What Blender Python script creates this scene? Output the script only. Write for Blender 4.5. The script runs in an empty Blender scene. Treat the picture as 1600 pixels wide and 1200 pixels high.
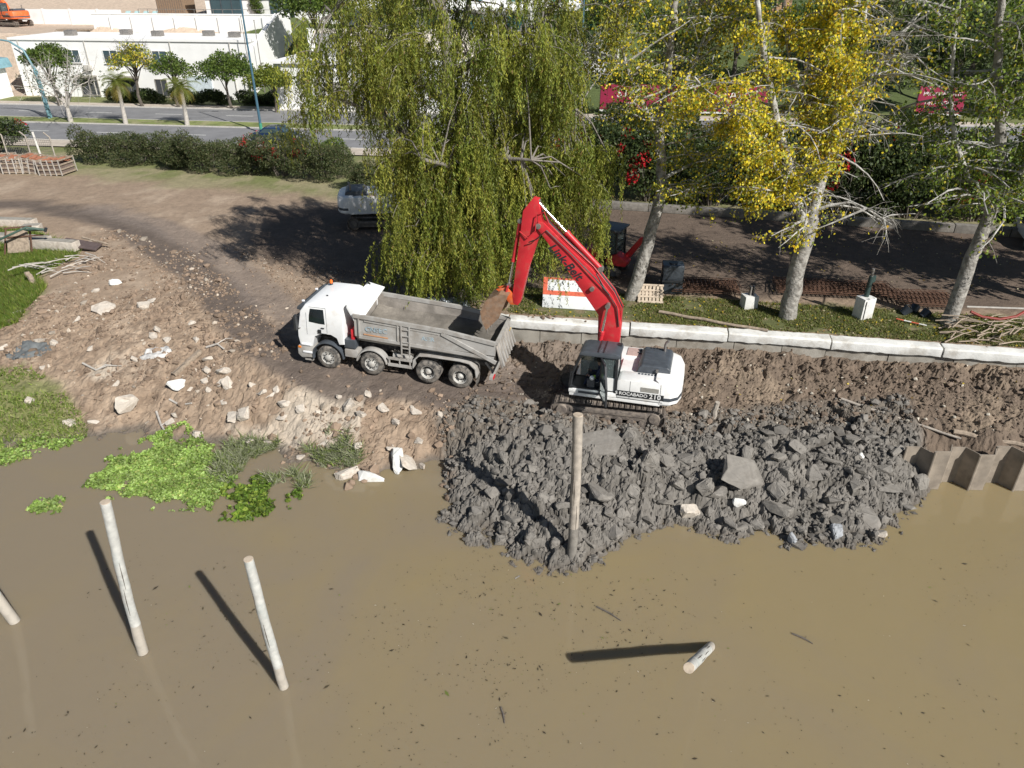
import bpy, bmesh, math, random
import numpy as np
from mathutils import Vector, Matrix, Euler

random.seed(7)
RNG = np.random.default_rng(11)
SC = bpy.context.scene
COL = SC.collection

# ------------------------------------------------------------------ camera
FPX, PITCH, CAMZ = 1150.0, math.radians(29.5), 16.7      # focal length in photo pixels, tilt, height over the water
cam_data = bpy.data.cameras.new('camera')
cam_data.sensor_width = 36.0
cam_data.lens = 36.0 * FPX / 1600.0
cam_data.clip_start = 0.1
cam_data.clip_end = 2000.0
cam = bpy.data.objects.new('camera', cam_data)
cam.location = (0, 0, CAMZ)
cam.rotation_euler = (math.pi / 2 - PITCH, 0, 0)
COL.objects.link(cam)
SC.camera = cam

# ------------------------------------------------------------------ sky and sun
SUN_DIR = Vector((0.66, -0.75, 0.80)).normalized()        # towards the sun
elev = math.asin(SUN_DIR.z)
azim = math.atan2(SUN_DIR.x, SUN_DIR.y)
world = bpy.data.worlds.new('World')
SC.world = world
world.use_nodes = True
wn = world.node_tree.nodes
sky = wn.new('ShaderNodeTexSky')
sky.sky_type = 'NISHITA'
sky.sun_disc = False
sky.sun_elevation = elev
sky.sun_rotation = azim
sky.air_density = 1.0
sky.dust_density = 0.6
wn['Background'].inputs['Strength'].default_value = 0.052
world.node_tree.links.new(sky.outputs[0], wn['Background'].inputs['Color'])
sun_data = bpy.data.lights.new('sun', 'SUN')
sun_data.energy = 5.0
sun_data.angle = math.radians(0.53)
sun_data.color = (1.0, 0.965, 0.915)
sun = bpy.data.objects.new('sun', sun_data)
sun.rotation_euler = (-SUN_DIR).to_track_quat('-Z', 'Y').to_euler()
sun.location = (30, -30, 60)
COL.objects.link(sun)
SC.view_settings.view_transform = 'Standard'
SC.view_settings.look = 'None'
SC.view_settings.gamma = 1.0
SC.view_settings.use_curve_mapping = False
SC.view_settings.exposure = 0.32

# ------------------------------------------------------------------ survey helpers: photo measurements to metres
CP, SP = math.cos(PITCH), math.sin(PITCH)
def at(px, py, z=3.0):
    a, b = (px - 800) / FPX, (600 - py) / FPX
    d = Vector((a, CP + b * SP, -SP + b * CP))
    return Vector((0, 0, CAMZ)) + d * ((z - CAMZ) / d.z)
def aty(px, py, Y):
    a, b = (px - 800) / FPX, (600 - py) / FPX
    d = Vector((a, CP + b * SP, -SP + b * CP))
    return Vector((0, 0, CAMZ)) + d * (Y / d.y)

# ------------------------------------------------------------------ mesh helpers
def props(o, label=None, cat=None, group=None, kind=None):
    if label: o['label'] = label
    if cat: o['category'] = cat
    if group: o['group'] = group
    if kind: o['kind'] = kind
    return o
def thing(name, loc, label, cat, rz=0.0, group=None, scale=1.0, rot=None):
    o = bpy.data.objects.new(name, None)
    o.empty_display_size = 0.3
    o.location = loc
    o.rotation_euler = rot if rot else (0, 0, rz)
    o.scale = (scale,) * 3
    COL.objects.link(o)
    return props(o, label, cat, group)
def link_mesh(name, me, m, parent=None):
    o = bpy.data.objects.new(name, me)
    if m is not None and not me.materials: me.materials.append(m)
    COL.objects.link(o)
    if parent: o.parent = parent
    return o
def copy_tree(o, parent=None):
    c = o.copy(); COL.objects.link(c); c.parent = parent
    for ch in list(o.children): copy_tree(ch, c)
    return c
class MB:
    def __init__(s): s.v, s.f = [], []
    def add(s, vs, fs):
        n = len(s.v); s.v += [tuple(v) for v in vs]; s.f += [tuple(i + n for i in f) for f in fs]; return s
    def box(s, x0, x1, y0, y1, z0, z1):
        return s.add([(x0,y0,z0),(x1,y0,z0),(x1,y1,z0),(x0,y1,z0),(x0,y0,z1),(x1,y0,z1),(x1,y1,z1),(x0,y1,z1)],
                     [(0,3,2,1),(4,5,6,7),(0,1,5,4),(1,2,6,5),(2,3,7,6),(3,0,4,7)])
    def obox(s, c, size, e=(0,0,0)):
        R = Euler(e).to_matrix(); c = Vector(c); a = [k / 2 for k in size]
        vs = [c + R @ Vector((sx*a[0], sy*a[1], sz*a[2])) for sz in (-1,1) for sx, sy in ((-1,-1),(1,-1),(1,1),(-1,1))]
        return s.add(vs, [(0,3,2,1),(4,5,6,7),(0,1,5,4),(1,2,6,5),(2,3,7,6),(3,0,4,7)])
    def beam(s, p0, p1, w, h, up=(0,0,1)):
        p0, p1 = Vector(p0), Vector(p1); d = (p1 - p0).normalized(); u = Vector(up)
        r = d.cross(u)
        if r.length < 1e-4: r = d.cross(Vector((1,0,0)))
        r.normalize(); u = r.cross(d)
        vs = [p + r*(sx*w/2) + u*(sz*h/2) for p in (p0, p1) for sx, sz in ((-1,-1),(1,-1),(1,1),(-1,1))]
        return s.add(vs, [(0,3,2,1),(4,5,6,7),(0,1,5,4),(1,2,6,5),(2,3,7,6),(3,0,4,7)])
    def prism(s, poly, a0, a1, axis='y'):
        n = len(poly)
        def P(p, a):
            return (p[0], a, p[1]) if axis == 'y' else ((a, p[0], p[1]) if axis == 'x' else (p[0], p[1], a))
        vs = [P(p, a0) for p in poly] + [P(p, a1) for p in poly]
        fs = [tuple(range(n)), tuple(range(2*n-1, n-1, -1))] + [(i, i+n, (i+1) % n + n, (i+1) % n) for i in range(n)]
        return s.add(vs, fs)
    def loft(s, rings, cap=True, closed=True):
        n = len(rings[0]); vs = [p for r in rings for p in r]; fs = []
        m = n if closed else n - 1
        for k in range(len(rings) - 1):
            for i in range(m): fs.append((k*n+i, k*n+(i+1) % n, (k+1)*n+(i+1) % n, (k+1)*n+i))
        if cap and closed: fs += [tuple(range(n-1, -1, -1)), tuple(range((len(rings)-1)*n, len(rings)*n))]
        return s.add(vs, fs)
    def tube(s, pts, rs, n=8, cap=True):
        pts = [Vector(p) for p in pts]
        if not hasattr(rs, '__len__'): rs = [rs] * len(pts)
        rings = []; ref = None
        for i, p in enumerate(pts):
            d = (pts[min(i+1, len(pts)-1)] - pts[max(i-1, 0)])
            d = d.normalized() if d.length > 1e-9 else Vector((0,0,1))
            if ref is None: ref = d.orthogonal().normalized()
            else:
                ref = ref - d * ref.dot(d)
                ref = ref.normalized() if ref.length > 1e-6 else d.orthogonal().normalized()
            b = d.cross(ref)
            rings.append([p + (ref*math.cos(2*math.pi*k/n) + b*math.sin(2*math.pi*k/n)) * rs[i] for k in range(n)])
        return s.loft(rings, cap)
    def cyl(s, p0, p1, r0, r1=None, n=16): return s.tube([p0, p1], [r0, r0 if r1 is None else r1], n)
    def sph(s, c, r, n=10, m=6, sc=(1,1,1)):
        c = Vector(c); rings = []
        for j in range(m + 1):
            t = -math.pi/2 + math.pi*j/m
            rr = max(math.cos(t), 0.02)*r; z = math.sin(t)*r
            rings.append([c + Vector((math.cos(2*math.pi*k/n)*rr*sc[0], math.sin(2*math.pi*k/n)*rr*sc[1], z*sc[2])) for k in range(n)])
        return s.loft(rings)
    def mesh(s, name, bevel=0, seg=2, smooth=False):
        me = bpy.data.meshes.new(name)
        me.from_pydata(s.v, [], s.f)
        bm = bmesh.new(); bm.from_mesh(me)
        bmesh.ops.recalc_face_normals(bm, faces=bm.faces)
        if bevel:
            es = [e for e in bm.edges if len(e.link_faces) == 2 and e.calc_face_angle(0) > 0.5]
            bmesh.ops.bevel(bm, geom=es, offset=bevel, segments=seg, affect='EDGES', clamp_overlap=True, profile=0.6)
        bm.to_mesh(me); bm.free()
        if smooth:
            me.shade_smooth()
            try: me.set_sharp_from_angle(angle=math.radians(38))
            except Exception: pass
        return me
    def build(s, name, m, parent=None, bevel=0, seg=2, smooth=False):
        return link_mesh(name, s.mesh(name, bevel, seg, smooth or bevel > 0), m, parent)
def np_mesh(name, V, Fq, cols=None, smooth=False):
    """numpy vertices, (N,k) faces, optional per-vertex colours"""
    me = bpy.data.meshes.new(name); V = np.asarray(V, np.float32); Fq = np.asarray(Fq, np.int32)
    me.vertices.add(len(V)); me.vertices.foreach_set('co', V.ravel())
    k = Fq.shape[1]
    me.loops.add(Fq.size); me.loops.foreach_set('vertex_index', Fq.ravel())
    me.polygons.add(len(Fq))
    me.polygons.foreach_set('loop_start', np.arange(0, Fq.size, k, dtype=np.int32))
    me.polygons.foreach_set('loop_total', np.full(len(Fq), k, np.int32))
    me.polygons.foreach_set('use_smooth', np.full(len(Fq), bool(smooth)))
    if cols is not None:
        a = me.color_attributes.new('Col', 'FLOAT_COLOR', 'POINT')
        c = np.ones((len(V), 4), np.float32); c[:, :3] = cols
        a.data.foreach_set('color', c.ravel())
    me.update(calc_edges=True); me.validate()
    return me
def text_mesh(body, size, depth=0.004, bold=0.0, shear=0.0, spacing=1.0):
    cu = bpy.data.curves.new('lettering', 'FONT'); cu.body = body; cu.size = size; cu.extrude = depth
    cu.align_x = 'CENTER'; cu.align_y = 'CENTER'; cu.offset = bold; cu.shear = shear; cu.space_character = spacing
    cu.resolution_u = 3
    o = bpy.data.objects.new('lettering', cu); COL.objects.link(o)
    dg = bpy.context.evaluated_depsgraph_get()
    me = bpy.data.meshes.new_from_object(o.evaluated_get(dg))
    bpy.data.objects.remove(o); return me
def lettering(body, size, m, parent, origin, xdir, ydir, name='lettering', **k):
    me = text_mesh(body, size, **k)
    x, y = Vector(xdir).normalized(), Vector(ydir).normalized(); z = x.cross(y)
    M = Matrix.Translation(Vector(origin)) @ Matrix((x, y, z)).transposed().to_4x4()
    me.transform(M); me.materials.clear()
    return link_mesh(name, me, m, parent)

# ------------------------------------------------------------------ noise for shaping (value noise, several octaves)
def vnoise(x, y, seed=0):
    x = np.asarray(x, np.float64); y = np.asarray(y, np.float64)
    xi, yi = np.floor(x).astype(np.int64), np.floor(y).astype(np.int64)
    fx, fy = x - xi, y - yi
    fx, fy = fx*fx*(3-2*fx), fy*fy*(3-2*fy)
    def h(a, b):
        n = (a * 374761393 + b * 668265263 + seed * 974634777) & 0x7fffffff
        n = ((n ^ (n >> 13)) * 1274126177) & 0x7fffffff
        return ((n ^ (n >> 16)) & 0xffff) / 65535.0
    return (h(xi,yi)*(1-fx)+h(xi+1,yi)*fx)*(1-fy) + (h(xi,yi+1)*(1-fx)+h(xi+1,yi+1)*fx)*fy
def fbm(x, y, oct=4, seed=0, gain=0.5):
    s, a, t = 0, 1.0, 0.0
    for i in range(oct):
        s = s + a * (vnoise(x * 2**i, y * 2**i, seed + i*17) - 0.5); t += a; a *= gain
    return s / t * 2
def sstep(a, b, x):
    t = np.clip((x - a) / (b - a), 0, 1); return t*t*(3-2*t)

def vor(X, Y, cell, seed):
    """broken-plate relief: every cell is a tilted facet with its own height, sunken joints between"""
    x, y = X / cell, Y / cell; xi, yi = np.floor(x).astype(np.int64), np.floor(y).astype(np.int64)
    def h(a, b, k):
        n = (a * 374761393 + b * 668265263 + (seed * 7 + k) * 974634777) & 0x7fffffff
        n = ((n ^ (n >> 13)) * 1274126177) & 0x7fffffff
        return ((n ^ (n >> 16)) & 0xffff) / 65535.0
    F1 = np.full(x.shape, 9.0); F2 = np.full(x.shape, 9.0); H = np.zeros(x.shape); T = np.zeros(x.shape)
    for i in (-1, 0, 1):
        for j in (-1, 0, 1):
            a, b = xi + i, yi + j; dx = x - a - h(a, b, 1); dy = y - b - h(a, b, 2); d = np.hypot(dx, dy)
            n = d < F1; F2 = np.where(n, F1, np.minimum(F2, d)); F1 = np.where(n, d, F1)
            H = np.where(n, h(a, b, 3) - 0.5, H); T = np.where(n, dx * (h(a, b, 4) - 0.5) + dy * (h(a, b, 5) - 0.5), T)
    return H + 1.6 * T - 0.5 * (1 - sstep(0.0, 0.22, F2 - F1))
# ------------------------------------------------------------------ materials
MATS = {}
def mat(name, col, rough=0.6, metal=0.0, var=0.12, scale=6.0, bump=0.0, bscale=40.0, dirt=None, dscale=2.0, damt=0.5, spec=0.5, coat=0.0, col2=None, bdist=0.02):
    if name in MATS: return MATS[name]
    m = bpy.data.materials.new(name); m.use_nodes = True
    nt = m.node_tree; N, L = nt.nodes, nt.links; b = N['Principled BSDF']
    tc = N.new('ShaderNodeTexCoord')
    nz = N.new('ShaderNodeTexNoise'); nz.inputs['Scale'].default_value = scale; nz.inputs['Detail'].default_value = 6
    L.new(tc.outputs['Object'], nz.inputs['Vector'])
    ramp = N.new('ShaderNodeMix'); ramp.data_type = 'RGBA'
    c = Vector(col[:3])
    ramp.inputs[6].default_value = (*(c * (1 - var)), 1)
    ramp.inputs[7].default_value = (*(Vector(col2) if col2 else c * (1 + var)), 1)
    mr = N.new('ShaderNodeMapRange'); mr.inputs[1].default_value = 0.35; mr.inputs[2].default_value = 0.65
    L.new(nz.outputs['Fac'], mr.inputs[0]); L.new(mr.outputs[0], ramp.inputs[0])
    out = ramp.outputs[2]
    if dirt:
        n2 = N.new('ShaderNodeTexNoise'); n2.inputs['Scale'].default_value = dscale; n2.inputs['Detail'].default_value = 9; n2.inputs['Roughness'].default_value = 0.65
        L.new(tc.outputs['Object'], n2.inputs['Vector'])
        m2 = N.new('ShaderNodeMapRange'); m2.inputs[1].default_value = 0.62 - 0.24*damt; m2.inputs[2].default_value = 0.75 - 0.2*damt; m2.inputs[4].default_value = min(1, 0.35 + damt*0.6)
        L.new(n2.outputs['Fac'], m2.inputs[0])
        mx = N.new('ShaderNodeMix'); mx.data_type = 'RGBA'; mx.inputs[7].default_value = (*dirt, 1)
        L.new(out, mx.inputs[6]); L.new(m2.outputs[0], mx.inputs[0]); out = mx.outputs[2]
        rr = N.new('ShaderNodeMapRange'); rr.inputs[3].default_value = rough; rr.inputs[4].default_value = 0.85
        L.new(m2.outputs[0], rr.inputs[0]); L.new(rr.outputs[0], b.inputs['Roughness'])
    else: b.inputs['Roughness'].default_value = rough
    L.new(out, b.inputs['Base Color'])
    b.inputs['Metallic'].default_value = metal
    b.inputs['Specular IOR Level'].default_value = spec
    b.inputs['Coat Weight'].default_value = coat
    if bump:
        n3 = N.new('ShaderNodeTexNoise'); n3.inputs['Scale'].default_value = bscale; n3.inputs['Detail'].default_value = 8
        L.new(tc.outputs['Object'], n3.inputs['Vector'])
        bp = N.new('ShaderNodeBump'); bp.inputs['Strength'].default_value = bump; bp.inputs['Distance'].default_value = bdist
        L.new(n3.outputs['Fac'], bp.inputs['Height']); L.new(bp.outputs[0], b.inputs['Normal'])
    MATS[name] = m; return m
def attr_mat(name, rough=0.8, trans=0.0, bump=0.0, bscale=8.0, var=0.15, vscale=3.0, bdist=0.05, spec=0.3):
    """colour from the mesh attribute Col, broken up by noise"""
    m = bpy.data.materials.new(name); m.use_nodes = True
    nt = m.node_tree; N, L = nt.nodes, nt.links; b = N['Principled BSDF']
    at_ = N.new('ShaderNodeAttribute'); at_.attribute_name = 'Col'
    out = at_.outputs['Color']
    tc = N.new('ShaderNodeTexCoord')
    if var:
        nz = N.new('ShaderNodeTexNoise'); nz.inputs['Scale'].default_value = vscale; nz.inputs['Detail'].default_value = 10; nz.inputs['Roughness'].default_value = 0.7
        L.new(tc.outputs['Object'], nz.inputs['Vector'])
        mr = N.new('ShaderNodeMapRange'); mr.inputs[1].default_value = 0.3; mr.inputs[2].default_value = 0.7; mr.inputs[3].default_value = 1 - var; mr.inputs[4].default_value = 1 + var
        L.new(nz.outputs['Fac'], mr.inputs[0])
        vm = N.new('ShaderNodeVectorMath'); vm.operation = 'SCALE'
        L.new(out, vm.inputs[0]); L.new(mr.outputs[0], vm.inputs['Scale']); out = vm.outputs[0]
    L.new(out, b.inputs['Base Color'])
    b.inputs['Roughness'].default_value = rough
    b.inputs['Specular IOR Level'].default_value = spec
    if bump:
        n3 = N.new('ShaderNodeTexNoise'); n3.inputs['Scale'].default_value = bscale; n3.inputs['Detail'].default_value = 12; n3.inputs['Roughness'].default_value = 0.65
        L.new(tc.outputs['Object'], n3.inputs['Vector'])
        bp = N.new('ShaderNodeBump'); bp.inputs['Strength'].default_value = bump; bp.inputs['Distance'].default_value = bdist
        L.new(n3.outputs['Fac'], bp.inputs['Height']); L.new(bp.outputs[0], b.inputs['Normal'])
        n4 = N.new('ShaderNodeTexNoise'); n4.inputs['Scale'].default_value = bscale * 5; n4.inputs['Detail'].default_value = 8
        b4 = N.new('ShaderNodeBump'); b4.inputs['Strength'].default_value = bump * 0.6; b4.inputs['Distance'].default_value = bdist * 0.3
        L.new(tc.outputs['Object'], n4.inputs['Vector']); L.new(n4.outputs['Fac'], b4.inputs['Height']); L.new(b4.outputs[0], bp.inputs['Normal'])
    if trans:
        tr = N.new('ShaderNodeBsdfTranslucent'); L.new(out, tr.inputs['Color'])
        mx = N.new('ShaderNodeMixShader'); mx.inputs[0].default_value = trans
        L.new(b.outputs[0], mx.inputs[1]); L.new(tr.outputs[0], mx.inputs[2])
        L.new(mx.outputs[0], N['Material Output'].inputs['Surface'])
    MATS[name] = m; return m
MUDC = (0.20, 0.18, 0.155)
DUST = (0.36, 0.31, 0.26)
M_GROUND = attr_mat('soil', 0.92, bump=0.9, bscale=5.0, var=0.22, vscale=2.2, bdist=0.08, spec=0.2)
M_CLOD = attr_mat('clod_soil', 0.9, bump=0.6, bscale=14.0, var=0.2, vscale=6, bdist=0.03, spec=0.25)
M_LEAF = attr_mat('leaf', 0.55, trans=0.38, var=0, spec=0.35)
M_GRASS = attr_mat('grass_blade', 0.6, trans=0.25, var=0, spec=0.3)
M_RED = mat('red_paint', (0.55, 0.026, 0.036), 0.42, var=0.12, scale=1.5, dirt=(0.34, 0.085, 0.06), dscale=3.0, damt=0.42)
M_WHITE = mat('white_paint', (0.80, 0.80, 0.78), 0.35, var=0.03, dirt=(0.52, 0.46, 0.38), dscale=2.4, damt=0.25)
M_CABWHITE = mat('cab_white_paint', (0.82, 0.83, 0.83), 0.3, var=0.02, dirt=(0.58, 0.53, 0.46), dscale=1.6, damt=0.2)
M_BLACK = mat('black_paint', (0.025, 0.027, 0.03), 0.42, var=0.2)
M_DGREY = mat('dark_grey_paint', (0.065, 0.075, 0.088), 0.4, var=0.15, scale=3)
M_RUBBER = mat('rubber', (0.05, 0.048, 0.045), 0.85, var=0.2, dirt=(0.24, 0.215, 0.185), dscale=5, damt=0.8, bump=0.3)
M_STEELMUD = mat('muddy_steel', (0.13, 0.11, 0.095), 0.7, var=0.3, dirt=(0.25, 0.21, 0.17), dscale=5, damt=0.7, bump=0.4, bscale=25)
M_STEEL = mat('worn_steel', (0.30, 0.28, 0.26), 0.45, metal=0.6, var=0.2)
M_CHROME = mat('chrome_rod', (0.75, 0.76, 0.78), 0.18, metal=1.0, var=0.03)
M_GREYTRUCK = mat('dusty_grey_paint', (0.37, 0.36, 0.34), 0.6, var=0.1, scale=2.5, dirt=(0.27, 0.245, 0.215), dscale=2.2, damt=0.7, bump=0.12, bscale=18)
M_BEDMUD = mat('bed_mud', (0.33, 0.30, 0.265), 0.85, var=0.15, scale=1.4, dirt=(0.185, 0.168, 0.148), dscale=0.9, damt=0.8, bump=0.5, bscale=7)
M_CHASSIS = mat('chassis_dirt', (0.06, 0.055, 0.05), 0.8, var=0.3, dirt=(0.25, 0.225, 0.195), dscale=4, damt=0.6)
M_CONC = mat('concrete', (0.31, 0.29, 0.25), 0.9, var=0.2, scale=1.4, dirt=(0.19, 0.165, 0.13), dscale=1.2, damt=0.6, bump=0.35, bscale=20)
M_WHITECONC = mat('white_limewashed_concrete', (0.66, 0.66, 0.63), 0.85, var=0.1, scale=1.5, dirt=(0.38, 0.35, 0.30), dscale=1.3, damt=0.5, bump=0.5, bscale=9)
M_PALESTONE = mat('pale_rubble', (0.5, 0.45, 0.385), 0.9, var=0.14, scale=4, dirt=(0.33, 0.27, 0.21), dscale=3, damt=0.5, bump=0.5, bscale=14)
M_MUDSTONE = mat('muddy_rubble', (0.205, 0.19, 0.168), 0.85, var=0.18, scale=4, dirt=(0.14, 0.127, 0.11), dscale=3.2, damt=0.6, bump=0.6, bscale=16)
M_BLUESTONE = mat('blue_grey_stone', (0.32, 0.335, 0.35), 0.75, var=0.15, scale=5, dirt=(0.2, 0.185, 0.165), dscale=4, damt=0.35, bump=0.4)
M_PILE = mat('weathered_pile_wood', (0.46, 0.46, 0.43), 0.85, var=0.15, scale=5, dirt=(0.30, 0.34, 0.33), dscale=1.3, damt=0.5, bump=0.4, bscale=30)
M_PILEMUD = mat('mud_stained_pile_wood', (0.36, 0.32, 0.27), 0.85, var=0.18, scale=5, dirt=(0.28, 0.25, 0.22), dscale=2.3, damt=0.5, bump=0.4, bscale=30)
M_WOOD = mat('old_wood', (0.30, 0.24, 0.18), 0.85, var=0.25, scale=8, bump=0.3)
M_PALEWOOD = mat('pale_wood', (0.46, 0.38, 0.29), 0.85, var=0.15, scale=8, bump=0.25)
M_BARKW = mat('white_bark', (0.42, 0.41, 0.38), 0.9, var=0.22, scale=3, dirt=(0.12, 0.105, 0.09), dscale=2.6, damt=0.6, bump=1.0, bscale=9, bdist=0.05)
M_BARKG = mat('grey_bark', (0.22, 0.20, 0.175), 0.95, var=0.25, scale=5, dirt=(0.1, 0.085, 0.07), dscale=5, damt=0.55, bump=0.9, bscale=16, bdist=0.04)
M_BARKD = mat('dark_bark', (0.10, 0.085, 0.07), 0.95, var=0.3, scale=5, bump=0.8, bscale=12)
M_FOOT = mat('stained_pile_foot', (0.42, 0.385, 0.33), 0.85, var=0.15, scale=4, dirt=(0.31, 0.275, 0.23), dscale=4, damt=0.5, bump=0.4, bscale=30)
M_BARKT = mat('fissured_bark', (0.31, 0.295, 0.265), 0.95, var=0.25, scale=4, dirt=(0.11, 0.095, 0.08), dscale=4.5, damt=0.6, bump=1.0, bscale=9, bdist=0.06)
M_TWIG = mat('pale_twig', (0.42, 0.39, 0.35), 0.9, var=0.15)
M_RUST = mat('rust', (0.11, 0.058, 0.036), 0.85, var=0.3, scale=9)
M_SHEET = mat('sheet_pile_steel', (0.27, 0.23, 0.185), 0.75, var=0.2, scale=2, dirt=(0.16, 0.135, 0.11), dscale=1.3, damt=0.5, bump=0.25, bscale=22)
M_ASPH = mat('asphalt', (0.19, 0.19, 0.195), 0.9, var=0.1, scale=0.8, bump=0.2)
M_LINE = mat('road_paint', (0.7, 0.7, 0.66), 0.7, var=0.1)
M_KERB = mat('kerb_concrete', (0.48, 0.46, 0.42), 0.85, var=0.12)
M_WALLW = mat('white_render', (0.80, 0.80, 0.78), 0.8, var=0.03, scale=0.6, dirt=(0.68, 0.67, 0.64), dscale=0.5, damt=0.25)
M_WALLC = mat('cream_render', (0.66, 0.6, 0.52), 0.85, var=0.05, scale=0.6)
M_ROOFTEAL = mat('teal_roof', (0.19, 0.35, 0.40), 0.45, var=0.1, scale=2)
M_POLE = mat('lamp_pole_paint', (0.05, 0.12, 0.17), 0.45, var=0.1)
M_TEALPOLE = mat('teal_pole_paint', (0.14, 0.26, 0.30), 0.45, var=0.1)
M_ORANGE = mat('orange_paint', (0.72, 0.14, 0.035), 0.5, var=0.1, dirt=(0.4, 0.28, 0.2), dscale=3, damt=0.3)
M_BRICK = mat('orange_brick', (0.36, 0.15, 0.085), 0.85, var=0.15)
M_HOARD = mat('magenta_hoarding', (0.27, 0.012, 0.05), 0.6, var=0.1, scale=0.7)
M_BUCKET = mat('bucket_steel', (0.26, 0.16, 0.10), 0.6, var=0.2, dirt=(0.27, 0.21, 0.16), dscale=4, damt=0.6, bump=0.3)
M_HOSE = mat('hose_black', (0.02, 0.02, 0.02), 0.5, var=0.1)
M_FABRIC = mat('navy_cloth', (0.028, 0.034, 0.07), 0.9, var=0.2)
M_SKIN = mat('skin', (0.42, 0.26, 0.18), 0.6, var=0.05)
M_HIVIS = mat('hi_vis', (0.55, 0.85, 0.08), 0.6, var=0.05)
M_SEAT = mat('seat_fabric', (0.09, 0.09, 0.095), 0.85, var=0.2)
M_WHITEPLASTIC = mat('white_plastic', (0.75, 0.76, 0.78), 0.5, var=0.05)
M_TARP = mat('black_plastic_sheet', (0.035, 0.042, 0.05), 0.3, var=0.3, scale=2, bump=0.6, bscale=4)
M_CURT = mat('room_dark', (0.05, 0.055, 0.06), 0.9, var=0.2)
def glass_mat(name, col, rough=0.05):
    m = bpy.data.materials.new(name); m.use_nodes = True
    b = m.node_tree.nodes['Principled BSDF']
    b.inputs['Base Color'].default_value = (*col, 1); b.inputs['Roughness'].default_value = rough
    b.inputs['Transmission Weight'].default_value = 0.75; b.inputs['IOR'].default_value = 1.2
    MATS[name] = m; return m
M_GLASS = glass_mat('tinted_glass', (0.30, 0.36, 0.36))
M_WINDOW = mat('window_pane', (0.05, 0.085, 0.10), 0.08, var=0.15, scale=0.5)
# ================================================================== GROUND
WL0, WL1 = Vector((-3.2, 31.25)), Vector((23.5, 26.9))         # back line of the quay wall (its lawn side)
WDIR = (WL1 - WL0).normalized(); WNRM = Vector((-WDIR.y, WDIR.x))   # normal points to the lawn
UPZ = 2.95
CTRL = [  # surveyed spot heights (photo x, photo y, height)
 (0,712,0),(60,695,0),(140,682,0),(220,674,0),(280,690,0),(330,690,0),(420,702,0),(520,738,0),(560,748,0),(640,738,0),(690,722,0),
 (695,770,0),(688,800,0),(720,832,0),(765,862,0),(800,885,0),(870,892,0),(940,874,0),(980,852,0),(1040,825,0),(1130,838,0),(1230,850,0),
 (1300,848,0),(1380,838,0),(1440,790,0),(1470,752,0),
 (760,760,.8),(830,740,1.25),(900,760,1.1),(1000,720,1.55),(1000,790,.6),(1100,740,1.15),(1200,740,1.1),(1200,690,1.5),(1300,740,1.05),
 (1300,690,1.45),(1400,720,1.15),(1400,780,.4),(1350,800,.4),(1130,800,.45),(850,830,.55),(780,820,.35),(940,830,.5),(1100,675,1.4),
 (860,675,1.75),(800,690,1.5),(1430,690,1.3),(830,655,1.6),(1240,800,.45),(720,720,.7),(740,690,1.1),
 (1100,640,1.3),(1250,640,1.4),(1400,645,1.5),(1550,680,1.5),(1600,640,1.8),(1680,690,1.5),
 (1100,575,1.95),(1200,580,2.05),(1300,588,1.9),(1500,602,2.05),(1600,609,2.1),(1700,616,2.1),(1000,563,1.85),(870,540,1.95),(1180,612,1.5),(1400,622,1.7),
 (850,640,1.3),(1035,662,1.28),(940,600,1.3),(850,575,1.5),(820,545,1.8),(1050,600,1.35),
 (513,576,1.8),(718,607,1.5),(616,592,1.65),(780,602,1.42),(560,532,1.85),(660,548,1.65),(760,562,1.5),(470,560,1.9),(800,630,1.32),
 (480,610,1.5),(400,565,1.95),(300,560,1.65),(200,540,1.75),(100,540,1.45),(60,480,2.1),(0,560,1.0),(100,620,.6),(200,620,.75),(300,640,.65),
 (400,650,.75),(500,660,.8),(560,640,1.15),(600,685,.6),(660,660,.95),(660,700,.35),(30,650,.4),(700,680,.85),(730,640,1.25),(-80,640,.5),(-80,540,1.2),
 (200,420,2.65),(300,440,2.55),(100,420,2.6),(0,430,2.2),(0,500,1.55),(400,470,2.45),(450,440,2.7),(600,420,2.95),(500,380,3),(300,350,3.0),
 (100,350,3.0),(-50,380,2.8),(650,460,2.9),(700,440,2.95),(440,530,2.15),(350,490,2.3),(600,470,2.7),(560,490,2.4),
 (300,790,-.45),(0,800,-.6),(600,830,-.7),(690,900,-.7),(1000,940,-.7),(1300,910,-.6),(1520,850,-.9),(100,735,-.25),(230,715,-.1),(450,770,-.3),
 (560,790,-.4),(660,780,-.4),(-100,760,-.4),(1600,830,-.9)]
_P = np.array([list(at(px, py, z)) for px, py, z in CTRL] + [(x, 10, -1.2) for x in (-40,-20,0,20,40)] + [(x, 46, 3.0) for x in (-50,-30,-15,0)] + [(-50, y, z) for y, z in ((20,0.),(28,1.2),(36,2.6))] + [(40,23,1.4),(40,18,-.9)])
_d = np.sqrt(((_P[:, None, :2] - _P[None, :, :2])**2).sum(-1) + 0.05)
_A = np.block([[_d, np.ones((len(_P), 1))], [np.ones((1, len(_P))), np.zeros((1, 1))]])
_w = np.linalg.lstsq(_A + np.eye(len(_A)) * -0.02, np.append(_P[:, 2], 0), rcond=None)[0]
def rbf(X, Y):
    out = np.full(X.shape, _w[-1])
    for i in range(len(_P)):
        out += _w[i] * np.sqrt((X - _P[i, 0])**2 + (Y - _P[i, 1])**2 + 0.05)
    return out
def poly_w(pts, z): return [(p.x, p.y) for p in (at(a, b, z) for a, b in pts)]
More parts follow.
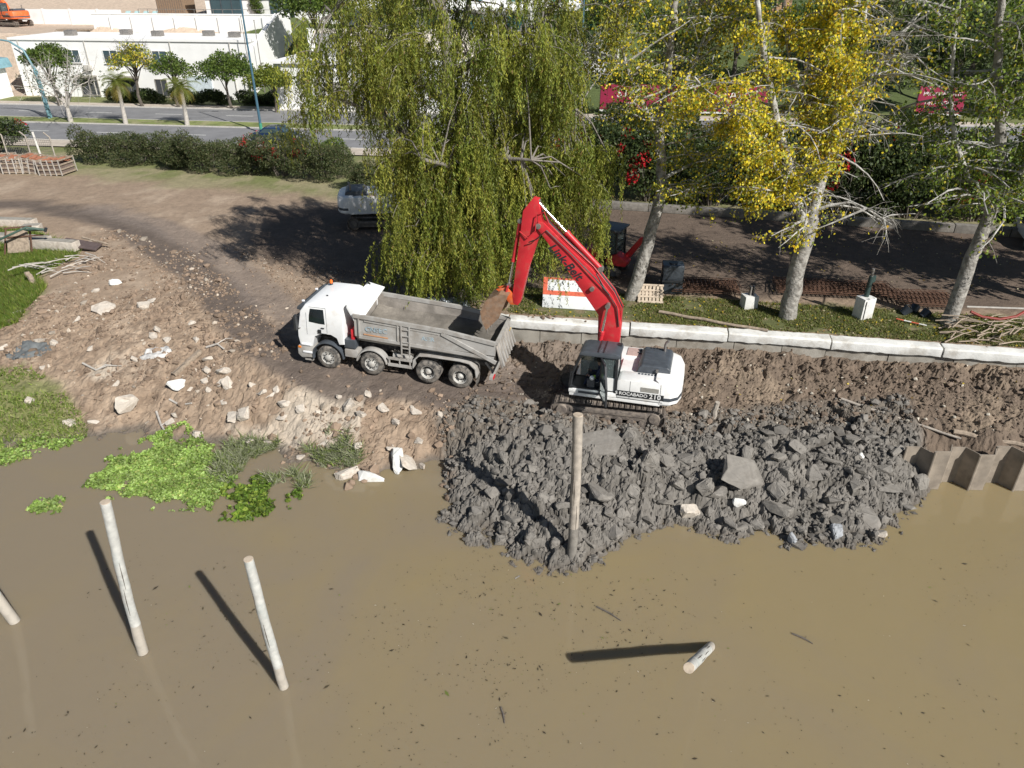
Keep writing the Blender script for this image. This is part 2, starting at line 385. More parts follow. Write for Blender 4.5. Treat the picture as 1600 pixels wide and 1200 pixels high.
def inpoly(X, Y, poly):
    """signed distance to a polygon, positive inside"""
    ins = np.zeros(X.shape, bool); dmin = np.full(X.shape, 1e9)
    n = len(poly)
    for i in range(n):
        x0, y0 = poly[i]; x1, y1 = poly[(i+1) % n]
        c = ((y0 > Y) != (y1 > Y)) & (X < (x1-x0) * (Y-y0) / (y1-y0 + 1e-12) + x0); ins ^= c
        dx, dy = x1-x0, y1-y0; t = np.clip(((X-x0)*dx + (Y-y0)*dy) / (dx*dx+dy*dy+1e-9), 0, 1)
        dmin = np.minimum(dmin, np.hypot(X-x0-t*dx, Y-y0-t*dy))
    return np.where(ins, dmin, -dmin)
def linedist(X, Y, pts):
    dmin = np.full(X.shape, 1e9)
    for (x0, y0), (x1, y1) in zip(pts[:-1], pts[1:]):
        dx, dy = x1-x0, y1-y0; t = np.clip(((X-x0)*dx + (Y-y0)*dy) / (dx*dx+dy*dy+1e-9), 0, 1)
        dmin = np.minimum(dmin, np.hypot(X-x0-t*dx, Y-y0-t*dy))
    return dmin
Z_MUD = poly_w([(700,720),(690,660),(740,640),(830,640),(850,660),(1040,668),(1120,660),(1250,655),(1400,650),(1440,690),(1480,760),(1440,800),(1380,850),(1200,860),(1040,835),(960,880),(860,905),(760,870),(675,800)], .8)
Z_GRASSL = poly_w([(-200,385),(40,380),(95,398),(120,415),(48,440),(70,455),(22,488),(-200,500)], 2.2)
Z_GRASSB = poly_w([(-200,590),(30,588),(80,608),(115,640),(130,680),(40,705),(-200,730)], .5)
Z_TRACK = poly_w([(0,312),(110,325),(190,340),(260,375),(330,420),(390,480),(450,545),(520,575),(720,610),(790,600)], 2.6)
TRACK_A = poly_w([(-60,318),(40,320),(130,333),(200,352),(262,390)], 3.0) + poly_w([(310,432),(350,468),(400,520)], 2.35) + poly_w([(450,562),(520,585)], 1.85) + poly_w([(620,595),(720,610)], 1.6) + poly_w([(800,615),(900,630)], 1.35)
TRACK_B = poly_w([(150,325),(250,352),(330,385)], 3.0) + poly_w([(400,450),(470,510)], 2.4) + poly_w([(560,540),(700,560),(790,575)], 1.7)
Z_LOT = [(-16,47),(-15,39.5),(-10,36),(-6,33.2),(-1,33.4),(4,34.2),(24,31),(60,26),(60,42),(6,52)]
def ground_z(X, Y, rough=True):
    X = np.asarray(X, float); Y = np.asarray(Y, float)
    s = (X - WL0.x) * WNRM.x + (Y - WL0.y) * WNRM.y          # lawn side of the quay
    al = (X - WL0.x) * WDIR.x + (Y - WL0.y) * WDIR.y
    low = rbf(X, np.minimum(Y, 46.0))
    far = sstep(40, 46, Y)
    low = low * (1 - far) + 3.0 * far
    low = np.where(Y < 16, np.minimum(low, -0.3), low)
    z = np.where((s > -0.3) & (al > 0), UPZ, low)
    k = sstep(-3.5, 0.0, al) * (1 - np.clip(s * 0, 0, 1)) * (s > -0.3)
    z = np.where((s > -0.3) & (al <= 0), low * (1 - k) + UPZ * k, z)
    # open water in front of the sheet piles
    sp = (Y < 22.0 + (X - 15.8) * 0.02) & (X > 15.8)
    z = np.where(sp, np.minimum(z, -0.7), z)
    if rough:
        mud = sstep(-0.3, 0.4, inpoly(X, Y, Z_MUD))
        tr = np.clip(np.minimum(linedist(X, Y, TRACK_A), linedist(X, Y, TRACK_B)) / 1.3, 0, 1)
        front = (s < -0.3) | (al < -2)
        bank = (1 - mud) * front * (1 - sstep(31, 36, Y + X * 0.0))
        rg = 1 - np.abs(fbm(X*1.3, Y*1.3, 4, 5))
        z = z + mud * (0.30 * fbm(X*0.7, Y*0.7, 3, 1, 0.6) + 0.24 * vor(X + 0.3*fbm(X*2,Y*2,2,8), Y, 1.0, 2) + 0.14 * vor(X, Y + 0.15*fbm(X*4,Y*4,2,9), 0.38, 3) + 0.08 * vor(X, Y, 0.17, 4) + 0.03 * fbm(X*9, Y*9, 3, 14)) * (z > -0.6)
        z = z + bank * (0.04 + 0.14 * sstep(0.4, 1.0, tr)) * (fbm(X*1.1, Y*1.1, 6, 9, 0.62) + 0.55 * vor(X + 0.2*fbm(X*3,Y*3,2,88), Y, 0.62, 6) + 0.25 * vor(X, Y + 0.1*fbm(X*5,Y*5,2,89), 0.34, 7) + 0.1 * fbm(X*5, Y*5, 3, 90)) * (z > -0.6)
        z = z - (1 - sstep(0.15, 0.5, tr)) * 0.06 * (z > 0.3)
        z = z + (1 - bank) * (1 - mud) * 0.02 * fbm(X*0.7, Y*0.7, 3, 3) * (Y < 62)
        # eroded earth face under the quay
        d = sstep(-3.0, -1.0, s) * (al > 1) * (s < -0.6)
        z = z + d * (0.28 * fbm(X*1.6, Y*0.9, 5, 21, 0.65) + 0.14 * vor(X, Y, 0.5, 22) + 0.08 * vor(X, Y, 0.24, 23))
    # hill behind the avenue
    h1 = sstep(86, 118, Y) * 8.5
    av_a = 0.9917 * (X + 20) - 0.129 * (Y - 76); av_b = 0.129 * (X + 20) + 0.9917 * (Y - 76)
    h2 = sstep(20.0, 22.0, av_b) * 6.3 + sstep(27.2, 28.0, av_b) * 1.6 * sstep(-40, -38, av_a) + sstep(34, 90, av_b) * 9
    wl = sstep(-13.6, -12.2, av_a)
    z = z + (wl * h1 + (1 - wl) * h2)
    return z
def gz(x, y, rough=True): return float(ground_z(np.array([x]), np.array([y]), rough)[0])
def onground(px, py, z0=1.0, it=6):
    """world point of the ground seen at a photo position"""
    z = z0
    for _ in range(it):
        p = at(px, py, z); z = 0.5 * z + 0.5 * gz(p.x, p.y, False)
    p = at(px, py, z); return Vector((p.x, p.y, gz(p.x, p.y)))

def axis(segs):
    out = []
    for a, b, st in segs: out += list(np.arange(a, b, st))
    return np.array(out + [segs[-1][1]])
gx = axis([(-420,-120,20),(-120,-60,4),(-60,-24,0.5),(-24,22,0.085),(22,34,0.25),(34,70,1.5),(70,130,5),(130,420,20)])
gy = axis([(-60,10,7),(10,16,1.0),(16,33,0.085),(33,46,0.3),(46,62,1.0),(62,120,1.5),(120,200,5),(200,700,40)])
GX, GY = np.meshgrid(gx, gy)
GZ = ground_z(GX, GY)
GZ_MESH = GZ - 0.6 * sstep(-0.05, 0.3, inpoly(GX, GY, Z_MUD))     # the heap lies in this hollow as a thing of its own
def ground_color(X, Y, Z):
    n1 = fbm(X*0.5, Y*0.5, 5, 31, 0.6); n2 = fbm(X*2.3, Y*2.3, 4, 41, 0.6); n3 = fbm(X*0.16, Y*0.16, 3, 51)
    C = np.empty(X.shape + (3,)); C[:] = (0.295, 0.222, 0.16)
    def put(col, w):
        nonlocal C
        w = np.clip(w, 0, 1)[..., None]; C = C * (1 - w) + np.array(col) * w
    put((0.385, 0.3, 0.222), sstep(0.0, 0.5, n1))
    s = (X - WL0.x) * WNRM.x + (Y - WL0.y) * WNRM.y; al = (X - WL0.x) * WDIR.x + (Y - WL0.y) * WDIR.y
    # darker moist clods low on the bank and right of the truck
    put((0.2, 0.146, 0.104), sstep(-0.15, 0.4, n2 + 0.4*n1) * (Y < 34) * 0.8)
    put((0.45, 0.39, 0.315), sstep(0.15, 0.45, fbm(X*0.35+7, Y*0.35, 4, 77)) * (Y < 30) * (X < -6) * 0.8)
    put((0.148, 0.113, 0.085), sstep(0.0, 1.5, X - 1.0 + n1) * (s < 0) * (Y > 19))
    put((0.245, 0.19, 0.138), sstep(-0.05, 0.35, n1 + 0.3*n2) * (X > 6) * (s < -0.5) * (s > -4.5) * 0.8)
    put((0.17, 0.138, 0.112), sstep(-3.5, -1.0, X + n1) * (s < -0.3) * sstep(1.0, -1.0, X - 6 + n1) * (Y > 22) * 0.85)
    # wheel tracks, damp and dark
    da = linedist(X, Y, TRACK_A) + 0.35 * n1; db = linedist(X, Y, TRACK_B) + 0.35 * n1
    front = (s < 0) | (al < -1)
    put((0.118, 0.095, 0.08), (1 - sstep(0.85, 1.4, da)) * (0.92 + 0.1*n2) * front)
    put((0.21, 0.172, 0.145), (1 - sstep(0.5, 1.3, db)) * 0.72 * front)
    # yard under the trees
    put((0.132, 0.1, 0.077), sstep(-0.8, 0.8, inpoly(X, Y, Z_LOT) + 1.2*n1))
    # lawn strip behind the quay
    lw = sstep(0.1, 0.35, s) * (1 - sstep(2.6, 3.6, s + n1)) * sstep(2.5, 4, al)
    put((0.115, 0.125, 0.05), lw); put((0.20, 0.155, 0.10), lw * sstep(0.05, 0.4, n2 + n1*0.5) * 0.8)
    # grass on the bank
    g = np.maximum(sstep(-0.4, 0.5, inpoly(X, Y, Z_GRASSL) + 0.8*n1), sstep(-0.4, 0.6, inpoly(X, Y, Z_GRASSB) + 0.9*n1))
    put((0.15, 0.17, 0.06), g * 0.85)
    # verge under the hedge and round the avenue
    vl = np.where(X > -6, 48.7 - 0.2457 * (X - 3), 49.5 - 0.30 * (X + 15)); vg = sstep(0, 3, Y - vl + 2.0*n1*(X < -6)) * (Y < 110)
    put((0.17, 0.185, 0.075), vg); put((0.34, 0.28, 0.19), vg * sstep(0.0, 0.4, n1 + 0.2) * 0.6 * (Y < 66))
    put((0.085, 0.11, 0.04), (Y > 84) * (X > -34)); put((0.50, 0.40, 0.31), (Y > 95) * (X < -34))
    # dredged mud
    mud = sstep(-0.35, 0.35, inpoly(X, Y, Z_MUD) + 0.5*n1)
    put((0.165, 0.153, 0.136), mud); put((0.205, 0.188, 0.164), mud * sstep(0.1, 0.5, fbm(X*1.1+3, Y*1.1, 4, 66, .6)) * 0.8); put((0.105, 0.096, 0.083), mud * sstep(0, 0.5, n2) * 0.8)
    put((0.15, 0.126, 0.1), mud * sstep(22.6, 24.2, Y + 0.8*n1) * 0.75)
    # wet edge along the water: real damp soil
    put((0.12, 0.105, 0.088), (1 - sstep(0.02, 0.22, Z)) * (Y < 34) * 0.85)
    return C
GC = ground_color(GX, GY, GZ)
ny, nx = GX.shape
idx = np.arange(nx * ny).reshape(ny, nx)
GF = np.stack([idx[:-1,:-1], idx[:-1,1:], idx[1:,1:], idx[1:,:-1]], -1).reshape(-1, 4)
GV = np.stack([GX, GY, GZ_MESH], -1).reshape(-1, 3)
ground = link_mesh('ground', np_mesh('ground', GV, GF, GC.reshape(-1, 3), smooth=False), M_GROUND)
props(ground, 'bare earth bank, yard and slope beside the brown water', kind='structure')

# the dredged heap: finely broken clods fused into one mass
hx = np.arange(-4.2, 17.6, 0.045); hy = np.arange(16.4, 25.6, 0.045); HX, HY = np.meshgrid(hx, hy)
hd = inpoly(HX, HY, Z_MUD); HZ = ground_z(HX, HY) - 0.75 * (1 - sstep(-0.35, 0.1, hd + 0.25*fbm(HX*1.5, HY*1.5, 3, 71)))
HC = ground_color(HX, HY, HZ); hi = np.arange(HX.size).reshape(HX.shape)
HF = np.stack([hi[:-1,:-1], hi[:-1,1:], hi[1:,1:], hi[1:,:-1]], -1).reshape(-1, 4)
HF = HF[(hd.ravel()[HF] > -0.5).all(1)]
used = np.unique(HF); rm = np.zeros(HX.size, np.int64); rm[used] = np.arange(len(used))
heap = link_mesh('mud_heap', np_mesh('mud_heap', np.stack([HX, HY, HZ], -1).reshape(-1, 3)[used], rm[HF], HC.reshape(-1, 3)[used], False), M_CLOD)
props(heap, 'big heap of wet grey dredged mud spilling into the water', 'mud heap')
# ================================================================== WATER
def water_mat():
    m = bpy.data.materials.new('silty_water'); m.use_nodes = True
    N, L = m.node_tree.nodes, m.node_tree.links; b = N['Principled BSDF']
    tc = N.new('ShaderNodeTexCoord')
    n1 = N.new('ShaderNodeTexNoise'); n1.inputs['Scale'].default_value = 0.13; n1.inputs['Detail'].default_value = 8; n1.inputs['Roughness'].default_value = 0.58; n1.inputs['Distortion'].default_value = 1.2
    L.new(tc.outputs['Object'], n1.inputs['Vector'])
    sx = N.new('ShaderNodeSeparateXYZ'); L.new(tc.outputs['Object'], sx.inputs[0])
    mr = N.new('ShaderNodeMapRange'); mr.inputs[1].default_value = -13; mr.inputs[2].default_value = 9
    L.new(sx.outputs['X'], mr.inputs[0])
    add = N.new('ShaderNodeMath'); add.operation = 'ADD'; L.new(mr.outputs[0], add.inputs[0])
    mm = N.new('ShaderNodeMath'); mm.operation = 'MULTIPLY_ADD'; mm.inputs[1].default_value = 2.8; mm.inputs[2].default_value = -1.4
    L.new(n1.outputs['Fac'], mm.inputs[0]); L.new(mm.outputs[0], add.inputs[1])
    mix = N.new('ShaderNodeMix'); mix.data_type = 'RGBA'; mix.clamp_factor = True
    mix.inputs[6].default_value = (0.216, 0.176, 0.12, 1); mix.inputs[7].default_value = (0.238, 0.189, 0.105, 1)
    L.new(add.outputs[0], mix.inputs[0])
    # specks of silt and plant bits adrift just under the surface
    n2 = N.new('ShaderNodeTexNoise'); n2.inputs['Scale'].default_value = 3.2; n2.inputs['Detail'].default_value = 7; n2.inputs['Roughness'].default_value = 0.8
    L.new(tc.outputs['Object'], n2.inputs['Vector'])
    r2 = N.new('ShaderNodeMapRange'); r2.inputs[1].default_value = 0.64; r2.inputs[2].default_value = 0.74; r2.inputs[4].default_value = 0.35
    L.new(n2.outputs['Fac'], r2.inputs[0])
    mx2 = N.new('ShaderNodeMix'); mx2.data_type = 'RGBA'; mx2.inputs[7].default_value = (0.08, 0.065, 0.045, 1)
    L.new(r2.outputs[0], mx2.inputs[0]); L.new(mix.outputs[2], mx2.inputs[6]); L.new(mx2.outputs[2], b.inputs['Base Color'])
    b.inputs['Roughness'].default_value = 0.05; b.inputs['IOR'].default_value = 1.33
    b.subsurface_method = 'BURLEY'; b.inputs['Subsurface Weight'].default_value = 0.75; b.inputs['Subsurface Radius'].default_value = (1.0, 0.8, 0.5); b.inputs['Subsurface Scale'].default_value = 0.22
    w = N.new('ShaderNodeTexNoise'); w.inputs['Scale'].default_value = 0.9; w.inputs['Detail'].default_value = 3
    L.new(tc.outputs['Object'], w.inputs['Vector'])
    bp = N.new('ShaderNodeBump'); bp.inputs['Strength'].default_value = 0.22; bp.inputs['Distance'].default_value = 0.05
    L.new(w.outputs['Fac'], bp.inputs['Height']); L.new(bp.outputs[0], b.inputs['Normal'])
    return m
wm = MB().add([(-400,-200,0),(400,-200,0),(400,34,0),(-400,34,0)], [(0,1,2,3)])
water = wm.build('water', water_mat())
props(water, 'still brown silty river water', kind='structure')
# ================================================================== DUMP TRUCK
def arc(cx, cz, r, a0, a1, n):
    return [(cx + r*math.cos(math.radians(a0 + (a1-a0)*i/n)), cz + r*math.sin(math.radians(a0 + (a1-a0)*i/n))) for i in range(n+1)]
def wheel(parent, x, y, side, r=0.525, w=0.30, dual=False, rim_m=None, hub_m=None):
    """tyre with tread grooves > rim, hub"""
    prof = [(-w/2,0.58*r),(-w/2,0.86*r),(-w/2+0.035,0.965*r),(-w/2+0.06,r),(-0.045,r),(-0.04,r-0.018),(-0.02,r-0.018),(-0.015,r),(0.015,r),(0.02,r-0.018),(0.04,r-0.018),(0.045,r),(w/2-0.06,r),(w/2-0.035,0.965*r),(w/2,0.86*r),(w/2,0.58*r)]
    n = 40; mb = MB()
    def ring(off):
        rings = []
        for k in range(n):
            a = 2*math.pi*k/n; j = 1.0 - (0.014 if k % 2 else 0)
            rings.append([(x + math.cos(a)*rr*(j if rr > 0.97*r else 1), y + off + yy, r + math.sin(a)*rr*(j if rr > 0.97*r else 1)) for yy, rr in prof])
        rings.append(rings[0]); mb.loft(rings, cap=False, closed=False)
    ring(0)
    if dual: ring(-side*(w+0.04))
    t = mb.build('tyre', M_RUBBER, parent, smooth=True)
    ys = y + side*w/2
    mb = MB(); rg = []
    deep = 0.16 if dual else 0.03
    for rr, dy in ((0.60*r, -0.015), (0.57*r, 0.0), (0.53*r, -0.015), (0.49*r, -deep*0.7), (0.40*r, -deep), (0.30*r, -deep), (0.27*r, -deep+0.05 if dual else 0.02), (0.14*r, -deep+0.12 if dual else 0.06), (0.02*r, -deep+0.12 if dual else 0.065)):
        rg.append([(x + math.cos(2*math.pi*k/28)*rr, ys + side*dy, r + math.sin(2*math.pi*k/28)*rr) for k in range(28)])
    mb.loft(rg, cap=False); mb.add(rg[-1], [tuple(range(28))])
    rim = mb.build('rim', rim_m, t, smooth=True)
    mb = MB()
    for k in range(10):
        a = 2*math.pi*k/10; c = (x + math.cos(a)*0.33*r, ys - side*deep, r + math.sin(a)*0.33*r)
        mb.cyl(c, (c[0], c[1] + side*0.04, c[2]), 0.02, n=6)
    for k in range(8):     # hand holes in the disc
        a = 2*math.pi*(k+0.5)/8; c = (x + math.cos(a)*0.46*r, ys - side*(deep*0.72+0.006), r + math.sin(a)*0.46*r)
        mb.cyl(c, (c[0], c[1] + side*0.014, c[2]), 0.028, n=8)
    mb.build('wheel_nuts', M_BLACK, t)['kind'] = 'stuff'
    if dual: MB().cyl((x,ys-side*0.155,r),(x,ys-side*0.15,r),0.39*r,n=24).build('dark_dish', M_CHASSIS, rim); MB().tube([(x,ys-side*.15,r),(x,ys-side*.02,r),(x,ys-side*.005,r)],[.16*r,.15*r,.12*r],16).build('hub', M_RIM, rim, smooth=True)
    return t

R4 = at(718, 607, 1.5); R1 = at(513, 576, 1.8)
th = math.atan2(R1.y - R4.y, R1.x - R4.x)
LF = Vector((-math.sin(th), math.cos(th), 0))
C0 = R4 - LF * 1.25
truck = thing('dump_truck', (C0.x, C0.y, 1.50), 'white-cabbed four-axle dump truck with dusty grey tipper body being loaded', 'dump truck', rot=(0, -math.atan2(0.3, 5.78), th))
M_RIM = mat('dusty_rim', (0.42, 0.41, 0.38), 0.6, var=0.12, scale=7, dirt=(0.3, 0.265, 0.22), dscale=6, damt=0.5)
for ax, dual in ((0, True), (1.38, True), (3.82, False), (5.76, False)):
    for sd in (1, -1):
        wheel(truck, ax, sd*(1.25-0.155), sd, dual=dual, rim_m=M_RIM)
# frame
mb = MB()
for sy in (-0.42, 0.42): mb.box(-1.3, 6.7, sy-0.05, sy+0.05, 0.82, 1.12)
for x in (-1.2, -0.3, 0.7, 1.9, 3.0, 4.4, 5.5): mb.box(x-0.06, x+0.06, -0.42, 0.42, 0.86, 1.06)
mb.build('chassis_frame', M_CHASSIS, truck)
for ax in (0, 1.38, 3.82, 5.76): MB().cyl((ax, -1.05, 0.525), (ax, 1.05, 0.525), 0.11, n=10).build('axle', M_CHASSIS, truck)
# ---- cab
Y = 1.22
side = [(6.98,0.95),(7.05,1.35),(7.04,1.62),(6.86,2.55),(6.80,2.62),(6.62,2.86),(6.3,2.95),(5.2,2.98),(5.02,2.92),(4.98,2.6),(4.98,1.25),(5.2,1.22),(5.3,1.5),(5.55,1.62),(5.97,1.62),(6.3,1.45),(6.42,0.95)]
rings = []
for y, k in ((-Y, 0.94), (-Y+0.02, 0.985), (-Y+0.10, 1.0), (Y-0.10, 1.0), (Y-0.02, 0.985), (Y, 0.94)):
    rings.append([((x-6)*(1-(1-k)*0.35)+6, y, z if z < 2.5 else 2.5+(z-2.5)*(k*1.0 if k < 1 else 1) - (1-k)*0.6) for x, z in side])
cab = MB().loft(rings).build('cab', M_CABWHITE, truck, bevel=0.018)
for sd in (1, -1):
    yy = sd*(Y+0.004)
    MB().prism([(6.50,2.10),(6.47,2.40),(6.40,2.70),(5.82,2.72),(5.80,2.06),(6.05,2.06)], yy - sd*0.02, yy + sd*0.004).build('side_window', mat('truck_glass',(0.012,0.018,0.022),0.06,var=0.3,scale=2), cab, bevel=0.003)
    mb = MB()      # door seams and sill
    for p0, p1 in (((5.72,1.66),(5.72,2.80)),((6.62,1.5),(6.60,2.5)),((5.72,2.80),(6.45,2.78)),((5.74,1.64),(6.0,1.64))):
        mb.beam((p0[0],yy,p0[1]), (p1[0],yy,p1[1]), 0.006, 0.012, up=(0,1,0))
    mb.build('door_seam', M_DGREY, cab)
    MB().box(5.84,5.98, yy-0.01, yy+sd*0.03, 1.86,1.90).build('door_handle', M_BLACK, cab, bevel=0.006)
    MB().box(5.98,6.12, yy-0.02, yy+sd*0.05, 1.63,1.80).build('side_intake', M_BLACK, cab, bevel=0.02)
    mb = MB().beam((6.85,sd*1.2,2.35),(7.02,sd*1.36,2.35),0.03,0.03).beam((6.9,sd*1.2,1.75),(7.02,sd*1.36,1.75),0.03,0.03)
    mb.obox((7.02, sd*1.36, 2.05), (0.10, 0.20, 0.66)); mb.build('mirror', M_BLACK, cab, bevel=0.02)
# windscreen: sits on the raked front
MB().add([(7.055,-1.08,1.68),(7.055,1.08,1.68),(6.89,1.08,2.52),(6.89,-1.08,2.52),(7.02,-1.08,1.66),(7.02,1.08,1.66),(6.85,1.08,2.5),(6.85,-1.08,2.5)],
         [(0,1,2,3),(7,6,5,4),(0,4,5,1),(1,5,6,2),(2,6,7,3),(3,7,4,0)]).build('windscreen', M_WINDOW, cab)
# sun visor and roof lamps along the front of the roof
mb = MB().prism([(6.84,2.50),(7.06,2.54),(7.02,2.66),(6.72,2.86),(6.66,2.82)], -1.1, 1.1); mb.build('sun_visor', M_DGREY, cab, bevel=0.015)
for yy in (-0.55,0.75): MB().cyl((6.86,yy,2.80),(6.94,yy,2.78),0.05,n=12).build('roof_lamp', M_WHITEPLASTIC, cab, smooth=True)
b = MB().cyl((6.35,-0.85,2.97),(6.35,-0.85,3.03),0.075,n=12).build('beacon_base', M_BLACK, cab)
MB().tube([(6.35,-0.85,3.03),(6.35,-0.85,3.14),(6.35,-0.85,3.19)],[0.07,0.065,0.02],12).build('beacon', mat('amber_beacon',(0.8,0.16,0.02),0.3), cab, smooth=True)
MB().obox((6.0,0.35,2.985),(0.07,0.05,0.03)).build('aerial_base', M_BLACK, cab)
MB().prism([(7.0,1.0),(7.075,1.02),(7.085,1.55),(7.05,1.6)], -0.85, 0.85).build('grille', M_DGREY, cab, bevel=0.01)
# bumper, headlamps, steps
bum = MB().prism([(6.42,0.42),(6.98,0.36),(7.12,0.5),(7.13,0.86),(7.05,0.94),(6.44,0.94)], -1.22, 1.22).build('bumper', M_GREYTRUCK, truck, bevel=0.03)
for sd in (1,-1):
    MB().obox((7.08,sd*0.98,0.75),(0.12,0.40,0.2)).build('headlamp', M_WHITEPLASTIC, bum, bevel=0.02)
    MB().obox((7.02,sd*1.225,0.86),(0.13,0.03,0.09)).build('indicator', mat('amber_lens',(0.75,0.22,0.02),0.25), bum, bevel=0.008)
    MB().box(6.50,6.92,sd*1.20-0.06,sd*1.20+0.06,0.98,1.05).build('cab_step', M_WHITEPLASTIC, bum, bevel=0.012)
    MB().box(6.46,6.88,sd*1.20-0.06,sd*1.20+0.06,0.62,0.70).build('cab_step', M_WHITEPLASTIC, bum, bevel=0.012)
    MB().box(6.50,6.86,sd*1.1-0.05,sd*1.1+0.05,0.22,0.28).beam((6.52,sd*1.1,0.25),(6.52,sd*1.1,0.5),0.03,0.03).beam((6.84,sd*1.1,0.25),(6.84,sd*1.1,0.5),0.03,0.03).build('cab_step', M_GREYTRUCK, bum)
# mudguards
def guard(x0, sd, r0, a0, a1, y0, y1, m, name='mudguard'):
    outer = arc(x0, 0.525, r0+0.05, a0, a1, 14); inner = arc(x0, 0.525, r0, a0, a1, 14)[::-1]
    MB().prism(outer + inner, sd*y0, sd*y1).build(name, m, truck, bevel=0.008)
for sd in (1, -1):
    guard(5.76, sd, 0.66, -12, 178, 0.88, 1.25, M_DGREY)
    guard(3.82, sd, 0.63, 5, 172, 0.88, 1.25, M_GREYTRUCK)
    o = [(-0.72,0.62),(-0.66,1.02),(-0.40,1.24),(0.0,1.30),(1.40,1.30),(1.78,1.26),(2.0,1.02),(2.04,0.66)]
    i_ = [(x*0.97+0.02, z-0.045) for x, z in o][::-1]
    MB().prism(o + i_, sd*0.62, sd*1.25).build('rear_mudguard', M_GREYTRUCK, truck, bevel=0.01)
    MB().prism([(-0.70,0.2),(-0.74,0.62),(-0.71,0.62),(-0.67,0.2)], sd*0.7, sd*1.22).build('mud_flap', M_RUBBER, truck)
    # tanks, tool box and rails between the axles
    MB().box(4.50,5.02,sd*0.75,sd*1.2,1.10,1.50).build('battery_box', M_DGREY, truck, bevel=0.04)
    MB().box(4.42,5.0,sd*0.7,sd*1.22,0.70,1.05).build('side_box', M_GREYTRUCK, truck, bevel=0.03)
    mb = MB().beam((2.05,sd*1.18,0.62),(3.12,sd*1.18,0.62),0.06,0.12).beam((2.05,sd*1.18,0.92),(3.12,sd*1.18,0.92),0.06,0.10)
    for x in (2.15,2.6,3.05): mb.beam((x,sd*1.18,0.55),(x,sd*1.18,0.97),0.05,0.05)
    mb.build('side_guard', M_GREYTRUCK, truck)
    MB().cyl((2.15,sd*0.85,0.9),(2.95,sd*0.85,0.9),0.2,n=14).build('air_tank', M_GREYTRUCK, truck, smooth=True)
mb = MB()
for i in range(7): mb.tube([(2.1+0.13*i,0.9,1.05),(2.2+0.13*i,1.05,1.2+0.04*(i%3)),(2.35+0.12*i,0.9,1.1)],0.03,6)
mb.build('air_lines', M_CHASSIS, truck)
MB().cyl((4.72,-0.2,0.9),(4.72,-0.2,2.3),0.14,n=14).build('tipping_ram', M_RED, truck, smooth=True)
MB().box(4.58,4.72,-0.9,1.12,1.45,1.95).build('red_headboard_cover', M_RED, truck, bevel=0.02)
mb = MB().tube([(4.80,-0.95,1.1),(4.80,-0.95,2.85),(4.78,-0.95,3.05),(4.66,-0.95,3.2)],0.085,12); mb.build('exhaust_stack', M_CHROME, truck, smooth=True)
# ---- tipper body
def bx_side(x):   # rim height along the body
    return 2.70 - 0.04*(4.5-x) if x > 0.6 else 2.544 - 0.12*(0.6-x)
XF, XT, XB = 4.50, -1.35, -1.72
body = MB()
# outer and inner shells as stations along x: a tub with sloped lower sides
def station(x, hw, zt, zf, inner):
    t = 0.055 if inner else 0.0
    return [(x, -hw+t, zt), (x, -hw+t, 1.75 if not inner else 1.80), (x, -hw+0.38+t*0.5, zf+t), (x, hw-0.38-t*0.5, zf+t), (x, hw-t, 1.75 if not inner else 1.80), (x, hw-t, zt)]
outs = [station(XF,1.22,bx_side(XF),1.36,False), station(2.5,1.25,bx_side(2.5),1.34,False), station(0.6,1.25,bx_side(0.6),1.32,False), station(-0.5,1.25,bx_side(-0.5),1.30,False), station(XT-0.1,1.25,bx_side(XT),1.28,False)]
inn = [station(XF-0.07,1.22,bx_side(XF),1.42,True), station(2.5,1.25,bx_side(2.5),1.40,True), station(0.6,1.25,bx_side(0.6),1.38,True), station(-0.5,1.25,bx_side(-0.5),1.36,True), station(XT-0.1,1.25,bx_side(XT),1.34,True)]
body.loft(outs, cap=False, closed=False)
body.add(outs[0], [(0,1,2,3,4,5)])
tub = body.build('tipper_body', M_GREYTRUCK, truck)
liner = MB(); liner.loft(inn, cap=False, closed=False); liner.add(inn[0], [(0,1,2,3,4,5)])
liner.build('body_floor', M_BEDMUD, tub)
# rim rails
for sd in (1, -1):
    mb = MB(); pts = [(XF+0.02,), (2.5,), (0.6,), (-0.5,), (XT-0.08,)]
    for a, b2 in zip(pts[:-1], pts[1:]): mb.beam((a[0],sd*1.235,bx_side(a[0])-0.02),(b2[0],sd*1.235,bx_side(b2[0])-0.02),0.13,0.15)
    mb.build('top_rail', M_GREYTRUCK, tub)
    mb = MB().beam((0.78,sd*1.27,bx_side(0.78)-0.12),(-1.5,sd*1.27,1.45),0.06,0.15); mb.build('diagonal_rib', M_GREYTRUCK, tub)
    MB().beam((4.3,sd*1.255,1.76),(-1.4,sd*1.255,1.62),0.05,0.13).build('bottom_rail', M_GREYTRUCK, tub)
    MB().beam((4.05,sd*1.258,2.50),(0.9,sd*1.258,2.36),0.03,0.06).build('side_rib', M_GREYTRUCK, tub)
    for x in (4.28, 2.62): MB().beam((x,sd*1.26,1.80),(x,sd*1.26,bx_side(x)-0.08),0.07,0.05,up=(1,0,0)).build('side_post', M_GREYTRUCK, tub)
    MB().beam((4.1,sd*1.253,1.90),(3.05,sd*1.253,1.86),0.015,0.05).build('orange_stripe', mat('faded_orange',(0.5,0.27,0.14),0.7), tub)
# ladder on the near side
lad = MB()
for x in (2.12, 2.46): lad.beam((x,1.30,1.16),(x,1.30,2.52),0.045,0.05)
lad.build('ladder_rails', M_GREYTRUCK, tub)
for z in (1.25,1.53,1.81,2.09,2.37): MB().beam((2.12,1.30,z),(2.46,1.30,z),0.04,0.04).build('ladder_rung', M_GREYTRUCK, tub)
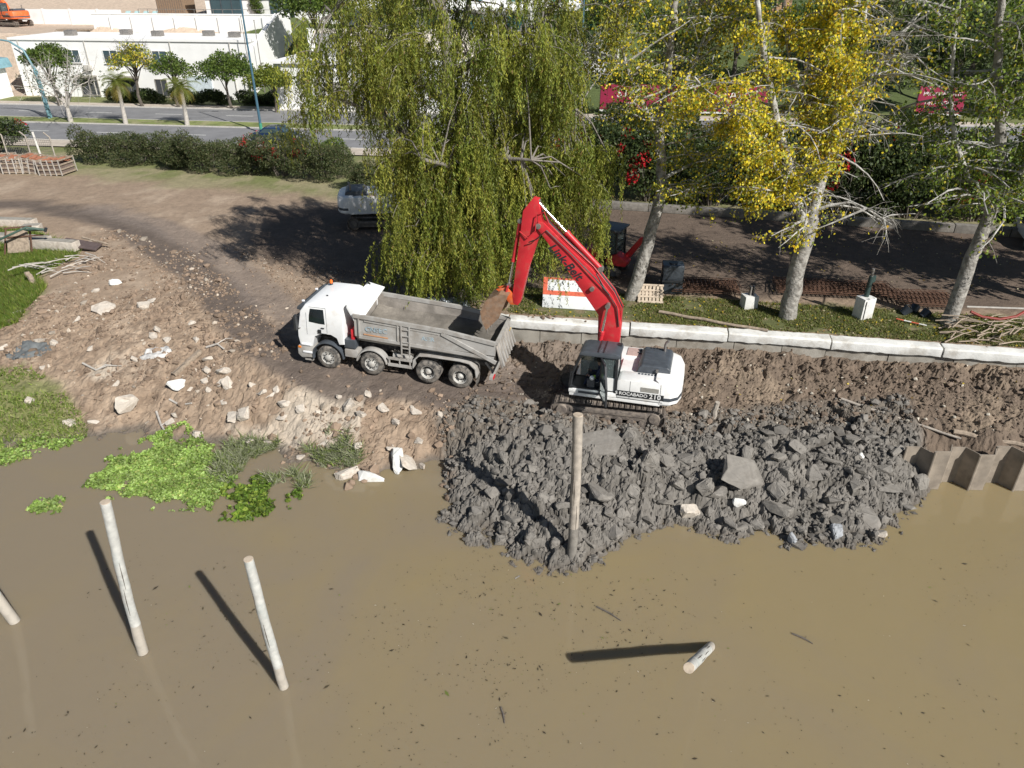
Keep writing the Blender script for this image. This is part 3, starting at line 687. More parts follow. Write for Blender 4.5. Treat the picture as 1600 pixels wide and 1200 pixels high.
# faded lettering patches left on the side (blue, unreadable marks kept as broken strokes)
M_DECAL = mat('faded_blue_decal', (0.33, 0.42, 0.47), 0.7, var=0.2, scale=9, dirt=(0.31,0.285,0.25), dscale=6, damt=0.7)
lettering('CNSEC', 0.30, M_DECAL, tub, (3.55,1.256,2.14), (-1,0,0.01), (0,0,1), 'faded_lettering', depth=0.003, bold=0.008)
lettering('ASER', 0.24, M_DECAL, tub, (1.35,1.256,2.08), (-1,0,0.01), (0,0,1), 'faded_lettering', depth=0.003, bold=0.006)
# front shield over the cab back
shield = MB().prism([(4.40,2.66),(4.46,2.64),(4.80,3.06),(4.78,3.12),(4.44,3.10),(4.05,3.05),(4.05,3.00),(4.42,3.03)], -1.2, 1.2)
shield = MB().add([(4.05,-1.2,3.02),(4.78,-1.2,3.16),(4.78,1.2,3.12),(4.05,1.2,2.70),(4.05,-1.2,2.97),(4.78,-1.2,3.11),(4.78,1.2,3.07),(4.05,1.2,2.65)],
    [(0,1,2,3),(7,6,5,4),(0,4,5,1),(1,5,6,2),(2,6,7,3),(3,7,4,0)])
shield.box(4.44,4.51,-1.2,1.2,2.55,3.0)
shield.prism([(4.05,2.68),(4.78,3.10),(4.80,2.95),(4.50,2.4),(4.48,1.8),(4.40,1.8),(4.38,2.62)], 1.16, 1.22)
shield.prism([(4.05,2.98),(4.78,3.12),(4.80,2.95),(4.50,2.4),(4.48,1.8),(4.40,1.8),(4.38,2.62)], -1.22, -1.16)
shield.build('cab_shield', M_CABWHITE, tub, bevel=0.008)
# tailgate with worn vertical ribs
tg = MB().prism([(XT-0.06,bx_side(XT)-0.05),(XT-0.12,bx_side(XT)-0.05),(XB-0.06,1.22),(XB,1.20)], -1.22, 1.22)
tail = tg.build('tailgate', M_BEDMUD, tub, bevel=0.01)
for k in range(7):
    yy = -1.1 + 2.2*k/6
    MB().beam((XT-0.14,yy,bx_side(XT)-0.10),(XB-0.09,yy,1.28),0.07,0.05,up=(-1,0,0.2)).build('tailgate_rib', M_GREYTRUCK, tail)
MB().beam((XT-0.12,-1.24,bx_side(XT)-0.02),(XT-0.12,1.24,bx_side(XT)-0.02),0.12,0.12).build('tailgate_bar', M_GREYTRUCK, tail)
MB().obox((XT-0.28,-0.75,2.05),(0.02,0.14,0.12),(0,-0.35,0)).build('reflector_sticker', mat('yellow_sticker',(0.75,0.5,0.04),0.5), tail)
MB().box(-1.36,-1.22,-1.15,1.15,0.55,0.70).beam((-1.2,0.5,0.62),(-0.9,0.5,1.0),0.08,0.08).beam((-1.2,-0.5,0.62),(-0.9,-0.5,1.0),0.08,0.08).build('underrun_bar', M_GREYTRUCK, truck)
for sd in (1,-1): MB().obox((-1.38,sd*0.95,0.62),(0.05,0.3,0.12)).build('tail_lamp', M_RED, truck, bevel=0.01)
# a skim of wet mud left on the floor of the body
XX, YY = np.meshgrid(np.linspace(-1.35, 4.36, 58), np.linspace(-1.18, 1.18, 26))
ZZ = 1.98 + 0.12*np.maximum(0, np.abs(YY)-0.80)/0.35 - 0.12*sstep(1.2, -1.3, XX) + 0.09*fbm(XX*1.1, YY*1.1, 5, 3, .6) + 0.10*sstep(3.6, 4.4, XX)
ii = np.arange(XX.size).reshape(XX.shape)
FF = np.stack([ii[:-1,:-1], ii[:-1,1:], ii[1:,1:], ii[1:,:-1]], -1).reshape(-1,4)
props(link_mesh('mud_load', np_mesh('mud_load', np.stack([XX,YY,ZZ],-1).reshape(-1,3), FF, np.array([0.19,0.172,0.148])*(0.62+0.5*sstep(-.3,.4,fbm(XX*.8,YY*.8,4,31))).reshape(-1,1), True), M_CLOD, tub))
# ================================================================== EXCAVATORS
def ex_person(parent):
    """operator sitting in the cab: one continuous body grown over a joint skeleton"""
    J = {'pelvis':(0.36,0.86,1.62,.15),'waist':(0.34,0.86,1.82,.14),'chest':(0.36,0.86,2.05,.165),'neck':(0.39,0.86,2.24,.06),'head0':(0.41,0.86,2.34,.085),'head1':(0.42,0.86,2.48,.085),
         'hipL':(0.42,0.97,1.60,.10),'kneeL':(0.83,1.02,1.68,.075),'ankL':(0.95,1.02,1.30,.05),'toeL':(1.10,1.03,1.27,.04),
         'hipR':(0.42,0.75,1.60,.10),'kneeR':(0.83,0.72,1.68,.075),'ankR':(0.95,0.70,1.30,.05),'toeR':(1.10,0.70,1.27,.04),
         'shL':(0.37,1.05,2.12,.075),'elL':(0.47,1.13,1.86,.055),'wrL':(0.72,1.08,1.84,.038),'haL':(0.80,1.07,1.86,.04),
         'shR':(0.37,0.67,2.12,.075),'elR':(0.47,0.60,1.86,.055),'wrR':(0.72,0.64,1.84,.038),'haR':(0.80,0.65,1.86,.04)}
    E = [('pelvis','waist'),('waist','chest'),('chest','neck'),('neck','head0'),('head0','head1'),('pelvis','hipL'),('hipL','kneeL'),('kneeL','ankL'),('ankL','toeL'),('pelvis','hipR'),('hipR','kneeR'),('kneeR','ankR'),('ankR','toeR'),
         ('chest','shL'),('shL','elL'),('elL','wrL'),('wrL','haL'),('chest','shR'),('shR','elR'),('elR','wrR'),('wrR','haR')]
    ks = list(J); me = bpy.data.meshes.new('person')
    me.from_pydata([J[k][:3] for k in ks], [(ks.index(a), ks.index(b)) for a, b in E], [])
    o = bpy.data.objects.new('person', me); COL.objects.link(o)
    sk = o.modifiers.new('skin', 'SKIN'); o.modifiers.new('sub', 'SUBSURF').levels = 2
    for i, k in enumerate(ks):
        r = J[k][3]; me.skin_vertices[0].data[i].radius = (r, r)
    me.skin_vertices[0].data[0].use_root = True
    dg = bpy.context.evaluated_depsgraph_get()
    m2 = bpy.data.meshes.new_from_object(o.evaluated_get(dg)); bpy.data.objects.remove(o)
    m2.materials.clear(); m2.materials.append(M_FABRIC); m2.materials.append(M_SKIN)
    for p in m2.polygons:
        c = p.center; p.use_smooth = True
        if c.z > 2.27 or (c.x > 0.73 and 1.78 < c.z < 1.95): p.material_index = 1
    person = bpy.data.objects.new('person', m2); COL.objects.link(person)
    person.location = parent.location; person.rotation_euler = parent.rotation_euler
    props(person, 'seated person in navy work clothes with hi-vis bands inside the open excavator cab', 'person')
    MB().sph((0.415,0.86,2.47),0.118,12,8,(1.05,0.95,0.85)).build('hair', mat('dark_hair',(0.02,0.016,0.013),0.7), person, smooth=True)
    MB().tube([(0.50,1.125,1.855),(0.60,1.11,1.848)],0.062,10).build('hi_vis_band', M_HIVIS, person)
    MB().tube([(0.66,1.0,1.65),(0.76,1.01,1.665)],0.092,10).build('hi_vis_band', M_HIVIS, person)
    mb = MB()
    for hy in (1.07, 0.65):      # fingers closed round the levers
        for k in range(4): mb.tube([(0.80,hy-0.03+0.02*k,1.88),(0.85,hy-0.03+0.02*k,1.885),(0.865,hy-0.03+0.02*k,1.86),(0.85,hy-0.03+0.02*k,1.84)],[0.011,0.01,0.009,0.008],6)
        mb.tube([(0.79,hy-0.04,1.87),(0.83,hy-0.06,1.89),(0.85,hy-0.045,1.895)],[0.012,0.011,0.009],6)
    mb.build('fingers', M_SKIN, person, smooth=True)
    return person

def excavator(name, label, loc, th, under_th, paint, boom_m, pose, stripe, text=None, text2=None, brand=None, door_open=True, driver=False, scale=1.0, detail=True):
    root = thing(name, loc, label, 'excavator', rz=th, scale=scale)
    U = lambda v: Matrix.Rotation(under_th - th, 3, 'Z') @ Vector(v)
    def rot_mesh(o): o.data.transform(Matrix.Rotation(under_th - th, 4, 'Z')); return o
    # ---------------- tracks
    TL, TZ0, TZ1 = 2.2, 0.0, 0.86
    loop = [(-TL+0.42, 0.03), (TL-0.42, 0.03)] + arc(TL-0.42, 0.44, 0.41, -75, 75, 5) + [(TL-0.42, 0.85), (-TL+0.42, 0.85)] + arc(-TL+0.42, 0.44, 0.41, 105, 255, 5)
    path = []
    cl = loop + [loop[0]]
    for a, b in zip(cl[:-1], cl[1:]):
        a, b = Vector((a[0],0,a[1])), Vector((b[0],0,b[1])); n = max(1, int((b-a).length / 0.03))
        path += [a + (b-a)*i/n for i in range(n)]
    seg = [0.0]
    for i in range(1, len(path)): seg.append(seg[-1] + (path[i]-path[i-1]).length)
    total = seg[-1] + (path[0]-path[-1]).length; N = 46
    shoe_me = None
    for sd in (1, -1):
        yc = sd*1.18
        tr = MB().box(-TL+0.5, TL-0.5, yc-0.2, yc+0.2, 0.25, 0.62).box(-TL+0.75, TL-0.75, yc-0.235, yc+0.235, 0.42, 0.60)
        fr = rot_mesh(tr.build('track_frame', M_STEELMUD, root, bevel=0.03))
        for x in (-TL+0.42, TL-0.42):
            rg = [[(x+math.cos(2*math.pi*k/20)*r, yc+sd*y, 0.44+math.sin(2*math.pi*k/20)*r) for k in range(20)] for r, y in ((0.36,-0.15),(0.36,0.15),(0.24,0.18),(0.2,0.26),(0.02,0.26))]
            rot_mesh(MB().loft(rg).build('idler' if x > 0 else 'sprocket', M_STEELMUD, fr, smooth=True))
        if detail:
            for k in range(7):
                x = -1.35 + k*0.45
                rot_mesh(MB().cyl((x,yc-0.2,0.2),(x,yc+0.24,0.2),0.14,n=12).build('roller', M_STEELMUD, fr, smooth=True))
        # every shoe is a plate with a grouser
        if shoe_me is None:
            s = MB().box(-0.088,0.088,-0.30,0.30,-0.015,0.012).box(-0.075,-0.045,-0.30,0.30,0.012,0.04).box(0.0,0.025,-0.30,0.30,0.012,0.035)
            shoe_me = s.mesh('track_shoe'); shoe_me.materials.append(M_STEELMUD)
        for k in range(N):
            d = total*k/N; i = max(0, np.searchsorted(seg, d)-1)
            p = path[i]; q = path[(i+3) % len(path)]; t = (q-p).normalized()
            nrm = Vector((t.z,0,-t.x))
            M3 = Matrix((t, Vector((0,-1,0)), nrm)).transposed()
            if M3.determinant() < 0: M3 = Matrix((t, Vector((0,1,0)), nrm)).transposed()
            o = bpy.data.objects.new('track_shoe', shoe_me); COL.objects.link(o); o.parent = fr
            o.matrix_local = Matrix.Rotation(under_th-th, 4, 'Z') @ (Matrix.Translation(p + Vector((0,yc,0)) + nrm*0.0) @ M3.to_4x4())
    rot_mesh(MB().box(-0.9,0.9,-0.85,0.85,0.5,0.85).cyl((0,0,0.8),(0,0,1.1),0.62,n=28).build('undercarriage', M_STEELMUD, root))
    # ---------------- upper structure
    house = MB().box(-2.0,1.45,-1.36,1.36,1.06,1.22).build('deck', paint, root, bevel=0.02)
    bodyL = MB().prism([(-2.1,1.2),(-0.36,1.2),(-0.36,1.95),(-0.5,2.02),(-2.1,2.02)], 0.62, 1.38).build('engine_side_cover', paint, root, bevel=0.04)
    MB().prism([(-0.355,1.2),(1.48,1.2),(1.48,1.34),(1.3,1.40),(-0.355,1.42)], 0.30, 1.385).build('cab_base', paint, root, bevel=0.03)
    MB().prism([(-2.1,1.2),(1.0,1.2),(1.0,1.55),(0.6,1.95),(-0.2,2.06),(-2.1,2.06)], -1.38, -0.45).build('right_side_cover', paint, root, bevel=0.04)
    MB().box(-2.1,-0.36,-0.46,0.63,1.2,1.98).build('engine_deck', paint, root, bevel=0.02)
    # counterweight with rounded plan
    plan = [(-1.95,1.375),(-2.35,1.34),(-2.62,1.12),(-2.74,0.7),(-2.76,0.0),(-2.74,-0.7),(-2.62,-1.12),(-2.35,-1.34),(-1.95,-1.375)]
    rings = [[(x*k, y*k2, z) for x, y in plan] for z, k, k2 in ((1.08,0.97,0.97),(1.16,1,1),(1.9,0.995,1),(2.05,0.965,0.97),(2.11,0.90,0.90))]
    cw = MB().loft(rings).build('counterweight', paint, root, bevel=0.015)
    rr = [[(x*1.004, y*1.004, z) for x, y in plan] for z in (1.30,1.44)]
    MB().loft(rr, cap=False, closed=False).build('counterweight_band', M_DGREY, cw)
    # bonnet: raised ribbed dark cover
    hood = MB().prism([(-2.26,2.0),(-2.22,2.26),(-2.12,2.34),(-1.16,2.34),(-1.04,2.24),(-0.98,2.0)], -1.0, 0.66).build('engine_bonnet', M_DGREY, root, bevel=0.05, seg=3)
    for k in range(6): MB().box(-2.08,-1.2,-0.72+0.24*k,-0.70+0.24*k,2.335,2.352).build('bonnet_rib', M_DGREY, hood, bevel=0.006)
    mb = MB()
    for k in range(6): mb.box(-1.95+0.11*k,-1.88+0.11*k,-0.93,-0.84,2.335,2.349)
    mb.build('bonnet_vent', M_BLACK, hood)
    MB().tube([(-1.9,-0.75,2.3),(-1.9,-0.75,2.6),(-1.93,-0.75,2.72),(-2.02,-0.75,2.8)],0.055,12).build('exhaust', M_STEEL, root, smooth=True)
    mb = MB()
    for k in range(9): mb.box(-2.1+0.12*k,-2.02+0.12*k,0.70,0.80,2.015,2.03)
    mb.build('air_grille', M_DGREY, bodyL)
    MB().obox((-1.75,0.72,2.2),(0.09,0.05,0.14)).build('bonnet_latch', M_STEEL, hood)
    mb = MB()
    for x in (-0.85,-1.98): mb.box(x-0.006,x+0.006,1.376,1.386,1.24,1.99)
    mb.box(-2.1,-0.36,1.376,1.386,1.235,1.245)
    mb.build('panel_seam', M_BLACK, bodyL)
    MB().box(-1.92,-1.25,1.372,1.392,1.62,1.80).build('vent_panel', mat('vent_grey',(0.30,0.29,0.26),0.7), bodyL)
    MB().box(-2.12,-0.36,1.374,1.392,1.33,1.56).build('side_stripe', stripe, bodyL)
    if text: lettering(text, 0.19, M_WHITE, bodyL, (-0.92,1.394,1.445), (-1,0,0), (0,0,1), depth=0.002, bold=0.002, spacing=1.0)
    if text2: lettering(text2, 0.27, M_WHITE, bodyL, (-1.80,1.394,1.445), (-1,0,0), (0,0,1), depth=0.002, bold=0.005, spacing=1.1)
    MB().box(0.3,1.1,1.382,1.392,1.22,1.32).build('decal', M_DGREY, bodyL)
    # right front: tool box and tank tops with reddish worn paint
    MB().box(-0.9,-0.45,-1.25,-0.6,2.06,2.09).build('tank_step', mat('worn_pink_step',(0.45,0.33,0.3),0.8), root)
    for yy in (-1.1,-0.85): MB().cyl((-0.95,yy+0.0,2.08),(-0.95,yy,2.13),0.08,n=12).build('filler_cap', M_DGREY, root)
    # ---------------- cab: posts, roof, panes
    cy0, cy1 = 0.36, 1.38
    P = {'fl':(1.44,cy1),'fr':(1.44,cy0),'ml':(0.28,cy1),'rl':(-0.34,cy1),'rr':(-0.34,cy0)}
    mb = MB()
    for sd_y in (cy0+0.04, cy1-0.04):
        mb.tube([(1.42,sd_y,1.40),(1.36,sd_y,2.0),(1.05,sd_y,2.86)],0.05,8)
        mb.beam((-0.30,sd_y,1.40),(-0.30,sd_y,2.88),0.10,0.09)
        mb.beam((0.28,sd_y,1.40),(0.28,sd_y,2.88),0.08,0.07)
        mb.beam((1.42,sd_y,1.42),(-0.30,sd_y,1.42),0.06,0.08)
    for z in (1.42, 2.86): mb.beam((-0.30,cy0,z),(-0.30,cy1,z),0.08,0.08)
    mb.beam((1.42,cy0,1.42),(1.42,cy1,1.42),0.06,0.06)
    cabf = mb.build('cab_frame', M_BLACK, root)
    roof = MB().prism([(1.14,2.84),(1.08,2.96),(0.9,3.02),(-0.2,3.04),(-0.38,2.98),(-0.40,2.84)], cy0-0.03, cy1+0.03).build('cab_roof', M_DGREY, cabf, bevel=0.03)
    for x in (0.22, 0.42): MB().box(x-0.025,x+0.025,cy0,cy1,3.02,3.052).build('roof_rib', M_BLACK, roof)
    MB().obox((-0.28,0.55,3.05),(0.16,0.2,0.05)).build('roof_lamp', M_BLACK, roof, bevel=0.01)
    MB().box(-0.34,0.26,cy1-0.055,cy1-0.02,1.46,2.0).build('rear_side_panel', paint, cabf)
    MB().box(-0.30,0.24,cy1-0.05,cy1-0.04,2.0,2.82).build('rear_side_glass', M_GLASS, cabf)
    MB().box(-0.26,1.2,cy0+0.035,cy0+0.045,1.48,2.82).build('right_glass', M_GLASS, cabf)
    MB().box(-0.325,-0.315,cy0+0.1,cy1-0.1,1.9,2.8).build('rear_glass', M_GLASS, cabf)
    MB().add([(1.43,cy0+.06,1.46),(1.43,cy1-.06,1.46),(1.37,cy1-.06,2.0),(1.37,cy0+.06,2.0),(1.07,cy1-.06,2.82),(1.07,cy0+.06,2.82)],[(0,1,2,3),(3,2,4,5)]).build('front_glass', M_GLASS, cabf)
    MB().box(-0.28,1.38,cy0+0.05,cy1-0.05,1.22,1.44).build('cab_floor', M_BLACK, cabf)
    st = MB().box(0.08,0.56,0.62,1.10,1.44,1.60).prism([(0.06,1.55),(0.16,1.55),(0.10,2.30),(0.0,2.30)],0.62,1.10).build('seat', M_SEAT, cabf, bevel=0.04)
    MB().box(0.5,0.86,0.42,0.56,1.44,1.78).build('console', M_SEAT, cabf, bevel=0.03)
    MB().box(0.5,0.80,1.15,1.27,1.44,1.78).build('console', M_SEAT, cabf, bevel=0.03)
    MB().sph((0.62,1.22,1.84),0.10,10,6).build('white_bag', M_WHITEPLASTIC, cabf, smooth=True) if driver else None
    for yy in (0.65,1.07): MB().cyl((0.84,yy,1.7),(0.84,yy,1.93),0.018,n=8).build('control_lever', M_BLACK, cabf)
    mb = MB().beam((1.46,cy1+0.05,1.5),(1.40,cy1+0.05,2.1),0.03,0.03).beam((1.46,cy1+0.05,1.5),(1.44,cy1,1.45),0.03,0.03).beam((1.40,cy1+0.05,2.1),(1.36,cy1,2.1),0.03,0.03)
    mb.build('grab_rail', M_BLACK, cabf)
    # door hinged at the middle post
    dr = MB(); W = 1.0
    outl = [(0.02,1.34),(0.02,2.80),(0.62,2.80),(0.98,2.05),(1.04,1.34)]
    if door_open:
        ang = math.radians(112); D = lambda a, z: (0.28+math.cos(ang)*a, cy1+0.02+math.sin(ang)*a, z)
    else:
        D = lambda a, z: (0.28+a, cy1+0.015, z)
    for a, b2 in zip(outl, outl[1:]+outl[:1]): dr.beam(D(*a), D(*b2), 0.07, 0.06)
    dr.beam(D(0.02,1.95), D(0.99,1.95), 0.05, 0.05)
    door = dr.build('cab_door', M_BLACK, cabf)
    MB().add([D(0.04,1.97),D(0.97,1.97),D(0.6,2.78),D(0.04,2.78)],[(0,1,2,3)]).build('door_glass', M_GLASS, door)
    MB().add([D(0.04,1.36),D(1.0,1.36),D(0.97,1.93),D(0.04,1.93)],[(0,1,2,3)]).build('door_glass', M_GLASS, door)
    # ---------------- boom, stick, bucket in the plane y = -0.1
    yb = -0.10
    F, K, T, TOP, BK = pose['foot'], pose['knee'], pose['tip'], pose['top'], pose['pin']
    boom_poly = pose['boom']
    boom = MB().prism(boom_poly, yb-0.24, yb+0.24).build('boom', boom_m, root, bevel=0.02)
    for q in pose['pins']: MB().cyl((q[0],yb-0.36,q[1]),(q[0],yb+0.36,q[1]),0.085,n=14).build('boom_pin', M_STEEL, boom, smooth=True)
    if brand:
        a, b2 = Vector(brand[1]), Vector(brand[2]); d = (b2-a).normalized()
        # reading direction runs down the boom as seen from the cab side
        up = Vector((-d.z if False else -d[1], 0, d[0])); xd = Vector((d[0],0,d[1])); yd = Vector((0,1,0)).cross(xd) * -1
        if yd.z < 0 and abs(yd.z) > 1e-6: yd = -yd
        c = (a+b2)/2; z_ = xd.cross(yd)
        if z_.y < 0: yd = -yd
        lettering(brand[0], 0.46, M_BLACK, boom, (c[0], yb+0.243, c[1]), xd, yd, depth=0.003, bold=0.011, shear=0.25)
    stick = MB().prism(pose['stick'], yb-0.17, yb+0.17).build('stick', boom_m, root, bevel=0.015)
    MB().cyl((T[0],yb-0.3,T[1]),(T[0],yb+0.3,T[1]),0.1,n=14).build('stick_pin', M_STEEL, stick, smooth=True)
    def ram(nm, p, q, split, r, y, m=boom_m):
        p, q = Vector((p[0],y,p[1])), Vector((q[0],y,q[1])); c = p + (q-p)*split
        o = MB().cyl(p, c, r, n=14).build(nm, m, root, smooth=True)
        MB().cyl(c, q, r*0.55, n=12).build('rod', M_CHROME, o, smooth=True)
        MB().cyl(c - (q-p).normalized()*0.1, c + (q-p).normalized()*0.02, r*1.18, n=14).build('gland', m, o, smooth=True)
        for e in (p, q): MB().cyl((e.x,y-0.1,e.z),(e.x,y+0.1,e.z),r*1.1,n=12).build('ram_eye', M_STEEL, o, smooth=True)
    for y in (yb-0.40, yb+0.40): ram('boom_ram', pose['bram'][0], pose['bram'][1], 0.52, 0.085, y)
    ram('stick_ram', pose['sram'][0], pose['sram'][1], 0.55, 0.10, yb)
    ram('bucket_ram', pose['kram'][0], pose['kram'][1], 0.62, 0.08, yb)
    # bucket
    bp = pose['bucket']
    hw = 0.6
    g_ = bp.get('grow', 1.0); c_ = Vector(BK); sc_ = lambda l: [tuple(c_ + (Vector(q) - c_)*g_) for q in l]
    bp = dict(bp); bp['outer'], bp['inner'], bp['cheek'] = sc_(bp['outer']), sc_(bp['inner']), sc_(bp['cheek']); bp['tip'] = sc_([bp['tip']])[0]
    outer = bp['outer']; inner = bp['inner']
    bk = MB()
    poly = outer + inner[::-1]
    bk.prism(poly, yb-hw, yb+hw)
    bk.prism(bp['cheek'], yb-hw-0.001, yb-hw+0.035); bk.prism(bp['cheek'], yb+hw-0.035, yb+hw+0.001)
    bucket = bk.build('bucket', M_BUCKET, root)
    tip, tdir = Vector(bp['tip']), Vector(bp['tdir']).normalized()
    for k in range(5):
        yy = yb - hw + 0.06 + k*(2*hw-0.12)/4
        a = Vector((tip[0],yy,tip[1])); b2 = a + Vector((tdir[0],0,tdir[1]))*0.22
        MB().tube([a - Vector((tdir[0],0,tdir[1]))*0.08, a, b2],[0.06,0.055,0.015],6).build('tooth', M_STEEL, bucket)
    MB().prism(bp['bracket'], yb-0.16, yb-0.12).prism(bp['bracket'], yb+0.12, yb+0.16).build('coupler', M_ORANGE, bucket, bevel=0.01)
    MB().beam((bp['link'][0][0],yb+0.2,bp['link'][0][1]),(bp['link'][1][0],yb+0.2,bp['link'][1][1]),0.06,0.13,up=(0,1,0)).beam((bp['link'][0][0],yb-0.2,bp['link'][0][1]),(bp['link'][1][0],yb-0.2,bp['link'][1][1]),0.06,0.13,up=(0,1,0)).build('link_arm', boom_m, bucket)
    # hoses along the back of the boom and over the elbow
    if detail:
        for j, hp in enumerate(pose['hoses']):
            MB().tube([(x, yb+y, z) for x, y, z in hp], 0.022, 6).build('hose', M_HOSE if j % 3 else boom_m, boom, smooth=True)
    if driver: ex_person(root)
    return root
def lerp2(a, b, t): return (a[0]+(b[0]-a[0])*t, a[1]+(b[1]-a[1])*t)
boomA = [(0.45,1.95),(0.62,2.9),(0.66,3.95),(1.82,5.62),(2.62,6.75),(2.98,7.30),(3.22,7.36),(3.30,7.14),(2.98,6.92),(2.2,6.30),(1.25,5.30),(0.35,4.72),(-0.02,4.30),(-0.16,3.6),(-0.14,2.9),(0.0,1.95)]
# main boom: inner edge runs foot > knee > tip on the bucket side
boomA = [(0.52,1.75),(0.64,2.85),(0.68,3.98),(1.86,5.55),(3.02,7.02),(3.16,7.20),(3.08,7.38),(2.86,7.34),(1.95,6.52),(1.02,5.75),(0.20,4.78),(-0.08,4.25),(-0.20,3.6),(-0.18,2.9),(0.02,1.75)]
poseA = dict(foot=(0.2,1.9), knee=(0.2,4.3), tip=(3.06,7.22), top=(3.2,8.1), pin=(3.92,4.15), boom=boomA,
    stick=[(2.86,7.10),(2.98,7.55),(3.10,8.16),(3.30,8.20),(3.66,7.72),(3.72,7.2),(4.06,4.35),(4.02,4.05),(3.86,3.98),(3.74,4.12),(3.42,5.6),(2.98,7.0)],
    pins=[(0.96,5.02),(0.32,4.45)], bram=((0.62,2.2),(0.32,4.45)), sram=((0.72,5.72),(3.16,8.05)), kram=((3.80,7.3),(4.22,4.75)),
    bucket=dict(grow=1.14, outer=[(4.10,4.46),(4.42,4.50),(4.85,4.25),(5.08,3.80),(5.02,3.42),(4.88,3.12)], inner=[(4.16,4.36),(4.44,4.40),(4.78,4.18),(4.98,3.80),(4.94,3.45),(4.84,3.16)],
        cheek=[(4.10,4.46),(4.42,4.50),(4.85,4.25),(5.08,3.80),(5.02,3.42),(4.88,3.12),(4.42,3.62)], tip=(4.88,3.16), tdir=(-0.25,-1.0),
        bracket=[(3.82,4.0),(3.95,4.34),(4.26,4.68),(4.72,4.56),(4.46,4.36),(4.14,3.98)], link=((4.22,4.75),(4.30,4.42))),
    hoses=[[(-0.15,0.16-0.1*j,3.2),(-0.18,0.16-0.1*j,4.3),(0.16,0.16-0.1*j,4.92),(0.98,0.16-0.1*j,5.86),(1.95,0.16-0.1*j,6.66),(2.7,0.16-0.1*j,7.34),(2.86+0.06*j,0.22-0.1*j,7.75),(3.12,0.26-0.1*j,7.62),(3.16,0.30-0.1*j,7.05),(3.45,0.26-0.1*j,6.75),(3.78,0.2-0.1*j,6.95)] for j in range(4)]
     + [[(0.3,0.3,4.85),(0.9,0.33,5.5),(1.8,0.3,6.3),(2.75,0.28,7.1),(3.1,0.34,6.75),(3.4,0.3,6.6)], [(-0.12,0.27,3.6),(0.0,0.29,4.4),(0.45,0.28,5.0),(0.85,0.2,5.6)]])
S_MAIN = Vector((3.95,25.45,1.30))
S_TH = math.radians(165)
exA = excavator('excavator', 'white and red tracked excavator swinging its bucket over the dump truck', S_MAIN, S_TH, math.radians(168.4), M_WHITE, M_RED, poseA, M_BLACK,
    text='S ROCABADO', text2='210', brand=('Link-Belt', (2.62,6.55), (1.42,5.35)), driver=True)
# a second machine parked under the willow, arm folded low ahead of it
boomB = [(0.5,1.7),(1.2,2.6),(2.2,3.4),(3.6,3.55),(5.0,2.9),(5.15,3.15),(4.0,4.0),(2.2,4.1),(0.7,3.0),(0.0,1.75)]
poseB = dict(foot=(0.2,1.8), knee=(2.2,3.7), tip=(5.0,3.0), top=(5.5,3.5), pin=(3.6,0.9), boom=boomB,
    stick=[(4.8,3.0),(5.2,3.6),(5.6,3.4),(5.3,2.8),(3.9,0.8),(3.6,0.7),(3.5,0.9)], pins=[(2.3,3.7)], bram=((0.8,1.6),(2.2,3.6)), sram=((2.4,4.15),(5.3,3.5)), kram=((5.4,3.0),(4.2,0.9)),
    bucket=dict(outer=[(3.6,0.95),(3.2,1.0),(2.8,0.7),(2.75,0.3),(3.0,0.05),(3.4,0.0)], inner=[(3.55,0.85),(3.22,0.9),(2.9,0.66),(2.86,0.34),(3.06,0.14),(3.4,0.08)],
        cheek=[(3.6,0.95),(3.2,1.0),(2.8,0.7),(2.75,0.3),(3.0,0.05),(3.4,0.0)], tip=(3.4,0.04), tdir=(1,0.1), bracket=[(3.5,0.8),(3.7,1.0),(3.4,1.2),(3.2,0.95)], link=((4.2,0.9),(3.5,1.1))), hoses=[])
pB = at(612, 352, 3.0)
excavator('excavator', 'pale white excavator parked half hidden under the willow', (-7.7, 44.2, gz(-7.7,44.2)-0.03), math.radians(8), math.radians(4), M_WHITE, M_WHITE, poseB, M_DGREY, text2='210', door_open=False, detail=False)
pC = aty(22, 40, 118)
excavator('excavator', 'orange excavator digging on the earth terrace beside the white building', (pC.x, 118, gz(pC.x,118)-0.03), math.radians(150), math.radians(160), M_ORANGE, M_ORANGE, poseB, M_BLACK, door_open=False, detail=False)
# ================================================================== QUAY WALL
quay = thing('quay_wall', (WL0.x, WL0.y, 0), 'low concrete quay wall with white capping blocks below the lawn strip', 'wall', rz=math.atan2(WDIR.y, WDIR.x))
LEN = (WL1 - WL0).length
def along(px, py): 
    p = at(px, py, 3.0); return (Vector((p.x, p.y)) - WL0).dot(WDIR)
cuts = [0.0, 3.15, along(985,503), along(1137,514), along(1297,525), along(1470,537), along(1650,550), LEN+1]
for i, (a, b) in enumerate(zip(cuts[:-1], cuts[1:])):
    rr = random.uniform
    dz, dy = rr(-0.03,0.03), rr(-0.03,0.03)
    n = 21; rings = []
    for k in range(n):
        x = a + 0.03 + (b-a-0.06)*k/(n-1); j = lambda s=0.012: rr(-s, s)
        rings.append([(x, -0.62+dy+j(), 2.60+dz+j(.03)), (x, -0.62+dy+j(), 2.93+dz+j()), (x, -0.55+dy+j(.025), 2.99+dz+j()), (x, -0.06+dy+j(.03), 3.0+dz+j()), (x, 0.0+dy, 2.93+dz+j()), (x, 0.0+dy, 2.5+dz)])
    MB().loft(rings).build('cap_block', M_WHITECONC, quay, bevel=0.012)
x = 0.0
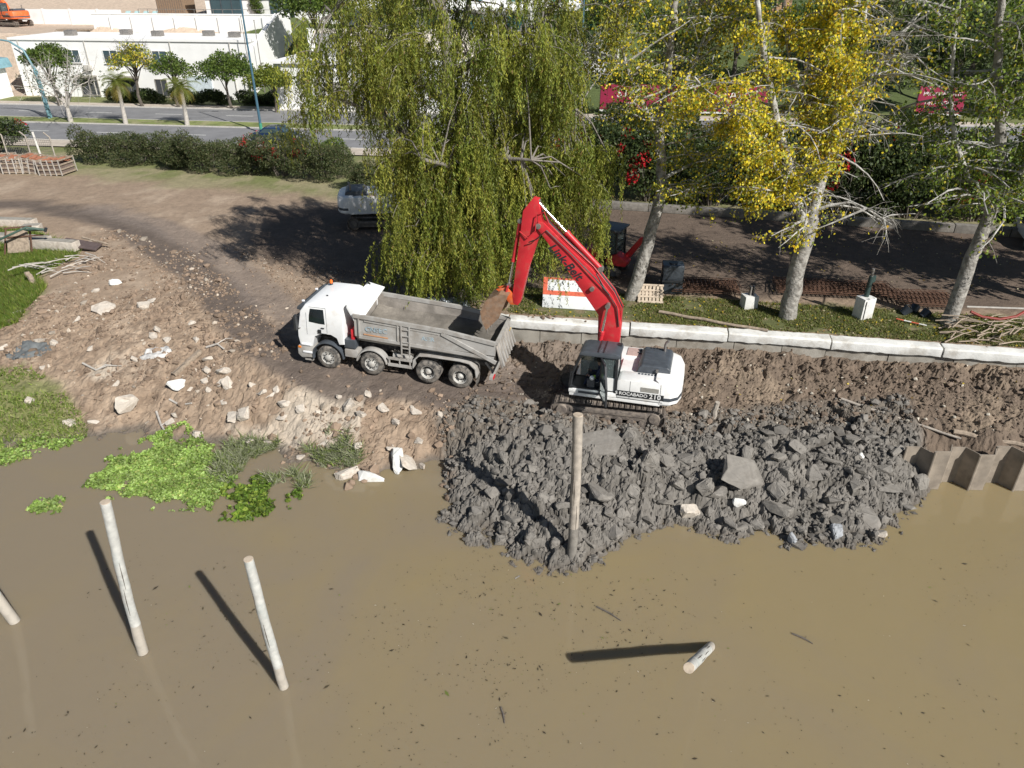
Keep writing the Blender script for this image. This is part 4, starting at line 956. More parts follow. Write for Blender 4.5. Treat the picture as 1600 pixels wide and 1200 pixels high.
while x < LEN:
    w = random.uniform(1.6, 2.6); rings = []; dy = random.uniform(-0.04, 0.04)
    for k in range(6):
        xx = x + 0.015 + (w-0.03)*k/5; j = lambda: random.uniform(-0.012,0.012)
        rings.append([(xx,-0.50+dy+j(),1.1),(xx,-0.50+dy+j(),1.8+j()),(xx,-0.50+dy+j(),2.585+j()*0.3),(xx,-0.04,2.585),(xx,-0.04,1.1)])
    MB().loft(rings).build('wall_panel', M_CONC, quay)
    x += w
# ================================================================== SHEET PILES
sp = thing('sheet_pile_wall', (14.35, 22.15, 0), 'rusty corrugated steel sheet pile wall at the water edge', 'sheet piling', rz=math.atan2(-0.25, 9.0))
prof = []
x = 0.0; k = 0
SEG = [(0.5,0),(0.28,-0.46),(0.55,0),(0.28,0.46)]
y = 0.0
prof = [(0,0)]
while x < 14:
    dx, dy = SEG[k % 4]; x += dx; y += dy; prof.append((x, y)); k += 1
for i in range(0, len(prof)-2, 2):
    pts = prof[i:i+3]; tz = 1.52 + 0.05*random.uniform(-1,1) + (0.16 if (i//2) % 3 == 1 else 0)
    # thickness
    nrm = []
    for j, p in enumerate(pts):
        a, b = pts[max(j-1,0)], pts[min(j+1,2)]; d = Vector((b[0]-a[0], b[1]-a[1])).normalized(); nrm.append(Vector((-d.y, d.x)))
    mb = MB()
    poly = [(p[0], p[1]) for p in pts] + [(p[0]+n.x*0.03, p[1]+n.y*0.03) for p, n in list(zip(pts, nrm))[::-1]]
    mb.prism(poly, -1.4, tz, 'z')
    o = mb.build('sheet_pile', M_SHEET, sp)
    e = pts[0]
    MB().cyl((e[0],e[1]-0.02,-1.4),(e[0],e[1]-0.02,tz+0.003),0.05,n=8).build('interlock', M_SHEET, o, smooth=True)
# ================================================================== PILES STANDING IN THE WATER
def pile(label, base, top, r0, r1, m, bend=0.1, square=False, seed=0):
    rn = random.Random(seed); base, top = Vector(base), Vector(top)
    d = (top-base).normalized(); start = base - d*1.2
    o = thing('mooring_pile', base, label, 'wooden pile', group='wooden piles standing in the brown water')
    n = 14; pts = []; rs = []; side = d.orthogonal().normalized()
    for i in range(n+1):
        t = i/n; p = start.lerp(top, t) - base
        p += side*math.sin(t*math.pi)*bend*(1 if seed % 2 else -1) + Vector((rn.uniform(-1,1),rn.uniform(-1,1),0))*0.008
        pts.append(p); rs.append((r0+(r1-r0)*t)*rn.uniform(0.96,1.04))
    MB().tube(pts, rs, 8 if square else 14).build('shaft', m, o, smooth=True)
    t0 = pts[-1]
    MB().cyl(t0 - d*0.005, t0 + d*0.012, r1*0.985, r1*0.93, n=14).build('cut_top', M_PALEWOOD, o)
    b0 = -d*0.15 + side*math.sin(0.3*math.pi)*0; q0 = pts[0].lerp(pts[-1], 0.0)
    f = [p for p in pts]; i0 = 2; foot = [f[i]+Vector((0,0,0)) for i in range(1, 6)]
    MB().tube(foot, [rs[i]*(1.025 if i < 5 else 1.004) for i in range(1, 6)], 14).build('mud_stained_foot', M_FOOT if m is M_PILE else M_MUDSTONE, o, smooth=True)
    for k in range(5):
        a = rn.uniform(0,6.28); i = rn.randrange(5, n-3); u = side*math.cos(a)+d.cross(side)*math.sin(a)
        MB().tube([f[i+e]+u*rs[i+e]*.985 for e in (0,1,2)],[.006,.014,.005],5).build('crack', M_BARKD, o)
    return o
pile('thick pale wooden pile nearest the left edge of the frame', at(20,972,0), at(20,972,0)+Vector((-1.05,-0.1,5.0)), 0.15, 0.14, M_PILE, 0.08, seed=1)
pile('tall pale grey pile between the left edge pile and the green plants', at(225,1018,0), (-10.05,14.39,5.2), 0.145, 0.125, M_PILE, 0.05, seed=2)
pile('pale grey pile with a long slanting shadow, in front of the floating plants', at(445,1072,0), (-6.29,13.22,4.42), 0.13, 0.12, M_PILE, 0.04, seed=4)
pile('tall mud-stained pole standing against the grey mud heap', at(893,866,0.25), aty(903,648,18.3), 0.15, 0.155, M_PILEMUD, 0.05, seed=3)
pile('short pile leaning towards the viewer in open water', at(1108,1012,0), at(1076,1044,2.9), 0.125, 0.13, M_PILE, 0.06, seed=6)

# ================================================================== RUBBLE
def hull_mesh(name, seed, sx, sy, sz, m, n=16, rough=0.06, box=0.6):
    rn = random.Random(seed); bm = bmesh.new()
    for i in range(n):
        v = Vector((rn.uniform(-1,1), rn.uniform(-1,1), rn.uniform(-1,1)))
        k = max(abs(v.x), abs(v.y), abs(v.z)); w = v / k
        v = w*box + v.normalized()*(1-box)*0.9
        bm.verts.new((v.x*sx*rn.uniform(0.85,1.1), v.y*sy*rn.uniform(0.85,1.1), v.z*sz*rn.uniform(0.8,1.1)))
    r = bmesh.ops.convex_hull(bm, input=bm.verts)
    bmesh.ops.delete(bm, geom=[v for v in bm.verts if not v.link_faces], context='VERTS')
    bmesh.ops.dissolve_limit(bm, angle_limit=0.12, verts=bm.verts, edges=bm.edges)
    bmesh.ops.bevel(bm, geom=list(bm.edges), offset=min(sx,sy,sz)*0.10, segments=1, affect='EDGES')
    bmesh.ops.triangulate(bm, faces=bm.faces)
    bmesh.ops.subdivide_edges(bm, edges=bm.edges, cuts=2)
    for v in bm.verts:
        v.co += Vector((rn.uniform(-1,1),rn.uniform(-1,1),rn.uniform(-1,1)))*rough*min(sx,sy,sz)
    me = bpy.data.meshes.new(name); bm.to_mesh(me); bm.free(); me.materials.append(m); return me
SLABS = {}
def chunk(px, py, size, label, kind='mud', shape='slab', group=None, z0=0.8, rot=None, lift=0.12, name='concrete_chunk'):
    m = {'mud':M_MUDSTONE,'pale':M_PALESTONE,'blue':M_BLUESTONE,'white':M_WHITECONC}[kind]
    key = (kind, shape, random.randrange(4))
    dims = {'slab':(0.5,0.42,0.17),'rock':(0.45,0.4,0.33),'bar':(0.5,0.2,0.16),'block':(0.5,0.27,0.25),'plate':(0.5,0.45,0.08)}[shape]
    if key not in SLABS: SLABS[key] = hull_mesh(name, hash(key) % 9999 if False else sum(map(ord, kind+shape))*7+key[2], *dims, m, box=0.85 if shape in ('block','plate','bar') else 0.6)
    p = onground(px, py, z0)
    o = bpy.data.objects.new(name, SLABS[key]); COL.objects.link(o)
    o.location = p + Vector((0,0,lift*size*0.6)); o.scale = (size*random.uniform(.9,1.1), size*random.uniform(.85,1.1), size*random.uniform(.85,1.15))
    o.rotation_euler = rot if rot else (random.uniform(-.45,.45), random.uniform(-.45,.45), random.uniform(0,6.28))
    o['shape'] = shape
    if not group: del o['shape']
    return props(o, label, 'rubble', group)
SH1 = ('grey mud-caked slab of broken concrete lying in the dredged mud heap', 'mud-caked slabs in the mud heap')
chunk(1152,752,1.75,'largest mud-caked slab in the heap, lying tilted right of the pole','mud','plate',rot=(0.62,0.25,0.5),lift=.35)
chunk(938,700,1.45,'broad rectangular muddy slab right behind the pole top','mud','plate',rot=(0.45,-0.1,0.05),lift=.3)
chunk(985,684,0.8,'pale rounded boulder beside the broad slab below the tracks','mud','rock')
chunk(1305,832,0.82,'blue-grey boulder at the water edge of the mud heap','blue','rock',rot=(0.1,0.1,0.4))
chunk(1240,846,0.6,'black and white chipped stone half in the water','blue','rock')
chunk(1155,786,0.55,'small whitish stone below the largest slab','white','rock')
chunk(1345,708,0.35,'small white stone near the sheet piling','white','rock')
chunk(1080,798,0.85,'tan block low in the middle of the mud heap','pale','block',rot=(0.3,0.1,0.3))
chunk(1370,840,0.6,'flat pale stone at the right foot of the mud heap','pale','slab')
chunk(815,893,0.95,'dark pointed slab sticking out of the water by the heap','mud','bar',rot=(0.5,0.2,1.35),lift=.2)
chunk(1443,757,0.9,'upright pale slab beside the first sheet pile','mud','slab',rot=(0.9,0.2,0.3),lift=.3)
for px, py, s, sh in [(1012,706,.8,'block'),(1012,722,1.0,'rock'),(1042,716,1.0,'slab'),(1046,694,1.0,'slab'),(838,726,.75,'slab'),(937,768,1.0,'slab'),(987,770,.75,'rock'),(930,784,.85,'slab'),(882,787,.75,'bar'),
    (850,775,.5,'rock'),(862,766,.4,'rock'),(1100,765,.9,'rock'),(1120,771,.9,'slab'),(1070,715,.7,'slab'),(1165,717,1.0,'bar'),(1195,700,.6,'rock'),(1215,722,.9,'bar'),(1228,742,.8,'rock'),(1214,768,.9,'rock'),(1213,792,1.15,'slab'),
    (1140,826,.6,'bar'),(1160,820,1.0,'bar'),(1185,812,.8,'rock'),(1282,836,.45,'block'),(1355,806,1.1,'slab'),(1420,790,.6,'slab'),(1300,780,.75,'slab'),(1245,704,.7,'slab'),(1270,742,.8,'slab'),(1300,722,.8,'bar'),
    (1335,760,.7,'slab'),(1390,760,.9,'slab'),(1380,735,.7,'slab'),(1400,708,.7,'bar'),(1330,690,.8,'slab'),(1270,690,.6,'bar'),(785,715,.6,'rock'),(770,760,.6,'slab'),(800,800,.7,'slab'),(830,840,.6,'rock'),(870,845,.7,'rock'),
    (960,830,.7,'rock'),(975,805,.6,'slab'),(1045,780,.7,'slab'),(1060,760,.6,'rock'),(960,740,.6,'slab'),(900,735,.6,'slab'),(745,800,.5,'rock'),(1110,795,.5,'rock'),(1200,830,.5,'rock'),(1255,830,.6,'rock'),(1180,845,.5,'rock'),(1310,810,.6,'slab'),(1260,770,.7,'rock'),(1330,735,.6,'rock'),(1420,735,.6,'slab'),(1090,715,.6,'rock'),(1120,700,.6,'slab'),(950,800,.5,'rock'),(780,840,.6,'rock'),(920,850,.5,'bar')]:
    chunk(px, py, s, SH1[0], 'mud', sh, SH1[1])
SH2 = ('pale lump of broken masonry lying on the brown bank', 'pale masonry lumps on the bank')
chunk(183,443,0.75,'whitish concrete block with a dark hole high on the bank','white','block',z0=2.4)
chunk(163,484,1.15,'flat grey oval slab in the upper part of the bank','pale','plate',z0=2.1,rot=(0.35,0.1,0.4))
chunk(280,602,0.95,'white rectangular slab just below the fallen post','white','slab',z0=.9,rot=(0.5,0.1,1.2))
chunk(201,646,1.1,'tall pale slab standing on end near the green bay','pale','slab',z0=.5,rot=(1.1,0.1,0.25),lift=.5)
chunk(382,653,0.75,'round cream boulder near the water plants','pale','rock',z0=.6)
chunk(542,742,1.0,'pale block at the left of the blocks by the water','pale','block',z0=.05,rot=(0.1,0.1,0.5))
chunk(583,750,1.15,'box-shaped pale concrete block lying in the shallow edge','white','block',z0=.05,rot=(0.05,0.05,-0.08),lift=.3)
chunk(622,724,1.15,'long pale slab leaning on the bank by the blocks','white','bar',z0=.2,rot=(0.1,-0.5,1.8),lift=.3)
chunk(638,727,1.0,'wide pale slab right of the leaning slab','pale','plate',z0=.2,rot=(0.6,0.1,1.6),lift=.3)
chunk(659,729,0.6,'small pale shard next to the mud heap','pale','bar',z0=.2)
for px, py, s, sh, z in [(150,455,.45,'rock',2.4),(225,480,.7,'rock',2.1),(236,472,.5,'slab',2.1),(250,516,.6,'rock',1.8),(240,527,.5,'rock',1.8),(262,531,.5,'rock',1.8),(306,530,.4,'rock',1.9),(327,562,.6,'bar',1.6),(324,578,.5,'rock',1.5),
    (350,582,.7,'rock',1.5),(347,598,.6,'slab',1.3),(356,602,.7,'rock',1.2),(410,616,.5,'rock',1.),(425,614,.45,'rock',1.),(432,610,.4,'rock',1.),(365,652,.7,'rock',.6),(310,679,.5,'rock',.3),(297,604,.4,'bar',1.),(327,612,.35,'rock',.9),(320,595,.4,'rock',1.),
    (65,530,.7,'slab',1.3),(85,535,.5,'rock',1.4),(68,575,.4,'rock',1.),(110,660,.6,'slab',.4),(45,625,.5,'rock',.5),(470,640,.5,'rock',.9),(445,630,.6,'rock',1.),(545,637,.7,'rock',1.1),(565,650,.5,'rock',1.),(600,640,.6,'rock',1.1),(650,640,.6,'slab',1.1),
    (500,640,.45,'rock',1.),(620,660,.5,'rock',.9),(560,700,.5,'rock',.4),(505,690,.4,'rock',.5),(470,712,.45,'rock',.3),(420,690,.4,'rock',.3),(390,690,.45,'slab',.3),(2,545,.6,'rock',1.1),(30,490,.6,'rock',1.8),(210,560,.4,'rock',1.5),(140,545,.4,'rock',1.5),
    (180,600,.4,'rock',1.),(120,500,.4,'rock',1.8),(300,505,.4,'rock',2.),(265,660,.5,'slab',.5),(275,648,.4,'rock',.5),(147,660,.5,'bar',.4),(575,615,.5,'slab',1.4),(690,645,.5,'rock',1.2),(530,620,.35,'rock',1.3),(440,655,.45,'slab',.8),(350,630,.4,'rock',.8),(395,605,.35,'rock',1.2),(655,690,.5,'slab',.5),(610,700,.4,'rock',.4)]:
    chunk(px, py, s, SH2[0], 'pale', sh, SH2[1], z0=z)

# telling labels for the lumps: size and shape first, then the nearest landmark, then the order from the left
def relabel(grp, marks, mate):
    obs = [o for o in bpy.data.objects if o.get('group') == grp]; by = {}
    for o in obs:
        s = max(o.scale); sz = 'small' if s < 0.5 else ('large' if s > 0.82 else 'middling')
        nm = {'slab':'flat slab','rock':'lump','bar':'long bar','block':'block','plate':'thin plate'}[o['shape']]
        w = min(marks, key=lambda m: (Vector((m[1], m[2])) - Vector(o.location[:2])).length)[0]
        by.setdefault('%s %s %s of %s %s' % (sz, mate[0], nm, mate[1], w), []).append(o)
    od = ['leftmost','second from left','third from left','fourth from left','fifth from left','sixth from left','seventh from left','eighth from left','ninth from left','tenth from left']
    for k, l in by.items():
        l.sort(key=lambda o: o.location.x / o.location.y)
        for i, o in enumerate(l): o['label'] = k if len(l) == 1 else k + ', ' + od[min(i, 9)]
        for o in l: del o['shape']
def mk(l): return [(n, at(x, y, 1).x, at(x, y, 1).y) for n, x, y in l]
relabel(SH1[1], mk([('below the excavator tracks',1000,690),('left of the tall pole',800,740),('right of the tall pole',960,790),('beside the largest slab',1160,740),('at the heap water edge',1180,825),('in front of the sheet piles',1410,745),('above the blue-grey boulder',1300,770),('on the upper right heap',1290,700),('at the foot of the pole',890,850)]), ('muddy','concrete'))
relabel(SH2[1], mk([('near the dead branches',120,480),('near the white sheet',250,535),('under the fallen beam',310,600),('near the truck front',430,610),('below the truck',580,640),('by the marsh plants',450,700),('on the weedy shore',60,600),('by the green bay',190,650)]), ('pale','masonry'))
# clods: thousands of earth lumps too many to count
def clods(name, label, N, zone, size_fn, seed, colfn, bed=0.35, soft=False):
    rg = np.random.default_rng(seed)
    bm = bmesh.new(); bmesh.ops.create_icosphere(bm, subdivisions=1, radius=1.0)
    bv = np.array([v.co[:] for v in bm.verts]); bf = np.array([[v.index for v in f.verts] for f in bm.faces]); bm.free()
    X, Y = zone(rg, N); n = len(X); Z = ground_z(X, Y)
    keep = Z > -0.12; X, Y, Z = X[keep], Y[keep], Z[keep]; n = len(X)
    S = size_fn(rg, n)
    V = bv[None] * (1 + rg.uniform(-0.28, 0.28, (n, len(bv), 1)))
    # angular: clamp against a few random planes
    for _ in range(0 if soft else 3):
        pn = rg.normal(size=(n,1,3)); pn /= np.linalg.norm(pn, axis=2, keepdims=True)
        dd = (V*pn).sum(2, keepdims=True); V = V - pn*np.maximum(dd - 0.55, 0)
    V = V * rg.uniform(0.6, 1.25, (n,1,3)) * np.array([1,1,0.75])
    a = rg.uniform(0, 6.28, n); c, s = np.cos(a)[:,None], np.sin(a)[:,None]
    Vx = V[...,0]*c - V[...,1]*s; Vy = V[...,0]*s + V[...,1]*c
    V = np.stack([Vx, Vy, V[...,2]], -1) * S[:,None,None] + np.stack([X, Y, Z + S*bed], -1)[:,None,:]
    Fc = bf[None] + (np.arange(n)*len(bv))[:,None,None]
    C = np.repeat(colfn(rg, X, Y, Z)[:,None,:], len(bv), 1)
    o = link_mesh(name, np_mesh(name, V.reshape(-1,3), Fc.reshape(-1,3), C.reshape(-1,3), soft), M_CLOD)
    return props(o, label, kind='stuff')
def zone_poly(poly, margin=0.0, dens=None):
    P_ = np.array(poly)
    def f(rg, N):
        x0, y0 = P_.min(0); x1, y1 = P_.max(0)
        X = rg.uniform(x0, x1, N*3); Y = rg.uniform(y0, y1, N*3)
        k = inpoly(X, Y, poly) > margin
        if dens is not None: k &= rg.uniform(size=X.shape) < dens(X, Y)
        return X[k][:N], Y[k][:N]
    return f
mudcol = lambda rg, X, Y, Z: np.array([0.175,0.162,0.144]) * rg.uniform(0.72, 1.22, (len(X),1)) * (1 - 0.25*(1 - sstep(0.0, 0.25, Z)))[:,None]
clods('mud_clods', 'grey angular clods of dredged mud covering the heap', 4200, zone_poly(Z_MUD, -0.15, lambda X, Y: 0.2 + 0.9*sstep(-.2,.35,fbm(X*.8,Y*.8,3,27))), lambda rg, n: np.clip(rg.lognormal(-2.75, 0.55, n), 0.03, 0.3), 3, mudcol, bed=.1)
Z_BANK = poly_w([(-30,540),(60,480),(180,400),(300,440),(400,520),(470,585),(700,625),(700,730),(640,745),(540,735),(420,700),(330,688),(280,688),(220,672),(140,682),(110,640),(60,580)], 1.3)
bankcol = lambda rg, X, Y, Z: np.where(rg.uniform(size=(len(X),1)) < 0.09, np.array([[0.45,0.385,0.31]]), np.array([[0.255,0.187,0.135]])) * rg.uniform(0.62, 1.2, (len(X),1))
clods('bank_clods', 'brown clods and small stones scattered over the bank', 9500, zone_poly(Z_BANK, -0.4, lambda X, Y: 0.12 + 0.9*sstep(-0.25, 0.3, fbm(X*0.45, Y*0.45, 3, 91))), lambda rg, n: np.clip(rg.lognormal(-3.05, 0.65, n), 0.015, 0.27), 5, bankcol, bed=.1)
Z_BENCH = poly_w([(830,530),(1000,560),(1600,600),(1650,690),(1430,660),(1200,660),(1050,680),(860,660),(700,640),(720,600)], 1.6)
benchcol = lambda rg, X, Y, Z: np.where(rg.uniform(size=(len(X),1)) < 0.06, np.array([[0.45,0.41,0.34]]), np.array([[0.175,0.133,0.10]])) * rg.uniform(0.7, 1.25, (len(X),1))
clods('bench_clods', 'dark earth crumbs along the foot of the quay', 4200, zone_poly(Z_BENCH, 0.0), lambda rg, n: np.clip(rg.lognormal(-3.25, 0.55, n), 0.015, 0.17), 6, benchcol)
Z_ROADSIDE = poly_w([(180,400),(300,380),(480,420),(600,440),(560,500),(470,470),(420,540),(300,440)], 2.6)
clods('road_crumbs', 'loose dry crumbs of earth beside the wheel tracks', 2500, zone_poly(Z_ROADSIDE, 0.0, lambda X, Y: 0.2 + 0.8*(np.minimum(linedist(X,Y,TRACK_A), linedist(X,Y,TRACK_B)) > 0.9)), lambda rg, n: np.clip(rg.lognormal(-3.4, 0.5, n), 0.015, 0.1), 8, bankcol)
# ================================================================== PLANTS
def leaves_mesh(name, P, D, size, cols, width=0.5, rg=None, fold=0.0):
    """one diamond leaf per point: P centres (N,3), D long axis (N,3), size (N,), cols (N,3)"""
    rg = rg or np.random.default_rng(1)
    n = len(P); D = D / (np.linalg.norm(D, axis=1, keepdims=True) + 1e-9)
    R = rg.normal(size=(n,3)); S = np.cross(D, R); S /= (np.linalg.norm(S, axis=1, keepdims=True) + 1e-9)
    L = size[:,None]
    W = L * width
    V = np.stack([P - D*L*0.5, P + S*W*0.5 - D*L*0.05, P + D*L*0.5, P - S*W*0.5 - D*L*0.05], 1).reshape(-1,3)
    Fq = np.arange(4*n).reshape(n,4)
    return np_mesh(name, V, Fq, np.repeat(cols, 4, 0))
def pick(rg, pal, n, jit=0.18):
    pal = np.array(pal); w = pal[:,3] / pal[:,3].sum()
    c = pal[rg.choice(len(pal), n, p=w), :3]
    return c * rg.uniform(1-jit, 1+jit, (n,1))
def limb(mb, pts, r0, r1, n=8, wob=0.06, rn=random):
    """smooth tapered limb through the points; returns the samples"""
    out = []; pts = [Vector(p) for p in pts]
    m = len(pts)
    for i in range(m-1):
        p0, p1, p2, p3 = pts[max(i-1,0)], pts[i], pts[i+1], pts[min(i+2,m-1)]
        k = max(2, int((p2-p1).length/0.5))
        for j in range(k):
            t = j/k
            out.append(0.5*((2*p1) + (p2-p0)*t + (2*p0-5*p1+4*p2-p3)*t*t + (3*p1-p0-3*p2+p3)*t**3))
    out.append(pts[-1])
    for i in range(1, len(out)-1): out[i] = out[i] + Vector((rn.uniform(-1,1),rn.uniform(-1,1),rn.uniform(-.5,.5)))*wob*(r0*2)
    rs = [r0 + (r1-r0)*(i/(len(out)-1))**0.85 for i in range(len(out))]
    mb.tube(out, rs, n); return out

# ---------------------------------------------------------------- poplars with yellow leaves
def poplar(label, base, stems, seed, pal, nb, leaf_n, lsize=0.15, density=lambda p: 1.0, blen=(1.2,3.6), rise=0.55, r0=0.36, bare=lambda p: 0):
    rn = random.Random(seed); rg = np.random.default_rng(seed)
    base = Vector(base); o = thing('poplar_tree', base, label, 'tree', group='tall poplars along the quay lawn')
    mb = MB(); tw = MB(); tk = MB(); LP, LD = [], []
    for si, (pts, ra, rb) in enumerate(stems):
        pts = [Vector(p) - base for p in pts]
        smp = limb(mb if si else tk, pts, ra, rb, 12, rn=rn)
        n = len(smp)
        for b in range(int(nb * ((0.22 if ra < 0.10 else 1.0) if si else 0.45))):
            t = rn.uniform(0.30 if si == 0 else 0.12, 1.0); p = smp[min(n-1, int(t*(n-1)))]
            if p.z < 3.2: continue
            a = rn.uniform(0, 6.283); d = Vector((math.cos(a), math.sin(a), rise + rn.uniform(-0.35, 0.4))).normalized()
            L = rn.uniform(*blen) * (1.15 - 0.5*t)
            q = [p]; dd = d.copy()
            for k in range(5):
                dd = (dd + Vector((rn.uniform(-.3,.3), rn.uniform(-.3,.3), rn.uniform(-.28,.10)))).normalized(); q.append(q[-1] + dd*L/5)
            r = max(0.02, min(0.06, 0.020*L)); mb.tube(q, [r*(1-0.75*i/5) for i in range(6)], 5)
            for k in range(1, 6):
                for _ in range(rn.choice((1,2,2,3))):
                    e = (dd*0.5 + Vector((rn.uniform(-1,1), rn.uniform(-1,1), rn.uniform(-.9,.5)))).normalized()
                    l2 = rn.uniform(0.3, 0.95); t0 = q[k].lerp(q[k-1], rn.random()); mid = t0 + e*l2*0.5 + Vector((0,0,0.03)); end = t0 + e*l2 + Vector((0,0,-0.12*l2))
                    tw.tube([t0, mid, end], [0.011, 0.008, 0.004], 3, cap=False)
                    if rn.random() < bare(end + base): continue
                    m = int(rn.uniform(0.6, 1.4) * leaf_n * density(end + base))
                    for _ in range(m):
                        u = rn.uniform(0.15, 1.05); c = t0.lerp(end, u) + Vector((rn.gauss(0,.13), rn.gauss(0,.13), rn.gauss(-.05,.12)))
                        LP.append(c[:]); LD.append((rn.gauss(0,.6), rn.gauss(0,.6), rn.gauss(-.7,.5)))
    tk.build('trunk', M_BARKT, o, smooth=True)
    mb.build('limbs', M_BARKW, o, smooth=True)['kind'] = 'stuff'
    tw.build('twigs', M_BARKT, o)['kind'] = 'stuff'
    LP, LD = np.array(LP), np.array(LD); n = len(LP)
    link_mesh('crown', leaves_mesh('crown', LP, LD, rg.uniform(0.75,1.3,n)*lsize, pick(rg, pal, n), 0.85, rg), M_LEAF, o)
    return o, n
YEL = [(0.84,0.68,0.04,6),(0.72,0.62,0.07,3),(0.42,0.43,0.05,4),(0.20,0.26,0.04,3.5),(0.62,0.38,0.02,1)]
YGR = [(0.20,0.25,0.045,4),(0.36,0.37,0.05,3),(0.78,0.64,0.05,4.5),(0.12,0.17,0.03,3)]
GRN = [(0.17,0.25,0.035,5),(0.28,0.34,0.045,4),(0.52,0.45,0.05,1.2),(0.08,0.12,0.025,3)]
def path(ys, pts): return [aty(px, py, y) for (px, py), y in zip(pts, ys)]
B1, B2, B3 = at(985,465,2.95), at(1228,497,2.95), at(1480,507,2.95)
s1 = [(path([32.6,32.7,32.8,32.9,33,33,33,33],[(985,470),(1008,395),(1033,290),(1030,210),(1042,120),(1055,10),(1062,-110),(1066,-230)]),0.34,0.06),
      (path([32.8,33.2,33.6],[(1034,280),(1070,262),(1120,235)]),0.09,0.03),(path([32.9,32.2,31.6,31.2],[(1030,215),(985,120),(965,40),(940,-60)]),0.13,0.03),
      (path([32.9,33.5,34,34.2],[(1034,200),(1075,120),(1110,30),(1130,-80)]),0.13,0.03),(path([32.8,32.2,31.8],[(1032,302),(1075,298),(1100,302)]),0.06,0.03)]
s2 = [(path([30.4,30.4,30.4,30.4],[(1228,502),(1243,435),(1258,375),(1268,340)]),0.40,0.30),
      (path([30.4,30.2,30,30,30,30],[(1260,375),(1238,280),(1215,190),(1195,90),(1180,-20),(1165,-160)]),0.22,0.05),
      (path([30.4,30.5,30.6,30.6,30.6,30.6],[(1268,340),(1295,235),(1308,150),(1305,60),(1312,-60),(1320,-200)]),0.24,0.05),
      (path([30.5,30.6,30.8,31,31],[(1298,225),(1330,190),(1375,95),(1435,20),(1480,-70)]),0.17,0.04),
      (path([30.6,30.8,31],[(1310,170),(1345,60),(1362,-60)]),0.12,0.03),(path([30.4,29.9,29.5],[(1270,330),(1330,316),(1395,352)]),0.08,0.025),
      (path([30.4,29.6,29,28.8],[(1250,320),(1190,230),(1130,170),(1085,120)]),0.11,0.03),(path([30.3,29.6,29.2],[(1262,345),(1225,300),(1180,300)]),0.07,0.025),
      (path([30.5,31.2,32],[(1300,235),(1240,120),(1225,20)]),0.10,0.03)]
s3 = [(path([29.7,29.8,29.9,30,30,30,30],[(1480,512),(1518,405),(1550,325),(1563,250),(1558,110),(1566,-40),(1570,-200)]),0.34,0.07),
      (path([29.9,30.1,30.3,30.4],[(1548,330),(1505,260),(1485,150),(1500,0)]),0.15,0.04),(path([29.9,29.6,29.4],[(1556,330),(1600,262),(1650,180)]),0.15,0.04),
      (path([30,29.6,29.2],[(1560,200),(1610,100),(1650,0)]),0.12,0.03)]
poplar('white-barked poplar just right of the red boom, few yellowing green leaves', B1, s1, 41, YGR, 46, 13.0, 0.11)
poplar('poplar with the brightest yellow leaves, forked trunk in the middle of the lawn', B2, s2, 42, YEL, 44, 14.0, 0.112, blen=(1.0,3.4), rise=0.25,
       density=lambda p: (1.15 if p.x < 13.0 else 0.2) * (0.25 + 1.5*float(vnoise(p.x*.9, p.z*.9, 5) > 0.42)), bare=lambda p: 0.55 if p.x > 13.8 else 0.1)
poplar('greener poplar at the right edge, dark shaded lower trunk', B3, s3, 43, GRN, 44, 12.0, 0.12, rise=0.3, blen=(1.2,4.0))
s4 = [([Vector((26.5,30.5,2.9)),Vector((26.7,30.6,8)),Vector((26.4,30.6,14)),Vector((26.5,30.4,20))],0.36,0.06)] + [([Vector((26.6,30.6,6+2*k)),Vector((26.6+1.6*math.cos(2.1*k),30.6+1.6*math.sin(2.1*k),9+2*k)),Vector((26.6+2.4*math.cos(2.1*k),30.6+2.4*math.sin(2.1*k),12+2*k))],0.12,0.03) for k in range(5)]  # unseen poplars outside the frame, added for the shade they cast on the yard
poplar('unseen green poplar beyond the right border of the lawn, added to shade the yard', (26.5,30.5,2.9), s4, 44, GRN, 34, 11.0, 0.22, rise=0.4)
s5 = [([p + Vector((6.6,-1.2,0)) for p in pts], a, b) for pts, a, b in s4]
poplar('second unseen green poplar beyond the right border of the lawn, added to shade the yard', (33.1,29.3,2.9), s5, 45, GRN, 34, 11.0, 0.22, rise=0.4)

